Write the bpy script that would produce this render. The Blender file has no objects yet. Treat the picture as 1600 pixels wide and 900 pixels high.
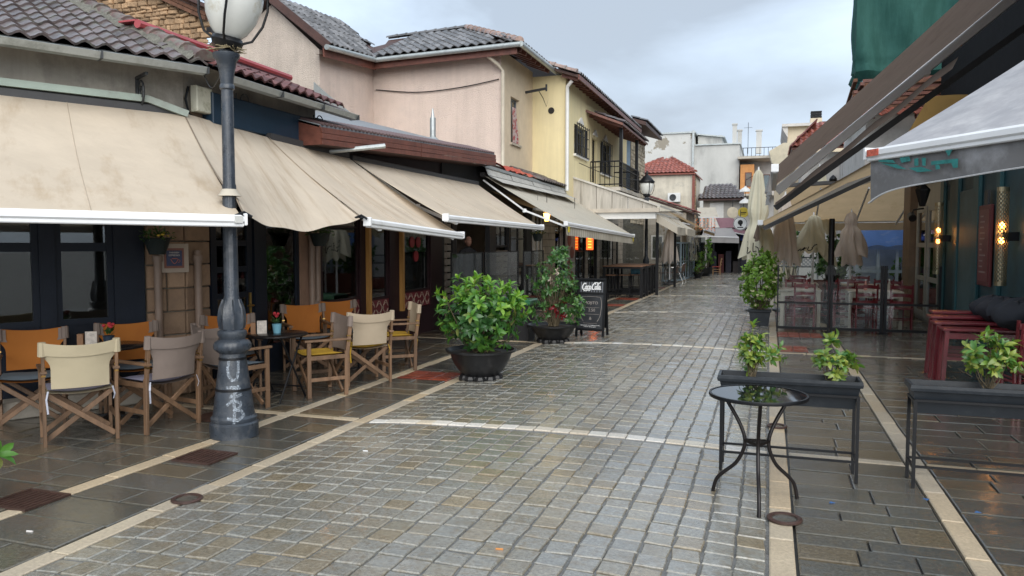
import bpy, math, random
from mathutils import Matrix, Vector
random.seed(11)
R = math.radians
scn = bpy.context.scene
COL = scn.collection

# ------------------------------------------------------------------ camera
cd = bpy.data.cameras.new("camera")
cam = bpy.data.objects.new("camera", cd)
COL.objects.link(cam)
cam.location = (0, 0, 1.70)
cam.rotation_euler = (R(90 - 3.338), 0, R(18.49))
cd.sensor_width = 36
cd.lens = 27.0
cd.clip_end = 2000
scn.camera = cam

# ------------------------------------------------------------------ sky, overcast with blue gaps
wd = bpy.data.worlds.new("World")
scn.world = wd
wd.use_nodes = True
nt = wd.node_tree
nt.nodes.clear()
wo = nt.nodes.new("ShaderNodeOutputWorld")
bg = nt.nodes.new("ShaderNodeBackground")
sky = nt.nodes.new("ShaderNodeTexSky")
sky.sky_type = 'NISHITA'
sky.sun_disc = False
sky.sun_elevation = R(36)
sky.sun_rotation = R(152)
sky.air_density = 1.0
sky.dust_density = 2.0
tc = nt.nodes.new("ShaderNodeTexCoord")
mp = nt.nodes.new("ShaderNodeMapping")
mp.inputs['Scale'].default_value = (1.0, 1.0, 2.6)
mp.inputs['Location'].default_value = (2.3, 0.7, 0.1)
ns = nt.nodes.new("ShaderNodeTexNoise")
ns.inputs['Scale'].default_value = 1.7
ns.inputs['Detail'].default_value = 7
ns.inputs['Roughness'].default_value = 0.5
ns.inputs['Distortion'].default_value = 0.25
cr = nt.nodes.new("ShaderNodeValToRGB")
cr.color_ramp.elements[0].position = 0.44
cr.color_ramp.elements[0].color = (4.5, 5.35, 6.4, 1)
cr.color_ramp.elements[1].position = 0.60
cr.color_ramp.elements[1].color = (2.65, 3.05, 3.55, 1)
ns2 = nt.nodes.new("ShaderNodeTexNoise")
ns2.inputs['Scale'].default_value = 0.9
ns2.inputs['Detail'].default_value = 5
cr2 = nt.nodes.new("ShaderNodeValToRGB")
cr2.color_ramp.elements[0].position = 0.35
cr2.color_ramp.elements[0].color = (0.86, 0.86, 0.86, 1)
cr2.color_ramp.elements[1].position = 0.60
cr2.color_ramp.elements[1].color = (1, 1, 1, 1)
mx = nt.nodes.new("ShaderNodeMix")
mx.data_type = 'RGBA'
L = nt.links.new
L(tc.outputs['Generated'], mp.inputs['Vector'])
L(mp.outputs['Vector'], ns.inputs['Vector'])
L(mp.outputs['Vector'], ns2.inputs['Vector'])
L(ns.outputs['Fac'], cr.inputs['Fac'])
L(ns2.outputs['Fac'], cr2.inputs['Fac'])
L(cr2.outputs['Color'], mx.inputs['Factor'])
L(sky.outputs['Color'], mx.inputs['A'])
L(cr.outputs['Color'], mx.inputs['B'])
L(mx.outputs['Result'], bg.inputs['Color'])
bg.inputs['Strength'].default_value = 0.078
L(bg.outputs['Background'], wo.inputs['Surface'])

# ------------------------------------------------------------------ sun behind the cloud
sl = bpy.data.lights.new("sun", 'SUN')
sl.energy = 1.5
sl.angle = R(70)
sl.color = (1.0, 0.965, 0.91)
so = bpy.data.objects.new("sun", sl)
COL.objects.link(so)
so.rotation_euler = (R(54), 0, R(28))

scn.view_settings.view_transform = 'Standard'
scn.view_settings.look = 'None'
scn.view_settings.gamma = 1
scn.view_settings.exposure = 1.42
scn.cycles.max_bounces = 6
scn.cycles.transparent_max_bounces = 12
scn.cycles.use_denoising = True

# ------------------------------------------------------------------ materials
MATS = {}
def nodes(name):
    m = bpy.data.materials.new(name)
    m.use_nodes = True
    t = m.node_tree
    b = t.nodes['Principled BSDF']
    return m, t, b
def rgb(c, k=1.0):
    return (min(1, c[0]*k), min(1, c[1]*k), min(1, c[2]*k), 1)
def noise(t, scale, detail=4, rough=.6, vec=None, stretch=None, dist=0):
    n = t.nodes.new("ShaderNodeTexNoise")
    n.inputs['Scale'].default_value = scale
    n.inputs['Detail'].default_value = detail
    n.inputs['Roughness'].default_value = rough
    n.inputs['Distortion'].default_value = dist
    if vec is None:
        g = t.nodes.new("ShaderNodeNewGeometry")
        vec = g.outputs['Position']
    if stretch:
        mpn = t.nodes.new("ShaderNodeMapping")
        mpn.inputs['Scale'].default_value = stretch
        t.links.new(vec, mpn.inputs['Vector'])
        vec = mpn.outputs['Vector']
    t.links.new(vec, n.inputs['Vector'])
    return n.outputs['Fac']
def ramp(t, fac, stops):
    r = t.nodes.new("ShaderNodeValToRGB")
    e = r.color_ramp.elements
    while len(e) < len(stops):
        e.new(0.5)
    for k, (p, c) in enumerate(stops):
        e[k].position = p
        e[k].color = c if len(c) == 4 else (*c, 1)
    t.links.new(fac, r.inputs['Fac'])
    return r.outputs['Color']
def mix(t, f, a, b, mode='MIX'):
    m = t.nodes.new("ShaderNodeMix")
    m.data_type = 'RGBA'
    m.blend_type = mode
    for sock, v in (('Factor', f), ('A', a), ('B', b)):
        if hasattr(v, 'links'):
            t.links.new(v, m.inputs[sock])
        elif sock == 'Factor':
            m.inputs[sock].default_value = v
        else:
            m.inputs[sock].default_value = v if len(v) == 4 else (*v, 1)
    return m.outputs['Result']
def rnd(t):
    """one random number per loose piece and per object"""
    g = t.nodes.new("ShaderNodeNewGeometry")
    o = t.nodes.new("ShaderNodeObjectInfo")
    a = t.nodes.new("ShaderNodeMath"); a.operation = 'ADD'
    f = t.nodes.new("ShaderNodeMath"); f.operation = 'FRACT'
    t.links.new(g.outputs['Random Per Island'], a.inputs[0])
    t.links.new(o.outputs['Random'], a.inputs[1])
    t.links.new(a.outputs[0], f.inputs[0])
    return f.outputs[0]
def bump(t, b, fac, strength, dist=.01):
    n = t.nodes.new("ShaderNodeBump")
    n.inputs['Strength'].default_value = strength
    n.inputs['Distance'].default_value = dist
    t.links.new(fac, n.inputs['Height'])
    t.links.new(n.outputs['Normal'], b.inputs['Normal'])
def mat(name, col, rough=.6, var=.15, scale=3, bmp=.2, bscale=40, metal=0, dirt=None, dscale=1.2, damt=(.5, .68), piece=0, stretch=None, rvar=0, spec=.5, bdist=.01, streak=0):
    if name in MATS:
        return MATS[name]
    m, t, b = nodes(name)
    c = ramp(t, noise(t, scale, 5, .65, stretch=stretch), [(.3, rgb(col, 1-var)), (.7, rgb(col, 1+var))])
    if piece:
        p = ramp(t, rnd(t), [(0, rgb((1-piece,)*3)), (1, (1+piece, 1+piece, 1+piece, 1))])
        c = mix(t, 1.0, c, p, 'MULTIPLY')
    if dirt:
        f = ramp(t, noise(t, dscale, 6, .7, stretch=stretch), [(damt[0], (0, 0, 0)), (damt[1], (1, 1, 1))])
        c = mix(t, f, c, (*dirt, 1))
    if streak:
        sv = ramp(t, noise(t, 1.6, 6, .7, stretch=(2.2, 2.2, .16)), [(.45, (1, 1, 1)), (.75, (1-streak, 1-streak*1.02, 1-streak*1.05))])
        c = mix(t, 1.0, c, sv, 'MULTIPLY')
        pv = ramp(t, noise(t, .8, 7, .75), [(.60, (1, 1, 1)), (.63, (1-streak*.6, 1-streak*.55, 1-streak*.5))])
        c = mix(t, 1.0, c, pv, 'MULTIPLY')
    t.links.new(c, b.inputs['Base Color'])
    b.inputs['Roughness'].default_value = rough
    b.inputs['Specular IOR Level'].default_value = spec
    b.inputs['Metallic'].default_value = metal
    if rvar:
        rr = ramp(t, noise(t, scale*1.3, 4), [(.35, (rough-rvar,)*3), (.65, (rough+rvar,)*3)])
        t.links.new(rr, b.inputs['Roughness'])
    if bmp:
        bump(t, b, noise(t, bscale, 4, .7), bmp, bdist)
    MATS[name] = m
    return m
def stone(name, cols, wet=(.16, .5), bmp=.5, bscale=55, fine=.25, wscale=.9, speck=None, film=0.0):
    """wet paving: every piece its own tint, wetness in puddly patches"""
    if name in MATS:
        return MATS[name]
    m, t, b = nodes(name)
    n = len(cols)
    c = ramp(t, rnd(t), [(k/max(1, n-1), rgb(q)) for k, q in enumerate(cols)])
    f = ramp(t, noise(t, 45, 5, .75), [(.3, (1-fine,)*3), (.7, (1+fine,)*3)])
    c = mix(t, 1.0, c, f, 'MULTIPLY')
    if speck:
        sf = ramp(t, noise(t, 17, 4, .6), [(.48, (0, 0, 0)), (.66, (.55, .55, .55))])
        c = mix(t, sf, c, (*speck, 1))
    big = noise(t, .55, 4, .6)
    d = ramp(t, big, [(.35, (.82, .82, .82)), (.65, (1.15, 1.13, 1.08))])
    c = mix(t, 1.0, c, d, 'MULTIPLY')
    t.links.new(c, b.inputs['Base Color'])
    rr = ramp(t, noise(t, wscale, 5, .65), [(.36, (wet[0],)*3), (.62, (wet[1],)*3)])
    t.links.new(rr, b.inputs['Roughness'])
    b.inputs['Specular IOR Level'].default_value = .6
    b.inputs['Coat Weight'].default_value = film
    b.inputs['Coat IOR'].default_value = 1.45
    cr_ = ramp(t, noise(t, wscale*1.7, 4, .6), [(.38, (.05,)*3), (.66, (.22,)*3)])
    t.links.new(cr_, b.inputs['Coat Roughness'])
    bump(t, b, noise(t, bscale, 5, .7), bmp, .012)
    cb = t.nodes.new('ShaderNodeBump')
    cb.inputs['Strength'].default_value = .12
    cb.inputs['Distance'].default_value = .01
    t.links.new(noise(t, 26, 3, .6), cb.inputs['Height'])
    t.links.new(cb.outputs['Normal'], b.inputs['Coat Normal'])
    MATS[name] = m
    return m
def fabric(name, col, stain=None, trans=.3, stripe=None, uv=None, samt=(.54, .74), rough=.8, sstr=(3.0, 1.0, .8), sscale=1.3):
    if name in MATS:
        return MATS[name]
    m, t, b = nodes(name)
    c = ramp(t, noise(t, 2.0, 4), [(.3, rgb(col, .93)), (.7, rgb(col, 1.05))])
    if stripe:
        g = t.nodes.new("ShaderNodeNewGeometry")
        w = t.nodes.new("ShaderNodeTexWave")
        w.wave_type = 'BANDS'
        w.bands_direction = 'Y'
        w.inputs['Scale'].default_value = stripe[1]
        t.links.new(g.outputs['Position'], w.inputs['Vector'])
        c = mix(t, ramp(t, w.outputs['Fac'], [(.62, (0, 0, 0)), (.72, (1, 1, 1))]), c, (*stripe[0], 1))
    if stain:
        uvv = None
        if uv:
            tcn = t.nodes.new('ShaderNodeTexCoord')
            uvv = tcn.outputs['UV']
        f = ramp(t, noise(t, sscale, 6, .68, stretch=uv or sstr, vec=uvv), [(samt[0], (0, 0, 0)), (samt[1], (1, 1, 1))])
        c = mix(t, f, c, (*stain, 1))
    t.links.new(c, b.inputs['Base Color'])
    b.inputs['Roughness'].default_value = rough
    b.inputs['Specular IOR Level'].default_value = .25
    bump(t, b, noise(t, 3.2, 3, .5), .35, .05)
    tr = t.nodes.new("ShaderNodeBsdfTranslucent")
    t.links.new(c, tr.inputs['Color'])
    ms = t.nodes.new("ShaderNodeMixShader")
    ms.inputs[0].default_value = trans
    out = [n for n in t.nodes if n.type == 'OUTPUT_MATERIAL'][0]
    t.links.new(b.outputs[0], ms.inputs[1])
    t.links.new(tr.outputs[0], ms.inputs[2])
    t.links.new(ms.outputs[0], out.inputs['Surface'])
    MATS[name] = m
    return m
def leafmat(name, cols, rough=.32, trans=.3):
    if name in MATS:
        return MATS[name]
    m, t, b = nodes(name)
    n = len(cols)
    c = ramp(t, rnd(t), [(k/max(1, n-1), rgb(q)) for k, q in enumerate(cols)])
    c = mix(t, 1.0, c, ramp(t, noise(t, 30, 3), [(.3, (.85,)*3), (.7, (1.12,)*3)]), 'MULTIPLY')
    t.links.new(c, b.inputs['Base Color'])
    b.inputs['Roughness'].default_value = rough
    tr = t.nodes.new("ShaderNodeBsdfTranslucent")
    t.links.new(mix(t, 1.0, c, (1.5, 1.6, .7, 1), 'MULTIPLY'), tr.inputs['Color'])
    ms = t.nodes.new("ShaderNodeMixShader")
    ms.inputs[0].default_value = trans
    out = [q for q in t.nodes if q.type == 'OUTPUT_MATERIAL'][0]
    t.links.new(b.outputs[0], ms.inputs[1])
    t.links.new(tr.outputs[0], ms.inputs[2])
    t.links.new(ms.outputs[0], out.inputs['Surface'])
    MATS[name] = m
    return m
def glass(name, tint=(.9, .95, .95), k=1.0, haze=0.0):
    """thin pane: clear with a fresnel reflection"""
    if name in MATS:
        return MATS[name]
    m, t, b = nodes(name)
    out = [q for q in t.nodes if q.type == 'OUTPUT_MATERIAL'][0]
    tr = t.nodes.new("ShaderNodeBsdfTransparent")
    tr.inputs['Color'].default_value = (*tint, 1)
    gl = t.nodes.new("ShaderNodeBsdfGlossy")
    gl.inputs['Roughness'].default_value = .02
    fr = t.nodes.new("ShaderNodeFresnel")
    fr.inputs['IOR'].default_value = 1.5
    mu = t.nodes.new("ShaderNodeMath"); mu.operation = 'MULTIPLY_ADD'
    mu.inputs[1].default_value = k
    mu.inputs[2].default_value = haze
    t.links.new(fr.outputs[0], mu.inputs[0])
    ms = t.nodes.new("ShaderNodeMixShader")
    t.links.new(mu.outputs[0], ms.inputs[0])
    t.links.new(tr.outputs[0], ms.inputs[1])
    t.links.new(gl.outputs[0], ms.inputs[2])
    t.links.new(ms.outputs[0], out.inputs['Surface'])
    MATS[name] = m
    return m
def emit(name, col, s):
    if name in MATS:
        return MATS[name]
    m, t, b = nodes(name)
    b.inputs['Base Color'].default_value = (*col, 1)
    b.inputs['Emission Color'].default_value = (*col, 1)
    b.inputs['Emission Strength'].default_value = s
    MATS[name] = m
    return m

# ------------------------------------------------------------------ scene graph helpers
W = {}
I4 = Matrix.Identity(4)
def place(o, parent, T):
    COL.objects.link(o)
    W[o.name] = T.copy()
    if parent is not None:
        o.parent = parent
        o.matrix_basis = W[parent.name].inverted() @ T
    else:
        o.matrix_basis = T
    return o
def tag(o, label, cat, group=None):
    o['label'] = label
    o['category'] = cat
    if group:
        o['group'] = group
    return o
def thing(name, label, cat, loc=(0, 0, 0), rz=0, group=None, s=1):
    o = bpy.data.objects.new(name, None)
    o.empty_display_size = .2
    place(o, None, Matrix.Translation(loc) @ Matrix.Rotation(rz, 4, 'Z') @ Matrix.Scale(s, 4))
    return tag(o, label, cat, group)
def copy_tree(root, loc, rz, label=None, group=None, s=1, skip=()):
    def rec(o, par):
        c = o.copy()
        COL.objects.link(c)
        c.parent = par
        W[c.name] = I4
        for ch in list(o.children):
            rec(ch, c)
        return c
    r = root.copy()
    COL.objects.link(r)
    T = Matrix.Translation(loc) @ Matrix.Rotation(rz, 4, 'Z') @ Matrix.Scale(s, 4)
    r.matrix_basis = T
    W[r.name] = T
    for ch in list(root.children):
        if ch.name.split('.')[0] not in skip:
            rec(ch, r)
    if label: r['label'] = label
    if group: r['group'] = group
    return r
def inst(name, mesh, parent, T):
    """object sharing a mesh, T in world"""
    return place(bpy.data.objects.new(name, mesh), parent, T)
def kind(o, k):
    o['kind'] = k
    return o

class MB:
    def __init__(s):
        s.v = []; s.f = []
    def add(s, vs, fs, T=None):
        n = len(s.v)
        s.v += [tuple(T @ Vector(p)) for p in vs] if T else [tuple(p) for p in vs]
        s.f += [tuple(i+n for i in f) for f in fs]
        return s
    def quad(s, a, b, c, d):
        return s.add([a, b, c, d], [(0, 1, 2, 3)])
    def box(s, c, d, rz=0, T=None, ch=0):
        x, y, z = d[0]/2, d[1]/2, d[2]/2
        Tm = Matrix.Translation(c) @ Matrix.Rotation(rz, 4, 'Z')
        if T is not None: Tm = T @ Tm
        if ch:
            vs = []
            for a, b, cc in ((x-ch, y-ch, -z), (x, y, -z+ch), (x, y, z-ch), (x-ch, y-ch, z)):
                vs += [(-a, -b, cc), (a, -b, cc), (a, b, cc), (-a, b, cc)]
            fs = [(3, 2, 1, 0), (12, 13, 14, 15)]
            for k in range(3):
                for i in range(4):
                    j = (i+1) % 4
                    fs.append((k*4+i, k*4+j, k*4+4+j, k*4+4+i))
            return s.add(vs, fs, Tm)
        vs = [(-x, -y, -z), (x, -y, -z), (x, y, -z), (-x, y, -z), (-x, -y, z), (x, -y, z), (x, y, z), (-x, y, z)]
        return s.add(vs, [(3, 2, 1, 0), (4, 5, 6, 7), (0, 1, 5, 4), (1, 2, 6, 5), (2, 3, 7, 6), (3, 0, 4, 7)], Tm)
    def span(s, x0, x1, y0, y1, z0, z1, ch=0):
        return s.box(((x0+x1)/2, (y0+y1)/2, (z0+z1)/2), (abs(x1-x0), abs(y1-y0), abs(z1-z0)), ch=ch)
    def beam(s, p, q, w, h, up=(0, 0, 1), ch=0):
        """bar of section w x h from p to q"""
        p, q = Vector(p), Vector(q)
        d = q-p
        l = d.length
        x = d.normalized()
        u = Vector(up)
        if abs(x.dot(u)) > .98: u = Vector((0, 1, 0))
        y = u.cross(x).normalized()
        z = x.cross(y)
        T = Matrix(((x.x, y.x, z.x, 0), (x.y, y.y, z.y, 0), (x.z, y.z, z.z, 0), (0, 0, 0, 1)))
        return s.box((0, 0, 0), (l, w, h), T=Matrix.Translation((p+q)/2) @ T, ch=ch)
    def tube(s, pts, r, n=8, caps=True):
        pts = [Vector(p) for p in pts]
        rs = r if isinstance(r, (list, tuple)) else [r]*len(pts)
        vs = []; fs = []
        ref = None
        for i, p in enumerate(pts):
            d = (pts[min(i+1, len(pts)-1)]-pts[max(i-1, 0)]).normalized()
            if ref is None:
                ref = Vector((0, 0, 1)) if abs(d.z) < .9 else Vector((1, 0, 0))
            a = (ref - d*ref.dot(d)).normalized()
            ref = a
            b = d.cross(a)
            for k in range(n):
                t = 2*math.pi*k/n
                vs.append(p + (a*math.cos(t)+b*math.sin(t))*rs[i])
        for i in range(len(pts)-1):
            for k in range(n):
                k2 = (k+1) % n
                fs.append((i*n+k, i*n+k2, (i+1)*n+k2, (i+1)*n+k))
        if caps:
            fs.append(tuple(range(n-1, -1, -1)))
            fs.append(tuple(range((len(pts)-1)*n, len(pts)*n)))
        return s.add(vs, fs)
    def lathe(s, prof, c=(0, 0, 0), n=24, wob=None, T=None):
        vs = []; fs = []
        m = len(prof)
        for r, z in prof:
            for k in range(n):
                t = 2*math.pi*k/n
                rr = r*(wob(t, z) if wob else 1)
                vs.append((c[0]+rr*math.cos(t), c[1]+rr*math.sin(t), c[2]+z))
        for i in range(m-1):
            for k in range(n):
                k2 = (k+1) % n
                fs.append((i*n+k, i*n+k2, (i+1)*n+k2, (i+1)*n+k))
        if prof[0][0] > 1e-4: fs.append(tuple(range(n-1, -1, -1)))
        if prof[-1][0] > 1e-4: fs.append(tuple(range((m-1)*n, m*n)))
        return s.add(vs, fs, T)
    def grid(s, fn, nu, nv):
        vs = [fn(i/nu, j/nv) for j in range(nv+1) for i in range(nu+1)]
        s.uv = getattr(s, 'uv', [])+[(i/nu, j/nv) for j in range(nv+1) for i in range(nu+1)]
        fs = [(j*(nu+1)+i, j*(nu+1)+i+1, (j+1)*(nu+1)+i+1, (j+1)*(nu+1)+i) for j in range(nv) for i in range(nu)]
        return s.add(vs, fs)
    def prism(s, poly, ax, a, b):
        """polygon in the two other axes extruded along ax ('x','y','z') from a to b"""
        def P(p, k):
            return {'x': (k, p[0], p[1]), 'y': (p[0], k, p[1]), 'z': (p[0], p[1], k)}[ax]
        n = len(poly)
        vs = [P(p, a) for p in poly]+[P(p, b) for p in poly]
        fs = [tuple(range(n-1, -1, -1)), tuple(range(n, 2*n))]+[(i, (i+1) % n, n+(i+1) % n, n+i) for i in range(n)]
        return s.add(vs, fs)
    def wall(s, o, u, n, Lg, Hg, holes=(), t=.2):
        """wall sheet with openings: o base corner, u along, n outward; holes (u0,u1,z0,z1) get reveals t deep"""
        o, u, n = Vector(o), Vector(u), Vector(n)
        us = sorted({0, Lg, *[h[0] for h in holes], *[h[1] for h in holes]})
        zs = sorted({0, Hg, *[h[2] for h in holes], *[h[3] for h in holes]})
        P = lambda a, z, d=0: o+u*a+Vector((0, 0, z))-n*d
        for i in range(len(us)-1):
            for j in range(len(zs)-1):
                a, b, z0, z1 = us[i], us[i+1], zs[j], zs[j+1]
                m, k = (a+b)/2, (z0+z1)/2
                if any(h[0] < m < h[1] and h[2] < k < h[3] for h in holes): continue
                s.quad(P(a, z0), P(b, z0), P(b, z1), P(a, z1))
        for a, b, z0, z1 in holes:
            s.quad(P(a, z0), P(a, z1), P(a, z1, t), P(a, z0, t))
            s.quad(P(b, z0), P(b, z0, t), P(b, z1, t), P(b, z1))
            s.quad(P(a, z1), P(b, z1), P(b, z1, t), P(a, z1, t))
            s.quad(P(a, z0), P(a, z0, t), P(b, z0, t), P(b, z0))
        return s
    def mesh(s, name, m, smooth=False):
        me = bpy.data.meshes.new(name)
        me.from_pydata(s.v, [], s.f)
        if getattr(s, 'uv', None) and len(s.uv) == len(s.v):
            ul = me.uv_layers.new(name='uv')
            for lp in me.loops:
                ul.data[lp.index].uv = s.uv[lp.vertex_index]
        me.materials.append(m)
        if smooth:
            me.polygons.foreach_set('use_smooth', [True]*len(me.polygons))
            if smooth != 'all':
                me.set_sharp_from_angle(angle=R(40))
        me.update()
        return me
    def build(s, name, m, parent=None, w=0, smooth=False, T=None):
        me = s.mesh(name, m, smooth)
        if T is None:
            T = I4 if (w or parent is None) else W[parent.name]
        return place(bpy.data.objects.new(name, me), parent, T)
def text_mesh(txt, size, m, ext=.002, name='lettering', shear=0, sx=1):
    c = bpy.data.curves.new(name, 'FONT')
    c.body = txt
    c.size = size
    c.align_x = 'CENTER'
    c.extrude = ext
    c.shear = shear
    c.resolution_u = 2
    o = bpy.data.objects.new(name, c)
    COL.objects.link(o)
    dg = bpy.context.evaluated_depsgraph_get()
    me = bpy.data.meshes.new_from_object(o.evaluated_get(dg))
    bpy.data.objects.remove(o)
    me.name = name
    me.materials.clear()
    me.materials.append(m)
    if sx != 1:
        for v in me.vertices: v.co.x *= sx
    return me
def frame(o, x, y):
    """matrix with given origin, x and y axis"""
    x, y = Vector(x).normalized(), Vector(y).normalized()
    z = x.cross(y)
    return Matrix(((x.x, y.x, z.x, o[0]), (x.y, y.y, z.y, o[1]), (x.z, y.z, z.z, o[2]), (0, 0, 0, 1)))
def lerp(a, b, t):
    return tuple(a[i]+(b[i]-a[i])*t for i in range(len(a)))
# ------------------------------------------------------------------ shared materials
m_navy = mat('navy_paint', (.008, .012, .021), .5, .2, spec=.25)
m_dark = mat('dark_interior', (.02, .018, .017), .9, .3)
m_black = mat('black_metal', (.006, .0065, .008), .42, .2, bmp=.05, spec=.3)
m_white = mat('white_paint', (.72, .72, .70), .4, .08, dirt=(.45, .43, .38), damt=(.6, .8))
m_alu = mat('white_aluminium', (.74, .75, .76), .32, .05, dirt=(.5, .5, .48), damt=(.58, .8), bmp=.03)
m_galv = mat('galvanised_metal', (.42, .45, .45), .42, .2, metal=.6, dirt=(.28, .3, .29), dscale=3, bmp=.15, bscale=12)
m_iron = mat('wrought_iron', (.03, .033, .036), .5, .3)
m_post = mat('lamp_post_paint', (.030, .038, .050), .34, .3, scale=8, bmp=.3, bscale=60, dirt=(.06, .066, .075), dscale=7, damt=(.52, .62), rvar=.1)
m_wood = mat('chair_wood', (.155, .09, .05), .55, .35, scale=12, bmp=.25, bscale=80, stretch=(1, 1, .15), piece=.25)
m_brownwood = mat('brown_wood', (.13, .045, .03), .5, .3, scale=8, bmp=.3, bscale=40)
m_darkbeam = mat('dark_beam', (.06, .028, .022), .6, .3)
m_redchair = mat('red_lacquer', (.15, .014, .02), .3, .3)
m_teal = mat('teal_paint', (.012, .055, .07), .5, .3, dirt=(.008, .035, .05))
m_glass = glass('window_glass', (.8, .85, .85), 1.5, .035)
m_clear = glass('clear_glass', (.95, .97, .96), .8)
m_plastic = mat('planter_plastic', (.013, .017, .022), .42, .2, spec=.3, dirt=(.028, .032, .036), dscale=6, bmp=.12, bscale=25)
m_soil = mat('soil', (.03, .02, .014), .95, .4, bmp=.8, bscale=60)
m_rope = mat('straw', (.3, .25, .15), .9)
# ================================================================== GROUND
mb = MB(); mb.quad((-300, -60, -.09), (300, -60, -.09), (300, 500, -.09), (-300, 500, -.09))
kind(mb.build('ground', mat('bare_ground', (.12, .115, .105), .8, .2)), 'structure')
m_joint = mat('paving_joint', (.13, .13, .126), .3, .3, scale=9, bmp=.5, bscale=80, rvar=.2)
m_paver = stone('wet_granite_setts', [(.225, .225, .203), (.24, .237, .212), (.215, .216, .197), (.25, .243, .214), (.228, .207, .158), (.228, .229, .21), (.262, .258, .233), (.242, .2, .132), (.225, .226, .208)], wet=(.1, .32), fine=.42, bmp=.4, speck=(.185, .145, .09), film=.9)
m_slab = stone('wet_grey_slabs', [(.075, .076, .068), (.092, .09, .08), (.065, .067, .063), (.105, .098, .08), (.085, .085, .078), (.13, .105, .07), (.072, .075, .07), (.11, .108, .10)], wet=(.04, .24), bmp=.3, bscale=22, fine=.4, speck=(.11, .09, .06), wscale=1.6, film=.5)
m_cream = stone('cream_stone_band', [(.42, .33, .22), (.44, .38, .29), (.37, .32, .25), (.45, .36, .24)], wet=(.28, .6), bmp=.5, bscale=70)
m_white_st = stone('white_stone_band', [(.55, .54, .50), (.50, .43, .33), (.58, .57, .55), (.47, .40, .30)], wet=(.25, .5), bmp=.4)
m_brick = stone('wet_red_paving_brick', [(.20, .045, .026), (.17, .04, .026), (.23, .055, .03)], wet=(.12, .4), bmp=.3)
def crown(x):
    return .05*(1-((x+1.79)/1.81)**2)
X0, X1, PIT = -3.60, .015, .1643
road = MB()
road.grid(lambda u, v: (X0-.02+(X1-X0+.04)*u, 1.2+58*v, crown(min(X1, max(X0, X0+(X1-X0)*u)))-.011), 16, 40)
road = kind(road.build('road', m_joint), 'structure')
def paver_verts(w, l, rng, h=.05, ch=.007):
    j = lambda: rng.uniform(-.006, .006)
    cs = [(-w/2+j(), -l/2+j()), (w/2+j(), -l/2+j()), (w/2+j(), l/2+j()), (-w/2+j(), l/2+j())]
    vs = []; n = []
    for s, z in ((1, -h), (1, -ch*.7), (.965, -.0015), (.92, rng.uniform(-.001, .002))):
        for (x, y) in cs:
            k = 1 if s == 1 else 1-(1-s)
            # rounded corners: cut each corner with two points
            vs.append((x*k, y*k, z))
    fs = [(12, 13, 14, 15)]
    for r_ in range(3):
        for i in range(4):
            q = (i+1) % 4
            fs.append((r_*4+i, r_*4+q, r_*4+4+q, r_*4+4+i))
    return vs, fs
def cam_px(x, y, z=0):
    v = Vector((x, y, z-1.70))
    yw, pt = R(18.49), R(3.338)
    Rr = Vector((math.cos(yw), math.sin(yw), 0))
    F = Vector((-math.sin(yw)*math.cos(pt), math.cos(yw)*math.cos(pt), -math.sin(pt)))
    U = Rr.cross(F)
    d = v.dot(F)
    return (800+1200*v.dot(Rr)/d, 450-1200*v.dot(U)/d, d) if d > .1 else (-9e9, 0, d)
CROSS = [.4, 6.5, 12.6, 18.7, 24.8, 30.9, 37.0]
rng = random.Random(3)
cells = []
ncol = 22
for k in range(int((45-1.6)/PIT)):
    y = 1.6+PIT*(k+.5)
    near = [c for c in CROSS if abs(c-y) < PIT/2]
    for i in range(ncol):
        x = X0+PIT*(i+.5)
        cells.append((x, y, 'band' if near else 'sett'))
def in_view(c):
    p = cam_px(c[0], c[1])
    return p[2] > .5 and -20 < p[0] < 1620 and p[1] < 915
setts = [c for c in cells if c[2] == 'sett']
nearest = sorted([c for c in setts if in_view(c)], key=lambda c: cam_px(c[0], c[1])[2])[:300]
nset = set(nearest)
variants = []
for k in range(10):
    q = MB(); vs, fs = paver_verts(PIT-.0150, PIT-.0165, rng); q.add(vs, fs)
    variants.append(q.mesh('paving_sett', m_paver))
def slope_T(x, y, rg):
    sl = math.atan(-.05*2*(x+1.79)/1.81**2)
    return Matrix.Translation((x+rg.uniform(-.003, .003), y+rg.uniform(-.004, .004), crown(x)+rg.uniform(-.004, .003))) @ Matrix.Rotation(-sl+rg.gauss(0, .012), 4, 'Y') @ Matrix.Rotation(rg.gauss(0, .012), 4, 'X') @ Matrix.Rotation(rg.gauss(0, .02), 4, 'Z')
rest = MB()
for c in setts:
    T = slope_T(c[0], c[1], rng)
    if c in nset:
        inst('paving_sett', rng.choice(variants), road, T)
    else:
        vs, fs = paver_verts(PIT-.0150, PIT-.0165, rng)
        rest.add(vs, fs, T)
kind(rest.build('paving_setts', m_paver, road, w=1), 'stuff')
bandv = []
for k in range(4):
    q = MB(); vs, fs = paver_verts(PIT-.008, .125, rng, ch=.006); q.add(vs, fs)
    bandv.append(q.mesh('band_stone', m_white_st))
for c in cells:
    if c[2] == 'band':
        inst('band_stone', rng.choice(bandv), road, slope_T(c[0], min(CROSS, key=lambda q: abs(q-c[1])), rng))
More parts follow.
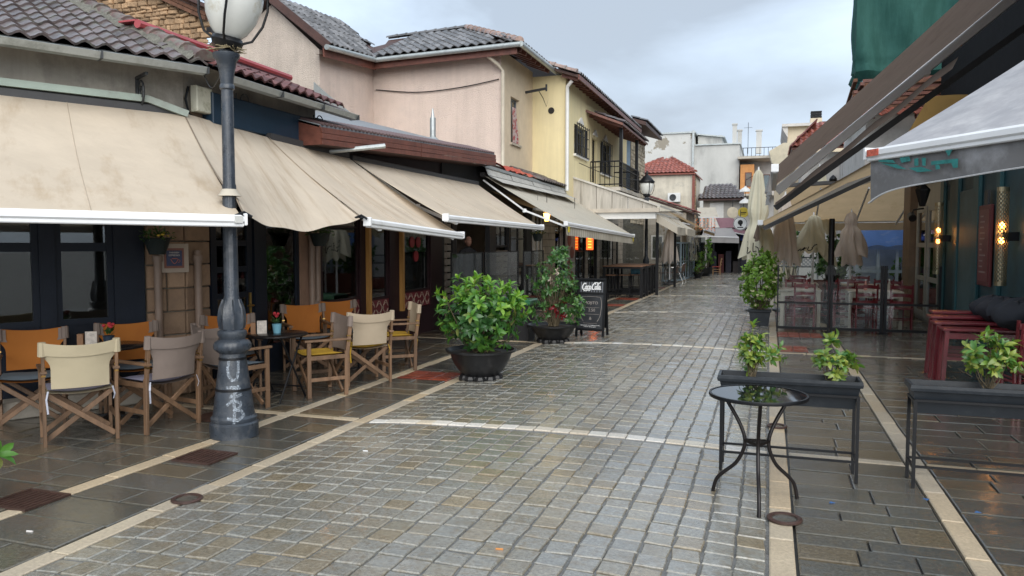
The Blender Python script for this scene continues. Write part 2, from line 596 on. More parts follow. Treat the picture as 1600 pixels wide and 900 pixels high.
# ---- side pavements: slabs between cream bands, red brick panels, covers
def slab_mesh(q, x0, x1, y0, y1, rg, z=0, T=None, ch=.008, g=.006):
    dz = rg.uniform(-.004, .003)
    tl = [rg.uniform(-.003, .003) for _ in range(4)]
    a = [(x0+g, y0+g), (x1-g, y0+g), (x1-g, y1-g), (x0+g, y1-g)]
    cx, cy = (x0+x1)/2, (y0+y1)/2
    b = [(x+math.copysign(ch, cx-x), y+math.copysign(ch, cy-y)) for x, y in a]
    vs = [(x, y, z-.05) for x, y in a]+[(x, y, z-ch*.6+dz+tl[i]) for i, (x, y) in enumerate(a)]+[(x, y, z+dz+tl[i]) for i, (x, y) in enumerate(b)]
    fs = [(8, 9, 10, 11)]
    for r_ in range(2):
        for i in range(4):
            j = (i+1) % 4
            fs.append((r_*4+i, r_*4+j, r_*4+4+j, r_*4+4+i))
    q.add(vs, fs)
def pavement(name, strips, bands, reds, yend, base):
    """strips: (x0,x1) slab areas, bands: (x0,x1) cream strips along the street"""
    q = MB(); q.quad((base[0], 1.0, -.024), (base[1], 1.0, -.022), (base[1], yend+10, -.022), (base[0], yend+10, -.022))
    root = kind(q.build(name, mat('slab_joint', (.03, .029, .026), .45, .3, scale=9)), 'structure')
    rg = random.Random(name)
    slabs = []; bst = []; bricks = []
    ys = [1.2]+[c for c in CROSS if 1.2 < c < yend]+[yend]
    for (x0, x1) in strips:
        for s in range(len(ys)-1):
            a, b = ys[s]+.065, ys[s+1]-.065
            y = a
            while y < b-.02:
                h = rg.choice([.17, .22, .26, .3, .36])
                if b-(y+h) < .14: h = b-y
                x = x0
                while x < x1-.01:
                    w = rg.uniform(.26, .72)
                    if x1-(x+w) < .2: w = x1-x
                    red = any(r[0]-.02 <= x+w/2 <= r[1]+.02 and r[2] < y+h/2 < r[3] for r in reds)
                    if not red: slabs.append((x, x+w, y, y+h))
                    x += w
                y += h
    for (x0, x1) in bands:
        y = 1.2
        while y < yend:
            l = rg.uniform(.35, .75)
            bst.append((x0, x1, y, y+l)); y += l
    for (x0, x1) in strips:
        for c in CROSS:
            if c > yend or c < 1: continue
            x = x0
            while x < x1-.02:
                w = min(rg.uniform(.3, .55), x1-x)
                if x1-(x+w) < .12: w = x1-x
                bst.append((x, x+w, c-.06, c+.06)); x += w
    for (x0, x1, y0, y1) in reds:
        nx, ny = max(1, round((x1-x0)/.21)), max(1, round((y1-y0)/.105))
        for i in range(nx):
            for j in range(ny):
                bricks.append((x0+(x1-x0)*i/nx, x0+(x1-x0)*(i+1)/nx, y0+(y1-y0)*j/ny, y0+(y1-y0)*(j+1)/ny))
    for nm, lst, m in (('paving_slab', slabs, m_slab), ('band_stone', bst, m_cream), ('paving_brick', bricks, m_brick)):
        vis = [c for c in lst if in_view(((c[0]+c[1])/2, (c[2]+c[3])/2))]
        vis.sort(key=lambda c: -(c[1]-c[0])*(c[3]-c[2])/max(.5, cam_px((c[0]+c[1])/2, (c[2]+c[3])/2)[2])**3)
        top = set(vis[:290])
        rs = MB()
        for c in lst:
            if c in top:
                q = MB(); slab_mesh(q, *c, rg)
                q.build(nm, m, root, w=1)
            else:
                slab_mesh(rs, *c, rg)
        if rs.v:
            kind(rs.build(nm+'s', m, root, w=1), 'stuff')
    return root
redL = [(-4.45, -3.76, 8.62, 9.28), (-4.45, -3.76, 10.75, 11.35), (-4.45, -3.76, 14.8, 15.4), (-4.45, -3.76, 20.6, 21.3), (-4.45, -3.76, 23.1, 23.9), (-4.45, -3.76, 26.4, 27.2), (-4.45, -3.76, 29.3, 30)]
redR = [(.17, .62, 12.75, 13.5), (.17, .95, 14.9, 15.55), (.17, .62, 10.3, 10.6), (.17, 1.02, 19, 20)]
pavL = pavement('left_pavement', [(-4.455, -3.755), (-8.6, -4.605)], [(-3.75, -3.61), (-4.60, -4.46)], redL, 45, (-9.5, -3.60))
pavR = pavement('right_pavement', [(.175, 1.025), (1.175, 4.2)], [(.025, .17), (1.03, 1.17)], redR, 30, (.015, 6.5))
mb = MB(); mb.quad((-12, 45, -.03), (14, 45, -.03), (14, 120, -.03), (-12, 120, -.03))
kind(mb.build('far_street_paving', m_slab), 'structure')
mb = MB(); mb.quad((4.2, 20.8, -.012), (16, 20.8, -.012), (16, 45, -.012), (.2, 45, -.012)); mb.quad((.2, 30, -.014), (4.2, 30, -.014), (4.2, 45, -.014), (.2, 45, -.014))
kind(mb.build('plaza', m_slab), 'structure')
m_rust = mat('rusty_cover', (.05, .026, .02), .45, .35, scale=12, bmp=.4, bscale=60)
def cover(name, x, y, w, l, label, rz=0):
    o = thing(name, label, 'drain cover', (x, y, .004), rz)
    q = MB(); q.box((0, 0, 0), (w, .03, .02)); q = MB()
    for s in (-1, 1):
        q.box((0, s*(l/2-.012), .002), (w, .024, .014)); q.box((s*(w/2-.012), 0, .003), (.024, l-.05, .014))
    q.build('frame', m_rust, o)
    q = MB(); q.box((0, 0, -.004), (w-.05, l-.05, .012)); q.build('lid', m_rust, o)
    n = 7
    for i in range(n):
        q = MB(); q.box((-w/2+.05+(w-.1)*i/(n-1), 0, .004), (.012, l-.08, .008)); q.build('rib', m_rust, o)
    return o
cover('drain_cover', -4.22, 4.93, .36, .34, 'rusty square drain cover in the slabs beside the graffitied lamp post')
cover('drain_cover', -4.62, 3.72, .36, .34, 'rusty square drain cover at the left edge of the picture')
cover('drain_cover', 1.72, 5.2, .4, .4, 'rusty square drain cover under the planter at the right edge')
cover('drain_cover', 2.55, 7.4, .4, .4, 'dark drain cover in the shade by the stacked red chairs')
def ring(x, y, label, r=.1):
    o = thing('drain_ring', label, 'drain', (x, y, .003))
    q = MB(); q.lathe([(r*.72, 0), (r*.72, .012), (r*.9, .016), (r, .01), (r, 0)], n=28); q.f = [f for f in q.f if len(f) == 4]; q.build('rim', m_rust, o, smooth=True)
    q = MB(); q.lathe([(0, .003), (r*.73, .004)], n=28); q.build('plug', m_slab, o)
ring(-3.63, 4.06, 'small round iron drain ring in the left cream band')
ring(.12, 4.93, 'round iron drain ring in the right cream band under the bistro table', .105)
ring(.1, 7.45, 'small iron drain ring in the cream band behind the bistro table', .09)
q = MB(); q.lathe([(0, .006), (.26, .007), (.27, .003)], n=30)
tag(q.build('manhole_cover', m_rust), 'round manhole cover behind the lamp post base', 'manhole').location = (-5.05, 6.2, 0)
# ================================================================== LEFT SIDE BUILDINGS
DA = Vector((.5, .866, 0)); NA = Vector((.866, -.5, 0))
TA = frame((-6.2, 7.0, 0), DA, (0, 0, 1))
TB = frame((-6.2, 0, 0), (0, 1, 0), (0, 0, 1))
def S(q, x0, x1, y0, y1, z0, z1, ch=0):
    return q.span(x0, x1, y0, y1, z0, z1, ch)
def one(name, m, parent, T, *b, ch=0, smooth=False):
    q = MB(); S(q, *b, ch=ch)
    return q.build(name, m, parent, T=T, smooth=smooth)
def win(parent, T, x0, x1, y0, y1, z=0, fr=.05, cols=1, rows=1, m=None, gm=None, d=.05, bar=.03, name='window', xs=None, ys=None):
    """framed window lying in the local x/y plane of T; every pane a child"""
    m = m or m_navy; gm = gm or m_glass
    q = MB()
    S(q, x0, x1, y0, y0+fr, z-d, z); S(q, x0, x1, y1-fr, y1, z-d, z)
    S(q, x0, x0+fr, y0+fr, y1-fr, z-d, z); S(q, x1-fr, x1, y0+fr, y1-fr, z-d, z)
    a0, a1, b0, b1 = x0+fr, x1-fr, y0+fr, y1-fr
    xs = xs or [a0+(a1-a0)*i/cols for i in range(cols+1)]
    ys = ys or [b0+(b1-b0)*i/rows for i in range(rows+1)]
    for x in xs[1:-1]: S(q, x-bar/2, x+bar/2, b0, b1, z-d, z-.004)
    for y in ys[1:-1]: S(q, a0, a1, y-bar/2, y+bar/2, z-d, z-.006)
    o = q.build(name, m, parent, T=T)
    for i in range(len(xs)-1):
        for j in range(len(ys)-1):
            one('pane', gm, o, T, xs[i]+(bar/2 if i else 0), xs[i+1]-(bar/2 if i < len(xs)-2 else 0), ys[j]+(bar/2 if j else 0), ys[j+1]-(bar/2 if j < len(ys)-2 else 0), z-d*.6, z-d*.6+.006)
    return o
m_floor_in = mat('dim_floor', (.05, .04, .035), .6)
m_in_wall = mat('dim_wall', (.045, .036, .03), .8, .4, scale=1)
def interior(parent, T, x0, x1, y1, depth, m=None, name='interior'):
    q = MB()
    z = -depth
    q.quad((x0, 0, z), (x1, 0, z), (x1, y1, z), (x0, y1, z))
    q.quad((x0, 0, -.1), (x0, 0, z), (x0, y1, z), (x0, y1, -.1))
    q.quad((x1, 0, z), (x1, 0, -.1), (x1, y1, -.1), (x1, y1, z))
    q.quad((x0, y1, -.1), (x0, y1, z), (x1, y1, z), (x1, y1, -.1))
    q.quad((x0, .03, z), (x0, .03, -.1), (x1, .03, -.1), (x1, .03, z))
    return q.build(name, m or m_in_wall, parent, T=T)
m_plaster = mat('grey_plaster', (.42, .385, .33), .85, .14, scale=2, dirt=(.24, .22, .19), bmp=.3, bscale=25, streak=.25)
m_block = mat('sandstone_block', (.26, .175, .115), .85, .2, scale=5, bmp=.7, bscale=22, piece=.25, dirt=(.17, .11, .075), dscale=3)
# ---- roof tile meshes
m_tile_dark = mat('weathered_dark_tile', (.095, .075, .074), .42, .35, scale=6, bmp=.35, bscale=30, piece=.4, dirt=(.12, .12, .10), dscale=7, rvar=.12)
m_tile_grey = mat('wet_grey_tile', (.13, .13, .135), .33, .3, scale=5, bmp=.3, bscale=30, piece=.45, dirt=(.06, .055, .05), dscale=8, rvar=.1)
m_tile_red = mat('red_clay_tile', (.26, .075, .05), .5, .3, scale=6, bmp=.3, piece=.35, dirt=(.14, .06, .045), dscale=6)
m_mortar = mat('mossy_mortar', (.16, .155, .13), .9, .35, scale=14, bmp=1, bscale=45, bdist=.03)
def tile_mesh(w, l, h, m, name='roof_tile', n=6):
    """one wavy pantile: x across, y up the slope, z out"""
    q = MB()
    prof = []
    for k in range(n+1):
        u = k/n
        prof.append(((u-.5)*w*1.06, h*(.5-.5*math.cos(2*math.pi*u)) if u < .62 else h*(.5-.5*math.cos(2*math.pi*.62))*(1-(u-.62)/.38)**1.5))
    vs = [(x, 0, z+.022) for x, z in prof]+[(x, l*1.15, z) for x, z in prof]+[(x, 0, z-.002) for x, z in prof]
    N = n+1
    fs = [(k, k+1, N+k+1, N+k) for k in range(n)]+[(2*N+k, 2*N+k+1, k+1, k) for k in range(n)]
    q.add(vs, fs)
    return q.mesh(name, m, smooth=True)
def tile_plane(roof, o, u, v, nu, nv, w, l, mesh, rg, ok=None, cap=300):
    """rows of single tiles; o lower left corner in world, u along the eave, v up the slope"""
    u, v = Vector(u).normalized(), Vector(v).normalized()
    o = Vector(o)
    cnt = 0
    left = MB()
    for j in range(nv):
        for i in range(nu):
            a, b = (i+.5)*w, j*l
            if ok and not ok(a, b): continue
            p = o+u*a+v*b
            T = frame(p+u.cross(v)*rg.uniform(-.004, .006), u+v*rg.gauss(0, .012), v) @ Matrix.Rotation(rg.gauss(0, .012), 4, 'Y')
            if cnt < cap:
                inst('roof_tile', mesh, roof, T)
            else:
                left.add([x.co for x in mesh.vertices], [tuple(f.vertices) for f in mesh.polygons], T)
            cnt += 1
    if left.v:
        kind(left.build('roof_tiles', mesh.materials[0], roof, w=1), 'stuff')
def ridge(roof, p, q, n, r, m, name='ridge_tile'):
    p, q = Vector(p), Vector(q)
    d = (q-p).normalized()
    l = (q-p).length/n
    side = d.cross(Vector((0, 0, 1))).normalized()
    up = side.cross(d)
    mbq = MB()
    K = 7
    vs = []
    for s, rr in ((0, r*1.12), (.15, r*1.12), (.2, r), (1.12, r*.86)):
        for k in range(K):
            t = math.pi*(k/(K-1))
            vs.append((s*l, rr*math.cos(t), rr*math.sin(t)*.9))
    mbq.add(vs, [(a*K+k, a*K+k+1, (a+1)*K+k+1, (a+1)*K+k) for a in range(3) for k in range(K-1)]+[tuple(range(K))])
    me = mbq.mesh(name, m, smooth=True)
    for i in range(n):
        inst(name, me, roof, frame(p+d*(l*i), d, side.cross(d).cross(d)*-1) if False else Matrix(((d.x, side.x, up.x, p.x+d.x*l*i), (d.y, side.y, up.y, p.y+d.y*l*i), (d.z, side.z, up.z, p.z+d.z*l*i), (0, 0, 0, 1))))

# ------------------------------------------------------------------ corner cafe with stone pillar
cafe = thing('corner_cafe', 'low corner cafe with navy windows, stone pillar and dark tiled hip roof', 'building', (-7.5, 7, 0))
one('plinth', m_plaster, cafe, TA, -6, -.45, 0, .17, -.3, .22, ch=.01)
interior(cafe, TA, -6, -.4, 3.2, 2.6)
one('upper_wall', m_plaster, cafe, TA, -6, .02, 3.2, 3.80, -.25, 0)
one('corner_wall', m_plaster, cafe, TB, 7.0, 9.66, 3.0, 3.78, -.3, -.002)
# navy shopfront on the turned side
one('shopfront_panel', m_navy, cafe, TA, -6, -.45, .17, .86, -.12, -.02)
for x0, x1 in ((-.74, -.44), (-1.42, -1.28), (-2.25, -2.1), (-3.1, -2.95)):
    one('post', m_navy, cafe, TA, x0, x1, .17, 3.2, -.1, .03)
for x0, x1 in ((-1.28, -.74), (-2.1, -1.42), (-2.95, -2.25), (-6, -3.1)):
    win(cafe, TA, x0, x1, .86, 3.2, .0, fr=.06, cols=1, ys=[.92, 1.66, 3.14], bar=.09)
# stone pillar at the corner, one block at a time
core = MB(); S(core, -.42, .0, 0, 3.2, -.38, -.03); pil = core.build('pillar', m_mortar, cafe, T=TA)
core2 = MB(); S(core2, 7.0, 7.4, 0, 3.2, -.38, -.03); core2.build('pillar', m_mortar, cafe, T=TB)
rg = random.Random(5)
y = .0
while y < 3.15:
    h = rg.choice([.26, .3, .34])
    h = min(h, 3.2-y)
    c = rg.choice([-.42, -.2, -.26])
    xs = [-.42, c, .0] if c > -.41 else [-.42, .0]
    for a, b in zip(xs, xs[1:]):
        one('stone_block', m_block, pil, TA, a+.006, b-.006, y+.006, y+h-.006, -.2, rg.uniform(-.008, .012), ch=.012)
    one('stone_block', m_block, pil, TB, 7.012, 7.4, y+.006, y+h-.006, -.2, rg.uniform(-.008, .012), ch=.012)
    y += h
m_pipe = mat('beige_pipe', (.22, .16, .125), .5, .15)
for T_, x in ((TA, -.31), (TB, 7.14)):
    q = MB(); q.tube([(x, 0, .05), (x, 1.62 if T_ is TB else 1.55, .05)], .042, 12); q.lathe([(.055, 0), (.055, .06), (.045, .07)], n=12, T=Matrix.Translation((x, 1.5, .05)) @ Matrix.Rotation(R(-90), 4, 'X'))
    q.build('downpipe', m_pipe, cafe, T=T_, smooth=True)
# navy door and glass side light on the street side
interior(cafe, TB, 7.4, 9.66, 3.05, 3.0)
one('shopfront_panel', m_navy, cafe, TB, 8.22, 9.2, 0, .3, -.1, .0)
dr = win(cafe, TB, 7.42, 8.18, .05, 2.1, .0, fr=.1, name='door', xs=[7.52, 7.69, 7.86, 8.08], ys=[.15, .75, 1.06, 1.38, 1.7, 2.0], bar=.07)
q = MB(); q.tube([(8.11, .92, .0), (8.11, .92, .06), (8.0, .92, .06)], .012, 8); q.tube([(8.11, .8, .01), (8.11, 1.08, .01)], .018, 6)
q.build('handle', mat('brass', (.45, .28, .09), .3, metal=1, bmp=0), dr, T=TB)
win(cafe, TB, 7.42, 8.18, 2.15, 3.0, .0, fr=.07)
one('post', m_navy, cafe, TB, 8.2, 8.4, 0, 3.05, -.1, .02)
win(cafe, TB, 8.4, 9.2, .3, 3.0, .0, fr=.07)
m_beige = mat('brown_plaster', (.24, .15, .105), .85, .15, bmp=.4)
one('pier', m_beige, cafe, TB, 9.2, 9.66, 0, 3.05, -.3, .015)
for x in (9.42, 9.56):
    q = MB(); q.tube([(x, 0, .06), (x, 2.6, .06)], .045, 12); q.build('downpipe', m_pipe, cafe, T=TB, smooth=True)
# fascia box and gutter
m_blue = mat('dark_blue_sheet', (.014, .035, .062), .4, .2, bmp=.1, bscale=8)
q = MB(); S(q, 7.32, 9.34, 3.06, 3.42, 0, .16, ch=.01); q.build('fascia_box', m_blue, cafe, T=TB)
def gutter(parent, T, x0, x1, y, z0, n):
    q = MB()
    prof = [(y+.07, z0-.02), (y-.035, z0+.0), (y-.045, z0+.02), (y-.04, z0+.11), (y+.02, z0+.15), (y+.025, z0+.142), (y-.033, z0+.104), (y-.036, z0+.02), (y+.07, z0-.012)]
    for k in range(n):
        a, b = x0+(x1-x0)*k/n+.006, x0+(x1-x0)*(k+1)/n
        q = MB(); m_ = len(prof)
        q.add([(a, p[0], p[1]) for p in prof]+[(b, p[0]-.004, p[1]) for p in prof], [(i, (i+1) % m_, m_+(i+1) % m_, m_+i) for i in range(m_)])
        o = q.build('gutter', m_galv, parent, T=T)
        q = MB(); S(q, b-.012, b+.006, y-.05, y+.02, z0+.0, z0+.155); q.build('joint_strip', m_iron, o, T=T)
roofA = MB()
sl = math.tan(R(23))
def RA(s, k, dz=0):   # point on turned roof: k metres in from eave (horizontal)
    p = Vector((-6.2, 7.0, 0))+DA*s+NA*(.42-k)
    return (p.x, p.y, 3.62+k*sl+dz)
def RB(yy, k, dz=0):
    return (-6.2+.42-k, yy, 3.62+k*sl+dz)
hipdir = (NA+Vector((1, 0, 0))).normalized()
hk = 1/math.cos(R(15))
cornerE = Vector((-6.2, 7.0, 0))+hipdir*(.42*hk)
tipp = cornerE-hipdir*(3.0*hk)
sC = (cornerE-Vector((-6.2, 7, 0))).dot(DA)
q = MB()
q.quad(RA(-6, 0, -.03), (cornerE.x, cornerE.y, 3.59), (tipp.x, tipp.y, 3.59+3*sl), RA(-6, 3, -.03))
q.quad((cornerE.x, cornerE.y, 3.59), RB(9.9, 0, -.03), RB(9.9, 1.0, -.03), (cornerE.x-hipdir.x*hk, cornerE.y-hipdir.y*hk, 3.59+sl))
roof = q.build('roof', m_darkbeam, cafe, w=1)
tm = tile_mesh(.18, .25, .05, m_tile_dark)
vA = (-NA*math.cos(R(23))+Vector((0, 0, math.sin(R(23)))))
th = math.tan(R(15))
tile_plane(roof, RA(-4.2, -.06), DA, vA, 26, 12, .18, .25, tm, random.Random(1), ok=lambda a, b: a < 4.2+sC+.05-(b*math.cos(R(23)))*math.tan(R(15))*1.0)
vB = Vector((-math.cos(R(23)), 0, math.sin(R(23))))
tile_plane(roof, (RB(0, -.06)[0], cornerE.y+.05, RB(0, -.06)[2]), (0, 1, 0), vB, 15, 4, .18, .25, tile_mesh(.18, .25, .05, mat('maroon_tile', (.10, .04, .038), .45, .3, piece=.3)), random.Random(2), ok=lambda a, b: a > b*.27)
cz = 3.66
ridge(roof, (cornerE.x, cornerE.y, cz), (tipp.x, tipp.y, cz+3*sl), 11, .115, mat('mossy_ridge_tile', (.13, .085, .078), .6, .35, scale=8, piece=.3, dirt=(.15, .145, .12), dscale=9, damt=(.45, .6)))
q = MB()
rg = random.Random(8)
for side in (-1, 1):   # mortar fillets beside the hip
    sd = Vector((-hipdir.y, hipdir.x, 0))*side
    def fil(u, v, sd=sd):
        p = cornerE-hipdir*(hk*3.0*u)+sd*(.08+.13*v+.02*math.sin(u*60))
        return (p.x, p.y, 3.665+3*sl*u+.05-.085*v+rg.uniform(-.012, .012))
    q.grid(fil, 40, 3)
q.build('mortar', m_mortar, roof, w=1, smooth=True)
gutter(cafe, TA, -5.0, .1, 3.54, .42, 5)
gutter(cafe, TB, 7.18, 9.9, 3.52, .42, 3)
q = MB(); q.tube([RB(7.0, 1.0, .12), RB(9.9, 1.0, .10)], .05, 8); q.beam(RB(7.0, 1.15, .1), RB(9.9, 1.15, .08), .24, .02)
q.build('ridge_flashing', mat('red_sheet', (.33, .055, .06), .35, .15, bmp=.05), roof, w=1, smooth=True)
def scroll(parent, T, x, y, z, w, h, flip=1):
    q = MB()
    def sp(cx, cy, r, t0, t1, n=14):
        return [(cx+r*(1-.55*k/n)*math.cos(t0+(t1-t0)*k/n), cy+r*(1-.55*k/n)*math.sin(t0+(t1-t0)*k/n), z) for k in range(n+1)]
    q.tube(sp(x+w*.25, y-h*.25, w*.16, R(-60), R(330)), .008, 6)
    q.tube(sp(x+w*.78, y-h*.62, w*.16, R(120), R(510)), .008, 6)
    q.tube([(x+w*.1, y-h, z), (x+w*.35, y-h*.7, z), (x+w*.62, y-h*.42, z), (x+w*.72, y-h*.4, z)], .008, 6)
    q.tube([(x, y-h*.05, z), (x, y-h, z)], .009, 6)
    q.build('iron_bracket', m_iron, parent, T=T)
scroll(cafe, TB, 7.75, 3.5, .14, .6, .3)
scroll(cafe, TB, 9.3, 3.48, .2, .6, .3)
q = MB()
for r_, cx in ((.11, 0), (.05, .03)):
    q.tube([(-.46, 3.43-.15+r_*1.15*math.sin(t), .14+cx+r_*math.cos(t)) for t in [k*math.pi/8 for k in range(17)]], .012, 6)
q.beam((-.46, 3.46, .02), (-.46, 3.14, .02), .03, .03); q.beam((-.46, 3.45, .02), (-.46, 3.45, .36), .03, .03)
q.build('iron_bracket', m_iron, cafe, T=TA)
# wall-mounted things
eb = thing('electrical_box', 'weathered white electrical box on the corner wall above the awnings', 'electrical box', (-6.1, 7.2, 3.17))
q = MB(); S(q, 7.1, 7.36, 3.17, 3.46, .03, .13, ch=.012); q.build('case', mat('old_white_box', (.55, .54, .44), .6, .1, dirt=(.3, .29, .2), dscale=8), eb, T=TB)
q = MB(); q.tube([(7.08, 3.44, .03), (7.03, 3.3, .03), (7.07, 3.14, .04), (7.2, 3.1, .05), (7.32, 3.13, .04), (7.36, 3.18, .06)], .014, 6); q.tube([(7.4, 3.42, .04), (7.43, 3.2, .05), (7.56, 3.08, .08)], .01, 6)
q.build('cable', m_black, eb, T=TB, smooth=True)
sg = thing('wall_sign', 'small square navy tile sign with a coffee cup on the stone pillar', 'sign', tuple(TA @ Vector((-.13, 1.4, .02))))
one('backing', mat('sign_stone', (.36, .30, .245), .7, .1), sg, TA, -.285, .03, 1.375, 1.695, .012, .03, ch=.004)
one('border', mat('sign_border', (.20, .075, .05), .5), sg, TA, -.235, -.025, 1.425, 1.645, .03, .036)
one('tile', mat('sign_blue', (.02, .026, .075), .3), sg, TA, -.212, -.048, 1.45, 1.62, .036, .042)
m_signw = mat('sign_lettering', (.55, .5, .45), .5, bmp=0)
inst('lettering', text_mesh('PARISIEN', .026, m_signw), sg, TA @ Matrix.Translation((-.13, 1.588, .044)))
inst('lettering', text_mesh('ESPRESSO', .028, m_signw), sg, TA @ Matrix.Translation((-.13, 1.558, .044)))
q = MB(); q.tube([(-.17+.08*k/10, 1.525-.05*math.sin(math.pi*k/10), .044) for k in range(11)], .004, 5); q.tube([(-.092+.022*math.sin(t), 1.503+.014*math.cos(t), .044) for t in [k*.35 for k in range(10)]], .003, 5); q.tube([(-.155, 1.53, .044), (-.1, 1.53, .044)], .005, 5)
q.build('cup_drawing', mat('sign_red', (.4, .12, .08), .5, bmp=0), sg, T=TA)

# ------------------------------------------------------------------ maroon cafe, long timber-edged roof
mar = thing('maroon_cafe', 'maroon glazed cafe front with patterned red band and brown timber eave', 'building', (-7.2, 12, 0))
m_maroon = mat('maroon_panel', (.022, .009, .012), .5, .25, spec=.3)
m_pat = mat('red_pattern_panel', (.13, .018, .025), .45, .15)
m_patl = mat('pattern_line', (.33, .25, .2), .5, .1, bmp=0)
m_ywood = mat('yellow_pine', (.40, .21, .06), .5, .25, scale=10, stretch=(1, 1, .1))
m_redfilm = mat('dark_red_film', (.12, .012, .016), .4)
interior(mar, TB, 9.66, 14.08, 3.0, 3.2)
one('base_panel', m_maroon, mar, TB, 9.68, 14.08, .0, .5, -.08, .0)
for x0, x1 in ((9.68, 9.76), (10.86, 11.16), (11.86, 12.36), (13.55, 14.08)):
    one('post', m_maroon, mar, TB, x0, x1, .5, 2.95, -.08, .02)
one('lintel', m_maroon, mar, TB, 9.68, 14.08, 2.3, 3.5, -.06, .0)
for k, (x0, x1) in enumerate(((9.76, 10.86), (11.16, 11.86), (12.36, 13.55))):
    z0 = .52 if k != 1 else .47
    pb = one('patterned_band', m_pat, mar, TB, x0, x1, z0, z0+.28, -.05, -.01)
    q = MB(); n = int((x1-x0)/.2)
    for i in range(n):
        cx = x0+(x1-x0)*(i+.5)/n
        for sgn in (-1, 1):
            for rr, ww in ((.1, .012), (.06, .01)):
                q.tube([(cx-.09+.18*j/8, z0+.14+sgn*(.02+rr*math.sin(math.pi*j/8)), -.008) for j in range(9)], ww*.6, 4)
        q.lathe([(0, 0), (.03, .004)], n=8, T=Matrix.Translation((cx+.1*(1 if i % 2 else -1), z0+.14, -.008)))
    q.build('pattern', m_patl, pb, T=TB)
    win(mar, TB, x0, x1, z0+.28, 2.3, -.01, fr=.045, m=m_maroon, cols=1, ys=[z0+.325, 1.95, 2.255] if k != 1 else None)
for x in (11.06, 12.25):
    one('timber_post', m_ywood, mar, TB, x-.035, x+.035, .5, 2.4, .02, .09)
for x in (10.0, 12.7):
    one('window_film', m_redfilm, mar, TB, x-.2, x+.7, 1.98, 2.28, -.045, -.04)
inst('lettering', text_mesh('CREPA', .2, mat('red_letter', (.35, .03, .04), .5, bmp=0)), mar, TB @ Matrix.Translation((10.3, 2.04, .0)))
for (cx, cy, r_) in ((12.82, 1.72, .1), (13.08, 1.72, .1), (12.98, 1.46, .1)):
    q = MB(); q.lathe([(r_, 0), (r_, .004), (r_*.8, .004), (r_*.8, 0)], n=18, T=Matrix.Translation((cx, cy, -.02)))
    q.lathe([(0, .002), (r_*.6, .003)], n=12, T=Matrix.Translation((cx, cy, -.02)))
    q.build('window_sticker', mat('red_letter', (.35, .03, .04)), mar, T=TB)
# display and shelves inside
m_shelf = mat('display_white', (.4, .4, .38), .5)
one('display_shelf', m_shelf, mar, TB, 9.8, 10.9, 1.18, 1.21, -.7, -.3)
rg = random.Random(2)
for i in range(14):
    x = 9.85+rg.uniform(0, 1.0); yy = rg.choice([1.21, .82])
    one('display_item', mat('item%d' % (i % 5), rg.choice([(.3, .25, .2), (.35, .1, .06), (.1, .12, .16), (.4, .38, .34), (.12, .16, .05)]), .5), mar, TB, x, x+rg.uniform(.06, .16), yy, yy+rg.uniform(.1, .26), -.6, -.4)
one('counter', m_shelf, mar, TB, 9.8, 10.8, .5, .82, -.8, -.4)
# timber eave roof
zf = lambda yy: 3.26+(yy-8.9)*.054
q = MB()
n = 12
Y0, Y1 = 9.0, 15.9
roofm = MB()
roofm.add([(-5.72, Y0, zf(Y0)+.02), (-5.72, Y1, zf(Y1)+.02), (-9.4, Y1, zf(Y1)+1.0), (-9.4, Y0, zf(Y0)+1.0), (-5.72, Y0, zf(Y0)-.02), (-5.72, Y1, zf(Y1)-.02), (-9.4, Y1, zf(Y1)+.96), (-9.4, Y0, zf(Y0)+.96)], [(0, 1, 2, 3), (7, 6, 5, 4), (0, 4, 5, 1), (1, 5, 6, 2), (2, 6, 7, 3), (3, 7, 4, 0)])
mroof = roofm.build('roof', mat('grey_roof_sheet', (.2, .22, .24), .4, .2), mar, w=1)
q = MB()
for (ya, yb) in ((9.0, 12.1), (12.1, 15.9)):
    for k in range(3):
        q = MB(); z = -.015-.078*k
        q.beam((-5.70+.006*(k % 2), ya+.01, zf(ya)+z-.04), (-5.70+.006*(k % 2), yb-.01, zf(yb)+z-.04), .03, .072)
        q.build('fascia_board', m_brownwood, mroof, w=1)
q = MB()
q.add([(-6.25, Y0, zf(Y0)-.25), (-5.72, Y0, zf(Y0)-.25), (-5.72, Y1, zf(Y1)-.25), (-6.25, Y1, zf(Y1)-.25)], [(0, 1, 2, 3)])
q.build('soffit', m_darkbeam, mroof, w=1)
q = MB(); q.add([(-5.7, Y0, zf(Y0)), (-5.7, Y0, zf(Y0)-.25), (-6.3, Y0, zf(Y0)-.25), (-9.4, Y0, 2.9), (-9.4, Y0, zf(Y0)+1)], [(0, 1, 2, 3, 4)])
q.build('gable_end', m_brownwood, mroof, w=1)
q = MB()   # corrugated red edge lip
for k in range(int((Y1-Y0)/.11)):
    yy = Y0+.055+k*.11
    q.tube([(-5.68, yy, zf(yy)+.02), (-6.3, yy, zf(yy)+.02+.17)], .02, 6)
q.build('corrugated_edge', mat('corrugated_sheet', (.12, .08, .08), .4, .2), mroof, w=1, smooth=True)
q = MB(); q.tube([(-7.5, 16.6, 3.9), (-7.5, 16.6, 4.62)], .07, 10); q.lathe([(.26, 0), (.07, .16)], c=(-7.5, 16.6, 4.02), n=12); q.tube([(-7.5, 16.6, 4.6), (-7.5, 16.6, 4.84)], [.05, .012], 8)
tag(q.build('vent_pipe', m_galv, smooth=True), 'thin grey vent pipe rising from the low roof before the pink wall', 'vent pipe')

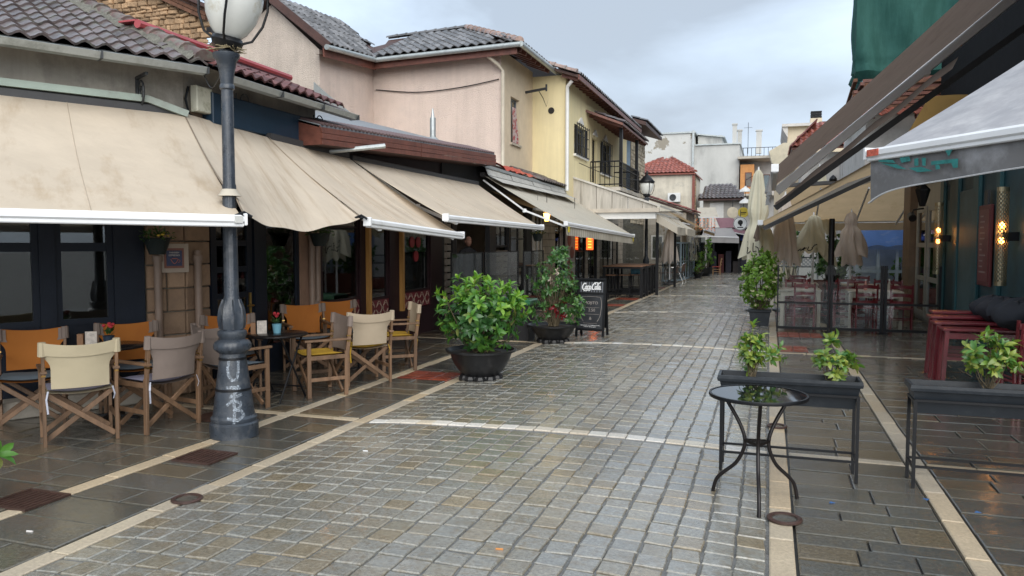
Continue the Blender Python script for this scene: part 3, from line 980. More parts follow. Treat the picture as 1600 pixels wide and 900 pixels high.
# ------------------------------------------------------------------ dark shop with slatted panels
ds = thing('dark_shop', 'dark open shopfront with pale slatted panels behind the big potted shrub', 'building', (-7.2, 17, 0))
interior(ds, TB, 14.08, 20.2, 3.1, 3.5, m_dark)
m_char = mat('charcoal_panel', (.02, .02, .022), .55, .2, spec=.3)
m_slat = mat('pale_slat', (.27, .235, .20), .7, .2, scale=8, piece=.15)
for x0, x1 in ((14.08, 14.2), (14.62, 14.85), (16.85, 17.3), (18.25, 18.4), (19.7, 20.2)):
    one('post', m_char, ds, TB, x0, x1, 0, 2.6, -.1, .02)
one('lintel', m_char, ds, TB, 14.08, 20.2, 2.6, 3.45, -.12, .03)
for x0, x1 in ((14.22, 14.6), (17.34, 18.2)):
    for k in range(17):
        if x0 > 17 and k > 9: break
        one('slat', m_slat, ds, TB, x0, x1, .1+k*.145, .1+k*.145+.115, -.03, -.005)
win(ds, TB, 18.4, 19.7, .3, 2.6, .0, fr=.07, cols=2, rows=3, m=m_char)
win(ds, TB, 17.3, 18.25, 1.6, 2.6, -.02, fr=.05, cols=2, rows=1, m=m_char)
# ------------------------------------------------------------------ pale stone shop under the striped awning
ss = thing('stone_shop', 'pale stone shopfront with posters behind the bar tables', 'building', (-7.2, 25, 0))
TS = frame((-6.1, 0, 0), (0, 1, 0), (0, 0, 1))
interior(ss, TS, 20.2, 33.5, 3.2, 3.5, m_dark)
m_pale = mat('pale_ashlar', (.42, .37, .30), .85, .15, bmp=.6, piece=.2)
for x0, x1 in ((21.0, 22.3), (26.3, 26.7), (28.1, 28.7), (32.5, 33.5)):
    bk = one('pier', m_mortar, ss, TS, x0, x1, 0, 3.2, -.3, .0)
    rg = random.Random(x0)
    yy = 0.0; r_ = 0
    while yy < 3.1:
        h = .2
        nb = max(1, round((x1-x0)/.38))
        off = .19*(r_ % 2)
        e = [x0]+[x0+.38*(k+1)-off for k in range(nb) if x0 < x0+.38*(k+1)-off < x1-.08]+[x1]
        for a, b in zip(e, e[1:]):
            one('stone_block', m_pale, bk, TS, a+.006, b-.006, yy+.006, yy+h-.006, -.05, rg.uniform(.005, .02), ch=.008)
        yy += h; r_ += 1
for x0, x1 in ((20.2, 21.0), (22.3, 23.6), (24.8, 26.3), (26.7, 28.1), (28.7, 30.5), (30.5, 32.5)):
    win(ss, TS, x0, x1, .35, 2.5, -.02, fr=.06, cols=2, rows=2, m=m_white if x0 < 21 else m_char)
    one('base_panel', m_char, ss, TS, x0, x1, 0, .35, -.1, -.02)
one('lintel', m_plaster, ss, TS, 20.2, 33.5, 2.5, 3.3, -.25, -.005)
ps = thing('poster_panel', 'tall pale food poster panel on the stone shopfront', 'poster', (-6.05, 26, .3))
one('board', mat('poster_board', (.5, .47, .44), .5, .1), ps, TS, 23.6, 24.8, .3, 2.5, -.05, .01)
for k in range(5):
    q = MB(); q.lathe([(0, .012), (.16, .01), (.2, 0)], n=14, T=TS @ Matrix.Translation((24.2+.18*(-1)**k, 2.2-.4*k, .012)) @ Matrix.Scale(1.4, 4, (1, 0, 0)))
    q.build('picture', mat('poster_food', (.24, .06, .045), .5, .5, scale=14), ps, w=1)
rs = thing('lit_sign', 'small vertical orange lit blade sign above the bar tables', 'sign', (-5.9, 26.2, 1.3))
q = MB(); q.box((-5.9, 26.2, 1.76), (.28, .08, .64), ch=.01); q.build('case', m_black, rs, w=1)
q = MB(); q.box((-5.9, 26.15, 1.76), (.24, .02, .58)); q.build('face', emit('orange_sign', (.9, .11, .02), 1.0), rs, w=1)
q = MB()
for k in range(5):
    q.box((-5.9, 26.138, 1.56+.1*k), (.12, .006, .04), rz=0)
q.build('lettering', emit('sign_yellow', (.95, .4, .05), 1.1), rs, w=1)
q = MB(); q.beam((-6.08, 26.2, 1.95), (-6.0, 26.2, 1.95), .05, .05); q.beam((-6.08, 26.2, 1.6), (-6.0, 26.2, 1.6), .05, .05); q.build('bracket', m_black, rs, w=1)

# ------------------------------------------------------------------ low tiled edge and sheet between the awnings
lr = thing('low_roof', 'low weathered roof edge with red sheet and grey boards above the striped awning', 'roof', (-6.5, 19.6, 3.2))
q = MB()
q.add([(-5.95, 15.95, 3.42), (-5.95, 23.0, 3.36), (-7.2, 23.0, 3.9), (-7.2, 15.95, 3.95), (-5.95, 15.95, 3.36), (-5.95, 23.0, 3.30), (-7.2, 23.0, 3.84), (-7.2, 15.95, 3.89)], [(0, 1, 2, 3), (7, 6, 5, 4), (0, 4, 5, 1), (1, 5, 6, 2), (2, 6, 7, 3), (3, 7, 4, 0)])
q.build('deck', m_galv, lr, w=1)
tmr = tile_mesh(.24, .34, .06, m_tile_dark)
tile_plane(lr, (-5.9, 20.3, 3.40), (0, 1, 0), (-.92, 0, .38), 11, 3, .24, .34, tmr, random.Random(4))
q = MB()
rg = random.Random(1)
q.grid(lambda u, v: (-6.0-.5*v, 16.2+3.9*u, 3.46+.24*v+.10*max(0, math.sin(math.pi*min(1, u*3)))*(1-v*.3)+rg.uniform(-.03, .03)), 24, 5)
q.build('red_sheet', mat('red_tarp', (.40, .045, .03), .45, .2), lr, w=1, smooth=True)
q = MB()
for k in range(4):
    a, b = 16.0+1.75*k, 16.0+1.75*(k+1)-.03
    q = MB(); q.quad((-5.9, a, 3.2), (-5.9, b, 3.2), (-5.98, b, 3.36), (-5.98, a, 3.38)); q.quad((-5.55, a, 3.02), (-5.55, b, 3.02), (-5.9, b, 3.19), (-5.9, a, 3.19))
    q.build('board', mat('grey_board', (.38, .37, .34), .7, .2), lr, w=1)

# ------------------------------------------------------------------ pink stucco house
m_pink = mat('pink_roughcast', (.68, .555, .48), .95, .07, scale=1.1, bmp=1, bscale=38, bdist=.03, dirt=(.58, .48, .43), dscale=.6, damt=(.5, .75), streak=.12)
m_pinkg = mat('grey_pink_roughcast', (.60, .52, .45), .95, .1, scale=1.1, bmp=1, bscale=34, bdist=.03, dirt=(.46, .40, .35), dscale=.7, damt=(.4, .7), streak=.18)
pk = thing('pink_house', 'two-storey pink roughcast house with grey tiled roof and deep brown eaves', 'house', (-10, 21, 0))
q = MB()
q.add([(-15, 17.2, 0), (-10.9, 17.2, 0), (-10.9, 17.2, 6.6), (-12.3, 17.2, 7.85), (-14.5, 17.2, 6.35), (-15, 17.2, 6.35)], [(0, 1, 2, 3, 4, 5)])
q.build('gable_wall', m_pinkg, pk, w=1)
q = MB(); q.quad((-10.9, 17.2, 0), (-10.9, 20, 0), (-10.9, 20, 6.9), (-10.9, 17.2, 6.6)); q.build('wall', m_pink, pk, w=1)
q = MB(); q.quad((-10.9, 20, 0), (-7.0, 20, 0), (-7.0, 20, 6.95), (-10.9, 20, 6.95)); q.build('wall', m_pink, pk, w=1)
m_sand = mat('sand_render', (.58, .48, .35), .9, .08, bmp=.5)
TP = frame((-7.0, 20, 0), (0, 1, 0), (0, 0, 1))
q = MB(); q.wall((0, 0, 0), (1, 0, 0), (0, 0, 1), 2.94, 6.95, [], .2)
q = MB()
ho = (.82, 1.62, 4.55, 5.85)
for (a, b, c, d) in ((0, ho[0], 0, 6.95), (ho[1], 2.94, 0, 6.95), (ho[0], ho[1], 0, ho[2]), (ho[0], ho[1], ho[3], 6.95)):
    q.quad((a, c, 0), (b, c, 0), (b, d, 0), (a, d, 0))
for (a, b) in (((ho[0], ho[2]), (ho[0], ho[3])), ((ho[0], ho[3]), (ho[1], ho[3])), ((ho[1], ho[3]), (ho[1], ho[2])), ((ho[1], ho[2]), (ho[0], ho[2]))):
    q.quad((a[0], a[1], 0), (b[0], b[1], 0), (b[0], b[1], -.22), (a[0], a[1], -.22))
q.build('wall', m_sand, pk, T=TP)
interior(pk, frame((-7.2, 20, 4.3), (0, 1, 0), (0, 0, 1)), .4, 2.3, 2.2, 1.5, m_dark)
m_grey_fr = mat('grey_window_frame', (.12, .14, .16), .4)
w_ = win(pk, TP, ho[0], ho[1], ho[2], ho[3], -.1, fr=.06, cols=2, m=m_grey_fr)
one('sill', m_pale, w_, TP, ho[0]-.06, ho[1]+.06, ho[2]-.06, ho[2], -.2, .06)
q = MB()
q.grid(lambda u, v: (ho[0]+.05+(.28+.34*v)*u, 5.55-.98*v, .03+.025*math.sin(u*22+v*2)), 16, 12)
q.build('curtain', fabric('lace_curtain', (.6, .5, .47), (.45, .12, .12), .4, samt=(.5, .56), sscale=9, sstr=(1, 1, 1)), w_, T=TP, smooth=True)
q = MB(); q.tube([(-7.25, 19.62, 6.72), (-7.02, 19.8, 6.5), (-6.93, 19.93, 6.35), (-6.93, 19.93, 3.6)], .05, 8); q.build('downpipe', mat('cream_pipe', (.5, .45, .36), .5), pk, w=1, smooth=True)
# roofs
def slab_roof(q, pts, t=.08):
    n = len(pts)
    q.add([*pts]+[(p[0], p[1], p[2]-t) for p in pts], [tuple(range(n)), tuple(range(2*n-1, n-1, -1))]+[(i, n+i, n+(i+1) % n, (i+1) % n) for i in range(n)])
q = MB()
slab_roof(q, [(-10.55, 16.95, 6.62), (-10.55, 19.55, 6.86), (-11.6, 22.6, 8.15), (-12.3, 22.6, 8.05), (-12.3, 16.95, 8.0)])
slab_roof(q, [(-12.3, 16.95, 8.0), (-12.3, 24, 8.0), (-14.8, 24, 6.3), (-14.8, 16.95, 6.3)])
slab_roof(q, [(-10.6, 19.5, 6.86), (-6.35, 19.5, 6.96), (-9.0, 22.5, 8.3), (-11.7, 22.5, 8.2)])
slab_roof(q, [(-6.35, 19.5, 6.96), (-6.35, 26, 6.96), (-9.0, 23.5, 8.3), (-9.0, 22.5, 8.3)])
prf = q.build('roof', m_darkbeam, pk, w=1)
tg = tile_mesh(.25, .36, .065, m_tile_grey)
vv = Vector((0, 3.0, 1.36)).normalized()
tile_plane(prf, (-10.75, 19.42, 6.88), (4.3, 0, .09), vv, 18, 9, .25, .36, tg, random.Random(9), ok=lambda a, b: (a > -b*.28+.0) and a < 4.25-b*.82)
vv2 = Vector((-1.75, 0, 1.4)).normalized()
tile_plane(prf, (-10.5, 17.0, 6.64), (0, 2.6, .2), vv2, 14, 6, .25, .36, tg, random.Random(10), ok=lambda a, b: a < 2.5+b*.7, cap=120)
vv3 = Vector((-2.65, 0, 1.34)).normalized()
tile_plane(prf, (-6.3, 19.6, 6.98), (0, 1, 0), vv3, 24, 3, .25, .36, tg, random.Random(12), ok=lambda a, b: a > b*.9, cap=40)
m_rt = mat('pinkish_ridge_tile', (.30, .21, .18), .5, .3, piece=.3, dirt=(.15, .14, .13), dscale=9)
ridge(prf, (-6.3, 19.45, 6.99), (-9.0, 22.5, 8.36), 11, .12, m_rt)
ridge(prf, (-9.0, 22.5, 8.36), (-11.7, 22.5, 8.26), 8, .1, m_tile_grey)
ridge(prf, (-12.3, 16.9, 8.03), (-12.3, 22.5, 8.08), 12, .1, m_tile_grey)
q = MB(); q.tube([(-10.5, 16.9, 6.56), (-10.5, 19.42, 6.8)], .07, 10); q.tube([(-10.5, 19.42, 6.8), (-6.25, 19.42, 6.9)], .07, 10); q.tube([(-6.25, 19.4, 6.9), (-6.25, 26, 6.9)], .075, 10)
q.build('gutter', m_galv, prf, w=1, smooth=True)
q = MB(); q.beam((-10.62, 16.95, 6.45), (-10.62, 19.6, 6.68), .04, .22); q.beam((-10.62, 19.56, 6.7), (-6.4, 19.56, 6.8), .22, .04, up=(0, 1, 0))
q.quad((-10.62, 19.56, 6.62), (-6.4, 19.56, 6.72), (-6.4, 20.0, 6.8), (-10.62, 20.0, 6.7)); q.quad((-10.62, 17, 6.4), (-10.62, 20, 6.68), (-10.9, 20, 6.72), (-10.9, 17, 6.44))
q.build('eave_board', m_brownwood, prf, w=1)
q = MB(); q.beam((-10.5, 17.0, 6.6), (-12.3, 17.0, 8.03), .06, .2); q.beam((-12.3, 17.0, 8.03), (-14.8, 17.0, 6.32), .06, .2); q.build('barge_board', m_darkbeam, prf, w=1)
for k in range(7):
    yy = 19.8+k*.45
    q = MB(); q.beam((-6.35, yy, 6.84), (-7.05, yy, 7.12), .1, .12); q.build('rafter', m_brownwood, prf, w=1)
q = MB(); q.quad((-6.34, 19.5, 6.9), (-6.34, 23, 6.9), (-7.2, 23, 7.28), (-7.2, 19.5, 7.28)); q.build('soffit', m_darkbeam, prf, w=1)
q = MB(); q.add([(-10.895, 17.25, 5.5), (-10.85, 17.3, 5.95), (-10.85, 20.0, 4.6), (-10.895, 20.0, 4.2)], [(0, 1, 2, 3)]); q = MB()
q.prism([(-10.95, 5.75), (-10.6, 5.45), (-9.55, 4.65), (-9.55, 4.2), (-10.95, 4.2)], 'y', 17.0, 17.06); q.build('flashing', m_galv, pk, w=1)
br = thing('iron_bracket', 'rusty iron bracket with dangling wire on the yellow wall corner', 'bracket', (-6.9, 22.6, 6.2))
q = MB(); q.tube([(-7.0, 22.2, 6.2), (-6.35, 22.2, 6.28)], .04, 8); q.tube([(-6.35, 22.2, 6.4), (-6.35, 22.2, 6.2)], .03, 6); q.build('bar', m_iron, br, w=1)
q = MB(); q.tube([(-6.6, 22.2, 6.25), (-6.45, 22.2, 6.0), (-6.35, 22.2, 5.75), (-6.28, 22.2, 6.0), (-6.35, 22.2, 6.3)], .012, 5); q.build('wire', m_black, br, w=1)

# ------------------------------------------------------------------ yellow house
m_yel = mat('yellow_render', (.74, .64, .385), .9, .05, scale=1.2, bmp=.15, bscale=30, dirt=(.68, .585, .37), dscale=.7, damt=(.5, .8), streak=.14)
yh = thing('yellow_house', 'two-storey yellow house with barred window, balcony and tiled canopy', 'house', (-7.5, 28, 0))
TY = frame((-5.95, 22.93, 0), (0, 1, 0), (0, 0, 1))
q = MB()
holes = [(1.1, 2.8, 4.55, 5.5), (3.7, 4.6, 3.85, 5.4), (5.1, 6.8, 4.3, 5.45)]
us = sorted({0, 10.6, *[h[0] for h in holes], *[h[1] for h in holes]}); zs = sorted({3.0, 6.8, *[h[2] for h in holes], *[h[3] for h in holes]})
for i in range(len(us)-1):
    for j in range(len(zs)-1):
        m_, k_ = (us[i]+us[i+1])/2, (zs[j]+zs[j+1])/2
        if any(h[0] < m_ < h[1] and h[2] < k_ < h[3] for h in holes): continue
        q.quad((us[i], zs[j], 0), (us[i+1], zs[j], 0), (us[i+1], zs[j+1], 0), (us[i], zs[j+1], 0))
for h in holes:
    for a, b in (((h[0], h[2]), (h[0], h[3])), ((h[0], h[3]), (h[1], h[3])), ((h[1], h[3]), (h[1], h[2])), ((h[1], h[2]), (h[0], h[2]))):
        q.quad((*a, 0), (*b, 0), (*b, -.2), (*a, -.2))
q.build('street_wall', m_yel, yh, T=TY)
q = MB(); q.quad((-7.2, 22.93, 2.6), (-5.95, 22.93, 2.6), (-5.95, 22.93, 6.8), (-7.2, 22.93, 6.8)); q.build('end_wall', m_yel, yh, w=1)
interior(yh, frame((-6.2, 22.93, 3.7), (0, 1, 0), (0, 0, 1)), .6, 9.5, 2.4, 1.5, m_dark)
for k, h in enumerate(holes):
    w_ = win(yh, TY, *h, -.12, fr=.07, cols=2, m=m_black if k else m_grey_fr, name='window' if k != 1 else 'balcony_door')
    if k != 1:
        one('sill', m_white, w_, TY, h[0]-.08, h[1]+.08, h[2]-.07, h[2], -.1, .08)
        q = MB()
        for i in range(7):
            x = h[0]+(h[1]-h[0])*i/6
            q.tube([(x, h[2]-.03, .1), (x, h[3]+.05, .1)], .014, 5)
        for i in range(4):
            z = h[2]+(h[3]-h[2])*i/3
            q.tube([(h[0]-.03, z, .1), (h[1]+.03, z, .1)], .014, 5)
        q.build('window_grille', m_iron, w_, T=TY)
        for sx in (0, 1):
            one('shutter', m_black, w_, TY, (h[0]+.02) if sx == 0 else h[1]-.3, (h[0]+.3) if sx == 0 else h[1]-.02, h[2]+.02, h[3]-.02, .02, .05)
    q = MB(); cx = (h[0]+h[1])/2
    q.prism([(cx-.35, h[3]+.1), (cx+.35, h[3]+.1), (cx, h[3]+.32), (cx-.35, h[3]+.14)], 'z', .0, .05); q.build('pediment', m_white, w_, T=TY)
q = MB(); q.tube([(-5.7, 22.7, 6.55), (-5.86, 22.8, 6.42), (-5.88, 22.86, 6.2), (-5.88, 22.86, 3.3)], .055, 8); q.build('downpipe', m_white, yh, w=1, smooth=True)
q = MB(); q.lathe([(0, .02), (.08, .02), (.1, 0)], n=14, T=frame((-6.4, 22.92, 5.75), (1, 0, 0), (0, 0, 1))); q.build('vent_hole', m_dark, yh, w=1)
q = MB()
slab_roof(q, [(-5.45, 22.5, 6.68), (-5.45, 34.2, 6.68), (-8.4, 34.2, 7.7), (-8.4, 22.5, 7.7)])
yrf = q.build('roof', m_darkbeam, yh, w=1)
tile_plane(yrf, (-5.4, 22.5, 6.7), (0, 1, 0), (-2.95, 0, 1.02), 46, 2, .25, .36, tg, random.Random(14), cap=100)
ridge(yrf, (-5.5, 22.5, 6.74), (-8.2, 22.5, 7.7), 8, .12, m_rt)
for k in range(22):
    q = MB(); q.beam((-5.5, 22.7+k*.5, 6.58), (-6.0, 22.7+k*.5, 6.74), .09, .1); q.build('rafter', m_brownwood, yrf, w=1)
q = MB(); q.beam((-5.44, 22.5, 6.62), (-5.44, 34.2, 6.62), .04, .14); q.build('eave_board', m_brownwood, yrf, w=1)
# canopy over the balcony
cn = MB()
slab_roof(cn, [(-4.75, 26.0, 5.75), (-4.75, 31.6, 5.75), (-6.0, 31.6, 6.22), (-6.0, 25.6, 6.22)])
can = cn.build('balcony_canopy', m_brownwood, yh, w=1)
tile_plane(can, (-4.7, 26.0, 5.77), (0, 1, 0), (-1.25, 0, .47), 22, 3, .25, .36, tile_mesh(.25, .36, .065, m_tile_dark), random.Random(15))
for k in range(9):
    q = MB(); q.beam((-4.8, 26.2+k*.65, 5.66), (-5.95, 26.2+k*.65, 6.08), .08, .1); q.build('rafter', m_brownwood, can, w=1)
for yy in (26.6, 29.9):
    q = MB(); q.box((-4.92, yy, 4.65), (.11, .11, 2.15)); q.build('balcony_post', m_black, yh, w=1)
q = MB(); q.span(-5.95, -4.85, 26.1, 30.5, 3.5, 3.62); q.build('balcony_floor', m_plaster, yh, w=1)
rl = MB()
rl.tube([(-5.9, 26.2, 4.5), (-4.9, 26.2, 4.5), (-4.9, 30.4, 4.5), (-5.9, 30.4, 4.5)], .025, 6); rl.tube([(-5.9, 26.2, 3.72), (-4.9, 26.2, 3.72), (-4.9, 30.4, 3.72), (-5.9, 30.4, 3.72)], .02, 6); rl.tube([(-5.9, 26.2, 4.32), (-4.9, 26.2, 4.32), (-4.9, 30.4, 4.32)], .015, 6)
rail = rl.build('balcony_railing', m_black, yh, w=1)
for k in range(7):
    q = MB(); q.tube([(-5.9+k/6, 26.2, 3.66), (-5.9+k/6, 26.2, 4.5)], .012, 5); q.build('baluster', m_black, rail, w=1)
for k in range(1, 29):
    q = MB(); q.tube([(-4.9, 26.2+4.2*k/28, 3.66), (-4.9, 26.2+4.2*k/28, 4.5)], .012, 5); q.build('baluster', m_black, rail, w=1)

# ------------------------------------------------------------------ lean-to canopy with grey gable panel
lt = thing('lean_to_canopy', 'lean-to canopy with streaked grey gable panel and white fascia beside the yellow house', 'canopy', (-4.7, 26, 0))
m_panel = mat('streaked_board', (.44, .41, .36), .8, .15, scale=3, stretch=(3, 3, .4), dirt=(.30, .28, .24), dscale=2.2)
edges = [-6.1, -5.7, -5.2, -4.7, -4.2, -3.75, -3.3]
zt = lambda x: 3.82-(x+6.1)*.345
for a, b in zip(edges, edges[1:]):
    q = MB(); q.prism([(a+.008, 2.78), (b-.008, 2.78), (b-.008, zt(b)), (a+.008, zt(a))], 'y', 23.95, 24.0); q.build('gable_board', m_panel, lt, w=1)
q = MB(); slab_roof(q, [(-3.2, 23.9, zt(-3.2)+.05), (-3.2, 30.5, zt(-3.2)+.05), (-6.1, 30.5, 3.87), (-6.1, 23.9, 3.87)], .06); q.build('roof', mat('pale_sheet', (.5, .48, .44), .6, .15), lt, w=1)
q = MB(); q.beam((-5.6, 23.93, 2.72), (-3.22, 23.93, 2.72), .1, .12, up=(0, 0, 1)); q.build('beam', mat('stone_trim', (.48, .43, .36), .8), lt, w=1)
q = MB(); q.span(-5.3, -3.35, 23.98, 24.06, 2.46, 2.66); q.span(-3.42, -3.34, 24.06, 30.4, 2.46, 2.66); q.build('fascia', m_white, lt, w=1)
for x, yy in ((-3.45, 25.2), (-3.45, 30.2), (-5.25, 24.1)):
    q = MB(); q.box((x, yy, 1.25), (.09, .09, 2.5)); q.build('post', m_black, lt, w=1)
m_cream_f = fabric('cream_canvas', (.60, .55, .46), (.45, .39, .30), .3)
for (ya, yb) in ((24.2, 26.6), (27.2, 30.2)):
    q = MB()
    xo = -2.7
    q.grid(lambda u, v: (-3.35+(xo+3.35)*v, ya+(yb-ya)*u, 2.62-.42*v-.03*math.sin(math.pi*v)), 8, 5)
    q.grid(lambda u, v: (xo+.02*math.sin(u*9), ya+(yb-ya)*u, 2.2-.24*v), 10, 2)
    q.quad((-3.35, ya, 2.6), (xo, ya, 2.2), (xo, ya, 1.98), (-3.35, ya, 2.36))
    q.build('side_awning', m_cream_f, lt, w=1, smooth=True)
# stone building with white quoins behind
sb = thing('stone_house', 'narrow rubble stone house with blue panel and dark eave behind the yellow house', 'house', (-7, 36, 0))
q = MB(); q.span(-9, -5.95, 34.6, 38.5, 0, 7.0); q.build('wall', m_mortar, sb, w=1)
m_rub = mat('pale_rubble', (.46, .40, .30), .9, .25, scale=5, bmp=.6, piece=.3)
rg = random.Random(21)
TSb = frame((-5.95, 34.6, 0), (0, 1, 0), (0, 0, 1))
z = 2.6
while z < 6.9:
    h = rg.uniform(.14, .22); x = 0
    while x < 3.85:
        w_ = min(rg.uniform(.25, .5), 3.9-x)
        q = MB(); q.span(x+.01, x+w_-.01, z+.01, z+h-.01, -.05, rg.uniform(.01, .05), ch=.01); q.build('stone_block', m_rub, sb, T=TSb)
        x += w_
    z += h
q = MB(); q.span(-6.6, -5.98, 34.5, 34.58, 3, 7.0); q.build('blue_panel', mat('pale_blue_render', (.25, .34, .44), .8), sb, w=1)
q = MB(); slab_roof(q, [(-5.2, 34.0, 7.0), (-5.2, 39.3, 7.0), (-9, 39.3, 8.2), (-9, 34.0, 8.2)], .16); sbr = q.build('roof', m_darkbeam, sb, w=1)
tile_plane(sbr, (-5.15, 34.0, 7.04), (0, 1, 0), (-3.8, 0, 1.2), 21, 2, .25, .36, tg, random.Random(16))

# ------------------------------------------------------------------ ruined stone house, top left
ru = thing('ruined_stone_house', 'crumbling rubble stone house with bare rotten eave above the corner cafe', 'house', (-12.5, 13.4, 0))
q = MB(); q.add([(-19, 13, 3), (-10.85, 13, 3), (-10.85, 13, 6.28), (-14, 13, 7.85), (-19, 13, 7.85), (-13, 15.6, 3), (-13, 15.6, 6.28)], [(0, 1, 2, 3, 4), (1, 5, 6, 2)]); q.build('wall', mat('ochre_mortar', (.30, .20, .12), .95, .35, scale=5, bmp=1, bscale=20, bdist=.04), ru, w=1)
m_och = mat('ochre_rubble', (.36, .235, .135), .92, .35, scale=6, bmp=.9, bscale=26, bdist=.03, piece=.35)
rg = random.Random(31)
TR = frame((-14.0, 13.0, 4.2), (1, 0, 0), (0, 0, 1))
z = 0
while z < 3.2:
    h = rg.uniform(.06, .13); x = 0
    while x < 3.1 and z < 2.0+(3.15-x)*.48:
        w_ = rg.uniform(.1, .3)
        if not (1.0 < x+w_/2 < 1.85 and 1.05 < z < 1.9):
            q = MB(); q.box((x+w_/2, z+h/2, .0), (w_-.02, h-.015, rg.uniform(.04, .14)), rz=rg.gauss(0, .12), ch=.015); q.build('stone_block', m_och, ru, T=TR)
        x += w_
    z += h
w_ = win(ru, TR, 1.05, 1.8, 1.1, 1.88, .03, fr=.06, cols=1, m=mat('old_grey_wood', (.25, .25, .26), .7), gm=mat('dusty_pane', (.10, .125, .14), .25, bmp=0))
one('jamb', m_plaster, ru, TR, .7, 1.04, 1.1, 1.95, -.02, .09)
q = MB(); slab_roof(q, [(-14.2, 12.75, 8.06), (-10.55, 12.75, 6.38), (-12.7, 15.8, 6.6), (-14.6, 15.8, 8.06)], .08); rrf = q.build('roof', m_darkbeam, ru, w=1)
for k in range(3):
    q = MB(); q.beam((-14.1, 12.93-.02*k, 7.92-.09*k), (-10.75, 12.93-.02*k, 6.36-.09*k), .08, .07); q.build('rotten_beam', mat('rotten_wood', (.13, .06, .035), .9, .4, scale=9, bmp=.8), rrf, w=1)
tile_plane(rrf, (-14.2, 12.72, 8.08), (3.65, 0, -1.67), (0, 1, .02), 22, 2, .18, .25, tm, random.Random(17))
# ================================================================== FAR END OF THE STREET
def tiles_on(roof, o, u, v, nu, nv, m, seed, ok=None, w=.25, l=.36, cap=300):
    tile_plane(roof, o, u, v, nu, nv, w, l, tile_mesh(w, l, w*.26, m), random.Random(seed), ok, cap)
m_peel = mat('peeling_white_render', (.50, .50, .48), .9, .12, scale=.6, bmp=.4, bscale=9, bdist=.03, dirt=(.26, .235, .19), dscale=.6, damt=(.55, .58))
m_peel2 = mat('stained_grey_render', (.44, .44, .42), .9, .14, scale=.5, bmp=.3, dirt=(.25, .25, .24), dscale=.45, damt=(.52, .7), stretch=(1, 1, .5))
ga = thing('grey_apartment_block', 'big windowless grey block with peeling render at the end of the street', 'building', (-6, 66, 0))
q = MB(); q.span(-13, -5.8, 62, 72, 0, 10.3); q.build('tall_wall', m_peel, ga, w=1)
q = MB(); q.span(-5.8, -2.3, 62.02, 71.98, 0, 9.3); q.build('low_wall', m_peel2, ga, w=1)
q = MB(); q.span(-13.1, -5.6, 61.9, 72.1, 10.3, 10.42); q.span(-5.6, -2.2, 61.9, 72.1, 9.3, 9.4); q.span(-5.85, -5.7, 61.85, 61.99, 3, 10.5); q.build('coping', m_galv, ga, w=1)
q = MB(); q.span(-5.6, -3.7, 64, 70, 9.4, 10.3); q.build('roof_hut', m_peel2, ga, w=1)
q = MB(); slab_roof(q, [(-5.7, 63.8, 10.5), (-3.5, 63.8, 10.2), (-3.5, 70, 10.2), (-5.7, 70, 10.5)], .1); q.build('hut_roof', m_galv, ga, w=1)
for x, yy, h in ((-2.7, 62.6, 1.5), (-2.35, 63.2, 1.1)):
    q = MB(); q.box((x, yy, 9.35+h/2), (.32, .32, h)); q.box((x, yy, 9.4+h), (.42, .42, .1)); q.build('chimney', m_peel2, ga, w=1)
oa = thing('orange_apartment_block', 'far apartment block with orange wall panel, window and balconies', 'building', (0, 68, 0))
TO = frame((-2.28, 62, 0), (0, 1, 0), (0, 0, 1))
q = MB(); q.span(-2.27, 3.5, 64, 95, 0, 8.6); q.build('wall', mat('grey_render', (.42, .41, .40), .9), oa, w=1)
q = MB(); q.span(-2.2, -1.2, 61.7, 63.9, 5.5, 7.7); q.build('orange_panel', mat('orange_render', (.50, .23, .08), .85), oa, w=1)
for k, (yz) in enumerate((6.05,)):
    win(oa, frame((-1.95, 61.69, 0), (1, 0, 0), (0, 0, 1)), .1, .6, 6.0, 7.1, .03, fr=.06, m=m_brownwood, rows=2)
for z in (5.3, 8.1):
    q = MB(); q.span(-2.4, .6, 61.2, 66, z, z+.16); q.build('balcony_slab', m_plaster, oa, w=1)
q = MB()
for k in range(9): q.tube([(-2.0+.3*k, 61.3, 8.26), (-2.0+.3*k, 61.3, 8.9)], .02, 5)
q.tube([(-2.1, 61.3, 8.9), (.5, 61.3, 8.9)], .025, 5); q.build('balcony_railing', m_iron, oa, w=1)
for x in (-.55, .1):
    win(oa, frame((x, 63.98, 0), (1, 0, 0), (0, 0, 1)), 0, .5, 5.9, 7.1, .02, fr=.06, m=m_brownwood)
q = MB(); q.span(-1.1, -.7, 62.5, 62.9, 8.6, 10.3); q.span(-1.16, -.64, 62.45, 62.95, 10.3, 10.4); q.build('chimney', m_peel, oa, w=1)
q = MB(); q.tube([(-1.7, 62.6, 8.6), (-1.7, 62.6, 11)], .02, 5); q.tube([(-2.0, 62.6, 10.6), (-1.4, 62.6, 10.6)], .012, 5); q.build('antenna', m_iron, oa, w=1)
wh = thing('white_house', 'plain cream house with red tiled hip roof and air conditioner at the street end', 'house', (-6, 50, 0))
m_cr = mat('cream_render', (.62, .57, .47), .9, .06, dirt=(.5, .46, .38), streak=.2)
q = MB(); q.span(-8.6, -4.45, 48, 53, 0, 5.95); q.build('wall', m_cr, wh, w=1)
q = MB(); slab_roof(q, [(-8.7, 47.8, 5.95), (-4.3, 47.8, 5.95), (-6.0, 50.2, 7.1), (-6.6, 50.2, 7.1)], .08); slab_roof(q, [(-4.3, 47.8, 5.95), (-4.3, 53, 5.95), (-6.0, 50.6, 7.1), (-6.0, 50.2, 7.1)], .08); slab_roof(q, [(-8.7, 53, 5.95), (-8.7, 47.8, 5.95), (-6.6, 50.2, 7.1), (-6.6, 50.6, 7.1)], .08)
wr = q.build('roof', m_tile_red, wh, w=1)
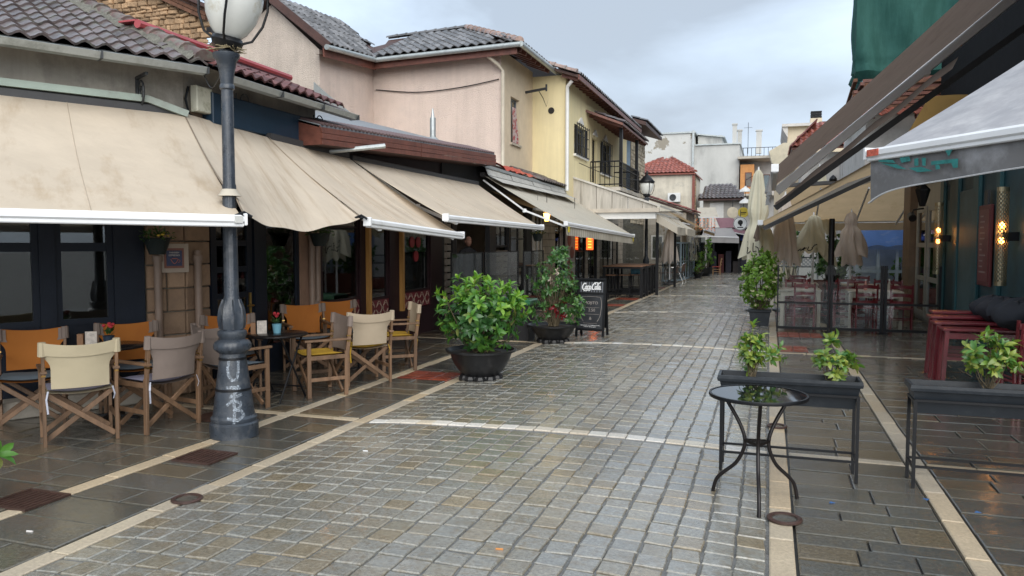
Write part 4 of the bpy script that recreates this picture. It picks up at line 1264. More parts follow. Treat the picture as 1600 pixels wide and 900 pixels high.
tiles_on(wr, (-8.7, 47.76, 5.98), (1, 0, 0), (0, 2.4, 1.15), 17, 7, m_tile_red, 3, ok=lambda a, b: b*.83 < a < 4.4-b*.68)
ridge(wr, (-4.3, 47.78, 6.0), (-6.0, 50.2, 7.14), 8, .12, m_tile_red)
ridge(wr, (-8.7, 47.78, 6.0), (-6.6, 50.2, 7.14), 8, .12, m_tile_red)
q = MB(); q.span(-4.5, -4.35, 47.9, 48.1, 0, 5.9); q.build('brick_edge', m_tile_red, wh, w=1)
rg = random.Random(6)
TW = frame((-4.44, 48, 3.2), (0, 1, 0), (0, 0, 1))
for k in range(16):
    for j in range(3):
        q = MB(); q.box((.2+.5*j+rg.uniform(-.05, .05), .1+.17*k, 0), (.44, .14, .08), ch=.01); q.build('stone_block', m_och, wh, T=TW)
ac = thing('air_conditioner', 'white air conditioner unit on the cream house wall', 'air conditioner', (-5.6, 47.8, 4.3))
q = MB(); q.box((-5.55, 47.8, 4.48), (.75, .28, .55), ch=.02); q.build('case', m_white, ac, w=1)
q = MB(); q.lathe([(.2, 0), (.2, .02), (.17, .02), (.03, .01), (0, .01)], n=18, T=frame((-5.62, 47.65, 4.48), (1, 0, 0), (0, 0, 1))); q.build('fan_grille', m_iron, ac, w=1)
dk = thing('grey_house', 'small grey house with dark tiled roof behind the maroon awning', 'house', (-2.7, 52, 0))
q = MB(); q.span(-4.0, -1.75, 50, 54, 0, 4.45); q.build('wall', mat('pale_grey_render', (.40, .38, .35), .9, .1), dk, w=1)
q = MB(); slab_roof(q, [(-4.3, 49.6, 4.45), (-1.4, 49.6, 4.45), (-2.4, 52, 5.5), (-3.8, 52, 5.5)], .1); slab_roof(q, [(-1.4, 49.6, 4.45), (-1.4, 54, 4.45), (-2.4, 52, 5.5)], .1)
dr_ = q.build('roof', m_darkbeam, dk, w=1)
tiles_on(dr_, (-4.3, 49.56, 4.48), (1, 0, 0), (0, 2.4, 1.05), 11, 7, m_tile_dark, 5, ok=lambda a, b: b*.2 < a < 2.9-b*.38)
win(dk, frame((-3.45, 49.99, 0), (1, 0, 0), (0, 0, 1)), 0, .5, 3.4, 4.1, .02, fr=.05, m=m_white)
one('door', m_white, dk, frame((-3.5, 49.99, 0), (1, 0, 0), (0, 0, 1)), -.1, .75, 2.6, 4.25, -.02, .0)
lo = thing('low_tiled_shed', 'low shed roof with red tiles between lamp and cream house', 'shed', (-5, 39.5, 0))
q = MB(); q.span(-6.4, -3.9, 39, 43, 0, 3.3); q.build('wall', m_plaster, lo, w=1)
q = MB(); slab_roof(q, [(-3.6, 38.6, 3.25), (-3.6, 43, 3.25), (-6.4, 43, 4.2), (-6.4, 38.6, 4.2)], .1); lor = q.build('roof', m_darkbeam, lo, w=1)
tiles_on(lor, (-3.55, 38.6, 3.28), (0, 1, 0), (-2.8, 0, .95), 17, 8, m_tile_red, 8, cap=140)
fc = thing('far_cafe', 'dark open cafe under grey and maroon awnings at the end of the street', 'building', (-2.2, 46, 0))
TF = frame((-4.2, 43.6, 0), (1, 0, 0), (0, 0, 1))
interior(fc, TF, 0, 4.2, 2.5, 4.0, m_dark)
for x in (0, 1.25, 2.6, 4.1):
    one('post', m_char, fc, TF, x, x+.1, 0, 2.6, -.1, .0)
one('lintel', m_char, fc, TF, 0, 4.2, 2.35, 2.55, -.1, .02)
rg = random.Random(9)
for k in range(9):
    one('furniture', mat('far_item%d' % (k % 4), rg.choice([(.1, .02, .02), (.05, .04, .04), (.08, .06, .04), (.03, .03, .05)]), .6), fc, TF, .3+k*.4, .6+k*.4, 0, rg.uniform(.5, 1.3), -1.2-rg.uniform(0, .8), -1.0)
def simple_awning(name, label, a0, a1, b0, b1, m, val=.0, group=None, nseg=10, sag=.03):
    """a: two rail ends, b: two front ends"""
    o = thing(name, label, 'awning', a0, group=group)
    q = MB()
    q.grid(lambda u, v: tuple(Vector(lerp(lerp(a0, a1, u), lerp(b0, b1, u), v))-Vector((0, 0, sag*math.sin(math.pi*v)+.006*math.sin(u*23)))), nseg, 6)
    q.build('fabric', m, o, w=1, smooth=True)
    if val:
        q = MB(); q.grid(lambda u, v: tuple(Vector(lerp(b0, b1, u))-Vector((0.012*math.sin(u*30), 0, .02+val*v))), 24, 2); q.build('valance', m, o, w=1, smooth=True)
    q = MB(); q.beam(b0, b1, .06, .06, ch=.01); q.build('front_bar', m_alu, o, w=1)
    return o
m_tan = fabric('tan_canvas', (.46, .32, .17), (.36, .25, .14), .45)
m_marf = fabric('maroon_canvas', (.30, .17, .20), (.22, .11, .13), .25)
m_greyf = fabric('grey_canvas', (.42, .41, .41), (.33, .32, .31), .25)
simple_awning('far_awning', 'faded maroon awning at the end of the street', (-2.85, 44.2, 3.1), (-1.95, 44.2, 3.1), (-2.5, 43.3, 2.4), (-.95, 43.3, 2.1), m_marf)
simple_awning('far_awning', 'grey awning with straight valance at the end of the street', (-3.3, 42.3, 2.5), (-1.9, 42.3, 2.5), (-3.4, 41.5, 2.05), (-1.5, 41.5, 2.0), m_greyf, .28)
simple_awning('far_awning', 'tan awning lit from above beside the glazed enclosure', (-4.3, 34.5, 3.1), (-4.3, 39.5, 3.1), (-2.75, 35.0, 2.3), (-2.6, 39.5, 2.2), m_tan, .12)
simple_awning('far_awning', 'small tan awning beside the closed parasol', (-4.6, 31.2, 2.9), (-4.6, 34, 2.9), (-3.3, 31.2, 2.5), (-3.3, 34, 2.5), m_tan, .1)
simple_awning('far_awning', 'small pale awning below the cream house', (-3.9, 44.5, 3.7), (-2.9, 44.5, 3.7), (-3.7, 43.2, 3.1), (-2.6, 43.2, 3.1), m_cream_f)
# warm fairy lights under the tan awning
fl = thing('string_lights', 'warm orange fairy lights hanging beside the tan awning', 'string lights', (-3.1, 41, 2.5))
q = MB(); rg = random.Random(12)
pts = []
for k in range(6):
    x = -3.6+.18*k
    q.tube([(x, 41.2, 3.0), (x+.02, 41.2, 2.4-.1*(k % 3))], .012, 4)
    for j in range(7):
        pts.append((x+rg.uniform(-.03, .03), 41.17, 2.95-.09*j))
q.build('wire', m_brownwood, fl, w=1)
q = MB()
for p in pts: q.box((p[0]+rg.uniform(-.05, .05), p[1], p[2]+rg.uniform(-.05, .05)), (.028, .028, .028), rz=rg.uniform(0, 1))
q.build('bulbs', emit('fairy_bulb', (.9, .2, .03), .35), fl, w=1)
def disc_sign(name, label, x, y, z, r, m, mark=None):
    o = thing(name, label, 'sign', (x, y, z))
    T = frame((x, y, z), (1, 0, 0), (0, 0, 1))
    q = MB(); q.lathe([(r, -.04), (r, .03), (r*.93, .04), (0, .04)], n=28, T=T); q.build('disc', m, o, w=1)
    q = MB(); q.tube([(x, y, z+r), (x, y+.05, z+r+.35), (x+.25, y+.3, z+r+.4)], .02, 5); q.build('bracket', m_iron, o, w=1)
    if mark:
        q = MB(); mark(q); q.build('emblem', m_black, o, T=T)
disc_sign('round_sign', 'small round cream hanging sign at the street end', -1.85, 42.0, 3.3, .29, mat('cream_sign', (.62, .55, .42), .5))
def mk_y(q): q.box((0, 0, .045), (.3, .04, .006)); q.box((0, -.08, .045), (.22, .03, .006))
disc_sign('round_sign', 'small round yellow hanging sign at the street end', -1.32, 42.0, 3.3, .27, mat('yellow_sign', (.55, .42, .04), .5), mk_y)
def mk_h(q):
    q.lathe([(.13, 0), (.13, .006), (0, .006)], n=16, T=Matrix.Translation((0, .06, .04))); q.box((.02, -.06, .043), (.09, .14, .006)); q.box((0, -.2, .043), (.3, .05, .006))
    q.lathe([(.345, 0), (.345, .004), (.32, .004), (.32, 0)], n=28, T=Matrix.Translation((0, 0, .04)))
    q.f = [f for f in q.f if len(f) <= 4]
disc_sign('round_sign', 'round white sign with a dark head emblem at the street end', -1.45, 41.9, 2.72, .36, mat('white_sign', (.6, .62, .63), .5), mk_h)
for k, (z, lab) in enumerate(((4.3, 'upper of two white enamel lamp shades hanging at the street end'), (3.72, 'lower of two white enamel lamp shades hanging at the street end'))):
    o = thing('hanging_lamp', lab, 'lamp', (-1.2, 41, z), group='white lamp shades')
    q = MB(); q.lathe([(.3, 0), (.27, .1), (.14, .2), (.06, .24), (.05, .3), (0, .3)], c=(0, 0, 0), n=20); q.build('shade', m_white, o, smooth=True)
    q = MB(); q.tube([(0, 0, .3), (0, 0, .6), (.5, .3, .9)], .015, 5); q.build('cable', m_black, o)
bu = thing('parasol', 'open blue parasol at the far cafe', 'parasol', (-1.0, 44.5, 0))
q = MB(); q.lathe([(.95, 1.95), (.5, 2.15), (0, 2.35)], n=8); q.lathe([(.95, 1.95), (.95, 1.85)], n=8); q.f = [f for f in q.f if len(f) == 4]; q.build('canopy', fabric('blue_canvas', (.10, .16, .55), None, .4), bu)
q = MB(); q.tube([(0, 0, 0), (0, 0, 2.3)], .025, 8); q.build('pole', m_alu, bu)
# glazed terrace enclosure and plastic sheets on the left far side
ge = thing('glazed_enclosure', 'blue-grey framed glass terrace screen on the left far pavement', 'glass screen', (-3.7, 36.5, 0))
m_bluefr = mat('blue_grey_frame', (.24, .31, .36), .4, .1)
for (a, b) in (((-4.3, 33.2), (-3.65, 34.4)), ((-3.65, 34.4), (-3.55, 36.6)), ((-3.55, 36.6), (-3.5, 39))):
    d_ = Vector((b[0]-a[0], b[1]-a[1], 0)); T = frame((a[0], a[1], 0), d_, (0, 0, 1))
    win(ge, T, 0, d_.length, .05, 1.75, 0, fr=.07, cols=3, rows=2, m=m_bluefr, gm=m_clear, name='screen')
wf = thing('white_door_frame', 'white framed glass door beside the far potted bush', 'door', (-3.6, 40.3, 0))
win(wf, frame((-3.9, 40.3, 0), (1, 0, 0), (0, 0, 1)), 0, .9, 0, 2.1, 0, fr=.1, m=m_white, gm=m_glass, name='door_leaf')
m_film = glass('clear_plastic_film', (.86, .86, .84), 1.2, .12)
pc = thing('plastic_curtain', 'crumpled clear plastic weather curtain hanging behind the second street lamp', 'curtain', (-4.4, 33, .6))
rg = random.Random(7)
for (x0, y0, x1, y1) in ((-5.6, 31.3, -4.3, 31.2), (-4.3, 31.2, -3.9, 34.2), (-3.35, 34.3, -3.1, 36.9)):
    q = MB(); q.grid(lambda u, v: (x0+(x1-x0)*u+.05*math.sin(u*17+v*4)+rg.uniform(-.03, .03), y0+(y1-y0)*u+.05*math.sin(v*13), .9+1.55*v), 12, 10); q.build('film', m_film, pc, w=1, smooth=True)
cw = thing('far_terrace_wall', 'pale rendered wall with openings behind the plastic curtain', 'wall', (-5.3, 38.9, 0))
q = MB(); q.span(-6, -3.9, 38.7, 38.9, 0, 3.2); q.build('wall', m_plaster, cw, w=1)
for x in (-5.6, -4.7):
    win(cw, frame((x, 38.69, 0), (1, 0, 0), (0, 0, 1)), 0, .6, .9, 2.1, .02, fr=.07, m=m_white)

# ================================================================== RIGHT SIDE
TE = frame((3.2, 0, 0), (0, -1, 0), (0, 0, 1))     # local x = -y
def onE(name, m, par, ya, yb, z0, z1, o0, o1, ch=0):
    return one(name, m, par, TE, -yb, -ya, z0, z1, o0, o1, ch=ch)
m_tanw_ = mat('tan_render', (.22, .16, .115), .85, .15)
tb = thing('teal_restaurant', 'dark teal painted restaurant front with white doors under the brown awnings', 'building', (5, 14, 0))
onE('wall', m_teal, tb, 9.0, 16.9, 0, 3.0, -.3, 0)
for ya, yb in ((10.2, 10.9), (12.8, 13.0), (14.0, 14.35), (15.4, 15.6), (16.6, 16.9)):
    onE('pilaster', mat('teal_panel', (.018, .075, .085), .45, .25), tb, ya, yb, 0, 2.9, .0, .06, ch=.01)
onE('door_panel', mat('pale_teal_panel', (.05, .10, .105), .5, .25), tb, 14.4, 15.35, .1, 2.6, .0, .04, ch=.01)
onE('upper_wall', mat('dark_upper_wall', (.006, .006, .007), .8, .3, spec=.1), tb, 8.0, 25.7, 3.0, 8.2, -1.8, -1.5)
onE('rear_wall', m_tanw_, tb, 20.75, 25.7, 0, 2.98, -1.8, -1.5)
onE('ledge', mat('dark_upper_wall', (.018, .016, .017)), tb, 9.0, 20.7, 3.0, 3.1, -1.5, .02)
one('eave', m_darkbeam, tb, TE, -20.8, -8, 8.2, 8.3, -2, -1.2)
m_offw = mat('offwhite_door', (.36, .36, .34), .5, .12)
onE('wall', m_offw, tb, 16.9, 19.85, 0, 3.0, -.3, -.04)
for ya, yb in ((17.1, 18.3), (18.45, 19.6)):
    w_ = win(tb, TE, -yb, -ya, .1, 2.5, .02, fr=.12, cols=1, rows=3, m=m_offw, bar=.1, name='door')
m_tanw = mat('tan_render', (.22, .16, .115), .85, .15)
onE('end_pier', m_tanw, tb, 19.85, 20.75, 0, 3.1, -.3, .12)
q = MB()   # turned wall towards the camera
dd = Vector((.56, -.83, 0))
p0 = Vector((3.2, 9.0, 0))
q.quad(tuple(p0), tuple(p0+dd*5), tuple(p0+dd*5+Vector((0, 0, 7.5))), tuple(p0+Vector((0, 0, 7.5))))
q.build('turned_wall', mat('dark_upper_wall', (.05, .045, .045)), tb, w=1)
q = MB(); q.span(5.0, 9, 9.5, 25.6, 8.1, 8.2); q.span(8.9, 9, 9.5, 25.6, 0, 8.1); q.span(5, 9, 25.5, 25.7, 0, 8.1); q.span(3.5, 5, 20.55, 20.68, 0, 2.98); q.build('back_walls', m_tanw, tb, w=1)
# perforated wall lamps
m_gold = mat('perforated_brass', (.42, .35, .22), .3, .2, metal=.9, bmp=0)
def perf_lamp(yy, label):
    o = thing('wall_lamp', label, 'lamp', (3.0, yy, 1.12), group='perforated tube wall lamps')
    q = MB(); n = 22; rows = 46; hh = 1.34; r = .075
    P = lambda i, j: (r*math.cos(2*math.pi*i/n), r*math.sin(2*math.pi*i/n), hh*j/rows)
    for j in range(rows):
        for i in range(n):
            if j in (0, 1, rows-1, rows-2) or (i+j) % 2: q.quad(P(i, j), P(i+1, j), P(i+1, j+1), P(i, j+1))
    tb_ = q.build('tube', m_gold, o)
    for z in (.62, .82):
        q = MB(); q.lathe([(0, -.05), (.03, -.03), (.036, 0), (.03, .03), (0, .05)], n=12); b = q.build('bulb', emit('warm_bulb', (1, .36, .06), 8), o, T=W[o.name] @ Matrix.Translation((0, 0, z)))
    q = MB(); q.box((.1, 0, .67), (.2, .05, .12)); q.build('bracket', m_black, o)
    pl_ = bpy.data.lights.new('lamp_glow', 'POINT'); pl_.energy = .7; pl_.color = (1, .5, .16); pl_.shadow_soft_size = .05
    lo_ = bpy.data.objects.new('glow', pl_); place(lo_, o, W[o.name] @ Matrix.Translation((0, 0, .72)))
perf_lamp(16.2, 'perforated tube wall lamp on the teal wall beside the white doors')
perf_lamp(12.05, 'perforated tube wall lamp on the teal wall at the right picture edge')
mbd = thing('menu_board', 'tall narrow dark red menu board hanging on the teal wall', 'menu board', (3.1, 13.4, 1.05))
onE('frame', mat('menu_red', (.10, .018, .02), .5, .2), mbd, 13.05, 13.75, 1.05, 2.28, .06, .1, ch=.01)
onE('panel', mat('menu_panel', (.13, .03, .035), .45, .2), mbd, 13.12, 13.68, 1.12, 2.21, .1, .108)
q = MB(); rg = random.Random(3)
for k in range(11):
    w_ = rg.uniform(.12, .36); z = 2.1-.085*k
    q.span(-13.6, -13.6+w_, z, z+.022, .108, .111)
q.build('lettering', mat('menu_letters', (.3, .22, .2), .6, bmp=0), mbd, T=TE)
onE('stand', m_iron, mbd, 13.3, 13.5, 2.28, 2.5, .06, .09)
ln = thing('wall_lantern', 'black hexagonal wall lantern above the white restaurant doors', 'lantern', (2.75, 16.4, 2.4))
q = MB(); q.lathe([(.05, 0), (.13, .3), (.13, .32), (.04, .42), (0, .46)], n=6); q.build('housing', m_black, ln)
q = MB(); q.tube([(0, 0, .45), (.1, 0, .6), (.35, 0, .55), (.45, 0, .35), (.45, 0, .1)], .014, 6); q.build('bracket', m_iron, ln)
sc = thing('security_camera', 'dark bullet security camera on the tan end pier', 'camera', (2.9, 18.6, 2.3))
q = MB(); q.lathe([(.07, 0), (.08, .02), (.08, .26), (.06, .28), (0, .28)], n=14, T=Matrix.Rotation(R(105), 4, 'X')); q.build('body', m_black, sc, smooth=True)
q = MB(); q.tube([(0, -.1, 0), (.05, .0, .12), (.25, 0, .15)], .02, 6); q.build('arm', m_black, sc)
# dark cloth bundles on the stacked furniture
dc = thing('dark_cushions', 'pile of dark covered cushions on the stacked red tables', 'cushions', (2.75, 10.6, .75))
rg = random.Random(4)
for k, (x, yy, z, s_) in enumerate(((0, .3, .12, .26), (.1, -.2, .13, .28), (-.1, -.7, .14, .25), (.15, -1.15, .16, .3), (.0, .75, .12, .24))):
    q = MB(); q.grid(lambda u, v: (x+s_*(1+.18*math.sin(5*u*6.28+k))*math.cos(6.283*u)*math.sin(math.pi*v), yy+s_*math.sin(6.283*u)*math.sin(math.pi*v)*(1+.15*math.sin(9*v+u*12)), z+s_*.62*math.cos(math.pi*v)+.02*math.sin(u*31+v*9)), 18, 10)
    q.build('cushion', mat('dark_cloth', (.016, .017, .022), .8), dc, smooth=True)
# house being rebuilt, wrapped in green net
sh = thing('house_under_repair', 'half-demolished house with broken roof edge behind the right awnings', 'house', (6, 31, 0))
m_whr = mat('white_render', (.55, .53, .50), .9, .08, dirt=(.42, .40, .37))
q = MB(); q.span(2.95, 9, 28, 36, 0, 6.0); q.build('wall', m_whr, sh, w=1)
m_rot = mat('rotten_wood', (.13, .06, .035))
q = MB(); q.span(3.0, 9, 28.1, 36, 6.0, 7.3); q.build('attic_wall', m_rot, sh, w=1)
rg = random.Random(5)
for k in range(9):
    q = MB(); z = 6.0+.125*k; q.beam((2.65+rg.uniform(-.2, .2), 27.9+rg.uniform(-.1, .1), z), (7.5, 27.9, z+rg.uniform(-.05, .05)), .12, .1); q.build('roof_beam', m_rot if k % 2 else m_brownwood, sh, w=1)
    q = MB(); q.beam((2.75+rg.uniform(-.25, .15), 27.6, z), (2.8, 34, z+rg.uniform(-.05, .05)), .12, .1); q.build('roof_beam', m_brownwood if k % 2 else m_rot, sh, w=1)
for k in range(12):
    q = MB(); q.beam((2.3+k*.4, 27.2, 5.75-.02*k), (2.4+k*.4, 28.0, 6.1), .06, .08); q.build('rafter', m_brownwood, sh, w=1)
tiles_on(sh, (2.3, 27.0, 5.72), (1, 0, 0), (0, .9, .4), 14, 2, m_tile_red, 31)
nt_ = thing('green_scaffold_net', 'green debris netting wrapped round the scaffold above the right awnings', 'scaffold net', (6, 31, 7.1))
m_net = fabric('green_net', (.022, .085, .07), (.035, .115, .098), .35, sstr=(2, 2, .3), samt=(.4, .6))
def netf(u, v):
    w = 12.0
    if u < .5:   # street face
        t = u/.5; x, yy = 3.5-.9*t, 36-7.9*t
        n = Vector((-1, 0))
    else:
        t = (u-.5)/.5; x, yy = 2.6+6*t, 28.1
        n = Vector((0, -1))
    a = .08*math.sin(u*71+2.5*math.sin(u*13+v*4))+.10*math.sin(u*37+v*6+2*math.sin(v*4))+.04*math.sin(u*61-v*7)
    g = max(0, 1-v*7)
    a += .14*g*math.sin(v*75+u*9)+.1*g
    return (x+n.x*a, yy+n.y*a, 7.05+7*v+.05*math.sin(u*30)*g)
q = MB(); q.grid(netf, 150, 50); q.build('net', m_net, nt_, w=1, smooth=True)
q = MB()
for x in (2.9, 4.4, 6, 7.6):
    q.tube([(x, 28.3, 7), (x, 28.3, 14)], .03, 6)
for yy in (28.4, 31, 34):
    q.tube([(3.75, yy, 7), (3.75, yy, 14)], .03, 6)
for z in (8.5, 10.5, 12.5): q.tube([(2.9, 28.3, z), (8, 28.3, z)], .03, 6)
q.build('scaffold', m_galv, nt_, w=1)
# cream apartment and tiled roofs beyond
ca = thing('cream_apartment_block', 'cream apartment block with square chimney beyond the brown awning', 'building', (2.5, 48, 0))
m_crb = mat('cream_block', (.58, .50, .37), .9, .08)
q = MB(); q.span(.85, 6, 45.5, 52, 0, 8.1); q.build('wall', m_crb, ca, w=1)
q = MB(); q.span(.55, 6.2, 45.2, 52, 8.1, 8.25); q.prism([(.55, 8.1), (.86, 8.1), (.86, 7.5), (.6, 7.95)], 'y', 45.3, 52); q.build('eave', m_whr, ca, w=1)
q = MB(); q.span(2.0, 2.6, 45.3, 45.9, 6.5, 8.5); q.build('chimney', m_crb, ca, w=1)
q = MB()
for k in range(3): q.span(2.02, 2.58, 45.32, 45.88, 8.52+.14*k, 8.6+.14*k)
q.build('chimney_cap', m_black, ca, w=1)
cb = thing('curved_cream_house', 'lower cream house with rounded eave beyond the parasols', 'house', (.6, 44, 0))
q = MB(); q.span(.2, 3, 43, 47, 0, 5.9); q.build('wall', m_crb, cb, w=1)
q = MB(); q.prism([(-.1, 6.5), (.05, 5.9), (.5, 5.5), (1.2, 5.5), (1.2, 6.9), (.6, 6.9)], 'y', 42.6, 44.5); q.build('rounded_eave', mat('pale_cream', (.62, .56, .42), .9), cb, w=1)
rt = thing('red_tiled_house', 'white house corner with red tiled eave beyond the brown awning', 'house', (2.5, 40, 0))
q = MB(); q.span(1.35, 6, 38.5, 42, 0, 5.9); q.build('wall', m_whr, rt, w=1)
q = MB(); slab_roof(q, [(.9, 38, 6.1), (6, 38, 6.1), (6, 40.5, 7.6), (2.2, 40.5, 7.6)], .1); slab_roof(q, [(.9, 42, 6.1), (.9, 38, 6.1), (2.2, 40.5, 7.6)], .1); rtr = q.build('roof', m_brownwood, rt, w=1)
tiles_on(rtr, (.9, 37.95, 6.14), (1, 0, 0), (0, 2.5, 1.5), 20, 7, m_tile_red, 14, ok=lambda a, b: a > b*.5, cap=140)
tiles_on(rtr, (.86, 42, 6.14), (0, -1, 0), (1.3, 0, 1.5), 16, 5, m_tile_red, 15, ok=lambda a, b: b*.5 < a < 4-b*.9, cap=60)
# conservatory with blue roof in the plaza
bt = thing('blue_roofed_conservatory', 'glazed cafe conservatory with bright blue roof sheet beyond the red chairs', 'conservatory', (4.2, 26.5, 0))
T_ = frame((2.58, 26.2, 0), (1, 0, 0), (0, 0, 1))
win(bt, T_, 0, 3.4, .05, 1.6, 0, fr=.1, cols=6, rows=2, m=mat('pale_blue_frame', (.42, .5, .55), .4), gm=m_clear, bar=.09, name='screen')
q = MB(); q.grid(lambda u, v: (2.4+3.8*u, 25.95+1.7*v, 1.62+.55*math.sin(v*1.4)+.03*math.sin(u*40)), 30, 6); q.build('roof_sheet', fabric('blue_sheet', (.13, .24, .52), (.30, .38, .52), .6, samt=(.55, .75), sscale=1.5, sstr=(1, 1, 1)), bt, w=1, smooth=True)
q = MB(); q.span(2.6, 6.0, 27.6, 27.7, 0, 2.1); q.build('back_wall', m_whr, bt, w=1)
wb_ = thing('plaza_building', 'pale building wall closing the plaza behind the conservatory', 'building', (8, 40, 0))
q = MB(); q.span(2.95, 14, 36.5, 38, 0, 5.5); q.build('wall', m_whr, wb_, w=1)
tt_ = thing('mustard_tarp', 'mustard tarp hung on boards behind the grey awning', 'tarp', (3, 19, 3.1))
q = MB(); q.grid(lambda u, v: (2.4+1.6*u+.25*v*(1-u), 19.0+.05*math.sin(u*8+v*5), 3.15+(.6+1.15*min(1, u*2.2))*v), 14, 8); q.build('sheet', fabric('mustard_cloth', (.34, .21, .07), (.2, .12, .05), .3), tt_, w=1, smooth='all')
# red raised bed
rb = thing('red_raised_bed', 'red tiled raised planting bed behind the terrace', 'planter', (1.85, 25, 0))
q = MB(); q.span(1.2, 2.5, 24.2, 26.0, 0, .42, ch=.02); q.build('wall', m_brick, rb, w=1)
q = MB(); q.span(1.28, 2.42, 24.28, 25.92, .40, .44); q.build('soil', m_soil, rb, w=1)
bw = thing('wooden_barrier', 'low varnished wooden terrace barrier behind the near red chairs', 'barrier', (1.0, 22.2, 0))
q = MB(); q.span(.3, 1.5, 22, 22.06, .1, .72); q.build('panel', m_brownwood, bw, w=1)
for x in (.35, 1.45):
    q = MB(); q.span(x-.04, x+.04, 21.96, 22.1, 0, .76); q.build('post', m_darkbeam, bw, w=1)
tl = thing('lattice_trellis', 'dark metal lattice fence behind the closed parasols', 'fence', (.6, 26, 0))
q = MB()
for k in range(14):
    x = .0+k*.12
    q.tube([(x, 26, .95), (x+.3, 26, 1.25)], .012, 4); q.tube([(x+.3, 26, .95), (x, 26, 1.25)], .012, 4)
q.build('lattice', m_galv, tl, w=1)
q = MB(); q.tube([(0, 26, .95), (1.9, 26, .95)], .02, 5); q.tube([(0, 26, 1.25), (1.9, 26, 1.25)], .02, 5); q.tube([(0, 26, 0), (0, 26, 1.3)], .025, 5); q.tube([(1.9, 26, 0), (1.9, 26, 1.3)], .025, 5); q.build('frame', m_iron, tl, w=1)
# ================================================================== AWNINGS
m_beigef = fabric('beige_canvas', (.585, .50, .395), (.40, .30, .195), .22, samt=(.55, .80), sscale=1.0, uv=(13, 2.0, 1))
m_beigew = fabric('worn_beige_canvas', (.62, .53, .42), (.40, .295, .19), .22, samt=(.50, .76), sscale=1.0, uv=(11, 1.1, 1))
m_stripe = fabric('striped_cream_canvas', (.64, .60, .51), (.5, .45, .37), .28, stripe=((.48, .44, .36), 1.7))
m_brownf = fabric('brown_canvas', (.27, .205, .165), (.22, .165, .13), .42)
m_tanf2 = fabric('golden_tan_canvas', (.56, .41, .245), (.48, .34, .19), .6)
m_greyw = fabric('weathered_grey_canvas', (.36, .36, .38), (.50, .50, .51), .12, samt=(.42, .72), sscale=3, sstr=(1.2, 1.2, 1.2))
m_capk = mat('dark_cap', (.045, .045, .047), .5)
m_seam = mat('canvas_seam', (.42, .35, .27), .8)
def awning(label, a0, a1, b0, b1, m, val=0, sag=.05, arms=(), nu=24, nv=10, bar=(.09, .12), barm=None, wr=.012, cap=True, name='awning', valm=None, valf=None, edge=None, seams=()):
    """retractable awning: rail a0-a1, front bar b0-b1 (world points)"""
    o = thing(name, label, 'awning', a0)
    V = Vector
    rg = random.Random(label)
    ph = [rg.uniform(0, 6) for _ in range(4)]
    def fn(u, v):
        p = V(lerp(lerp(a0, a1, u), lerp(b0, b1, u), v))
        s_ = sag*math.sin(math.pi*v)*(.6+.4*math.sin(math.pi*u))
        s_ += wr*math.sin(u*14+v*3+ph[0])*v*(1-v)*3+wr*.7*math.sin(u*31+ph[1])*v
        if edge: s_ += edge(u, v)
        return tuple(p-V((0, 0, s_)))
    q = MB(); q.grid(fn, nu, nv); fo = q.build('fabric', m, o, w=1, smooth='all')
    for us in seams:
        q = MB(); q.tube([tuple(Vector(fn(us, k/20))+Vector((0, 0, .002))) for k in range(21)], .004, 4); q.build('seam', m_seam, fo, w=1)
    bm = barm or m_alu
    d = (V(b1)-V(b0)).normalized()
    if bar:
        q = MB(); q.beam(b0, b1, bar[0], bar[1]*.62, ch=.02); q.beam(V(b0)+V((0, 0, -bar[1]*.38)), V(b1)+V((0, 0, -bar[1]*.38)), bar[0]*.7, bar[1]*.3, ch=.008)
        bo = q.build('front_bar', bm, o, w=1, smooth=True)
        if cap:
            for p, s_ in ((b0, -1), (b1, 1)):
                q = MB(); p = V(p); q.beam(p+d*s_*.001, p+d*s_*.025, bar[0]*1.06, bar[1]*.85, ch=.006); q.build('end_cap', m_alu, bo, w=1)
    q = MB(); q.beam(a0, a1, .1, .1, ch=.01); q.build('rail', m_capk, o, w=1)
    if val:
        q = MB()
        nrm = d.cross(V((0, 0, 1)))
        q.grid(lambda u, v: tuple(V(lerp(b0, b1, u))-V((0, 0, .05+(val if not valf else valf(u))*v))+nrm*(.014*math.sin(u*26+ph[2])*v)), 60, 6)
        q.build('valance', valm or m, o, w=1, smooth='all')
    for u, elbow in arms:
        pa, pb = V(lerp(a0, a1, u)), V(lerp(b0, b1, u))
        pa.z -= .12; pb.z -= .07
        mid = (pa+pb)/2+d*elbow-V((0, 0, .16))
        q = MB(); q.beam(pa, mid, .05, .035, ch=.006); q.build('arm', m_alu, o, w=1)
        q = MB(); q.beam(mid, pb, .05, .04, ch=.006); ao = q.build('arm', m_alu, o, w=1)
        q = MB(); q.lathe([(0, -.04), (.045, -.04), (.045, .04), (0, .04)], c=tuple(mid), n=12); q.build('elbow', m_alu, ao, w=1)
    return o
def FA(s, z, off): return tuple(TA @ Vector((s, z, off)))
# left row
railz = 3.12
A1 = awning('big stained beige awning at far left whose bar ends at the lamp post', FA(-4.6, railz+.02, .12), FA(-.0, railz, .12), (-6.55, 1.53, 1.92), (-4.23, 5.46, 1.90), m_beigef, sag=.10, nu=40, nv=16, seams=(.25, .5, .75))
q = MB(); q.beam(FA(-4.6, railz+.1, .12), FA(-.4, railz+.1, .12), .16, .07); q.beam(FA(-.4, railz+.1, .12), FA(.0, railz-.02, .16), .16, .07); q.build('cover_strip', mat('pale_green_strip', (.33, .40, .35), .5, .12, dirt=(.25, .27, .24)), A1, w=1)
q = MB(); q.beam((-4.27, 5.385, 1.90), (-4.235, 5.445, 1.90), .098, .06); q.build('maker_plate', mat('plate_grey', (.5, .5, .48), .4), A1, w=1)
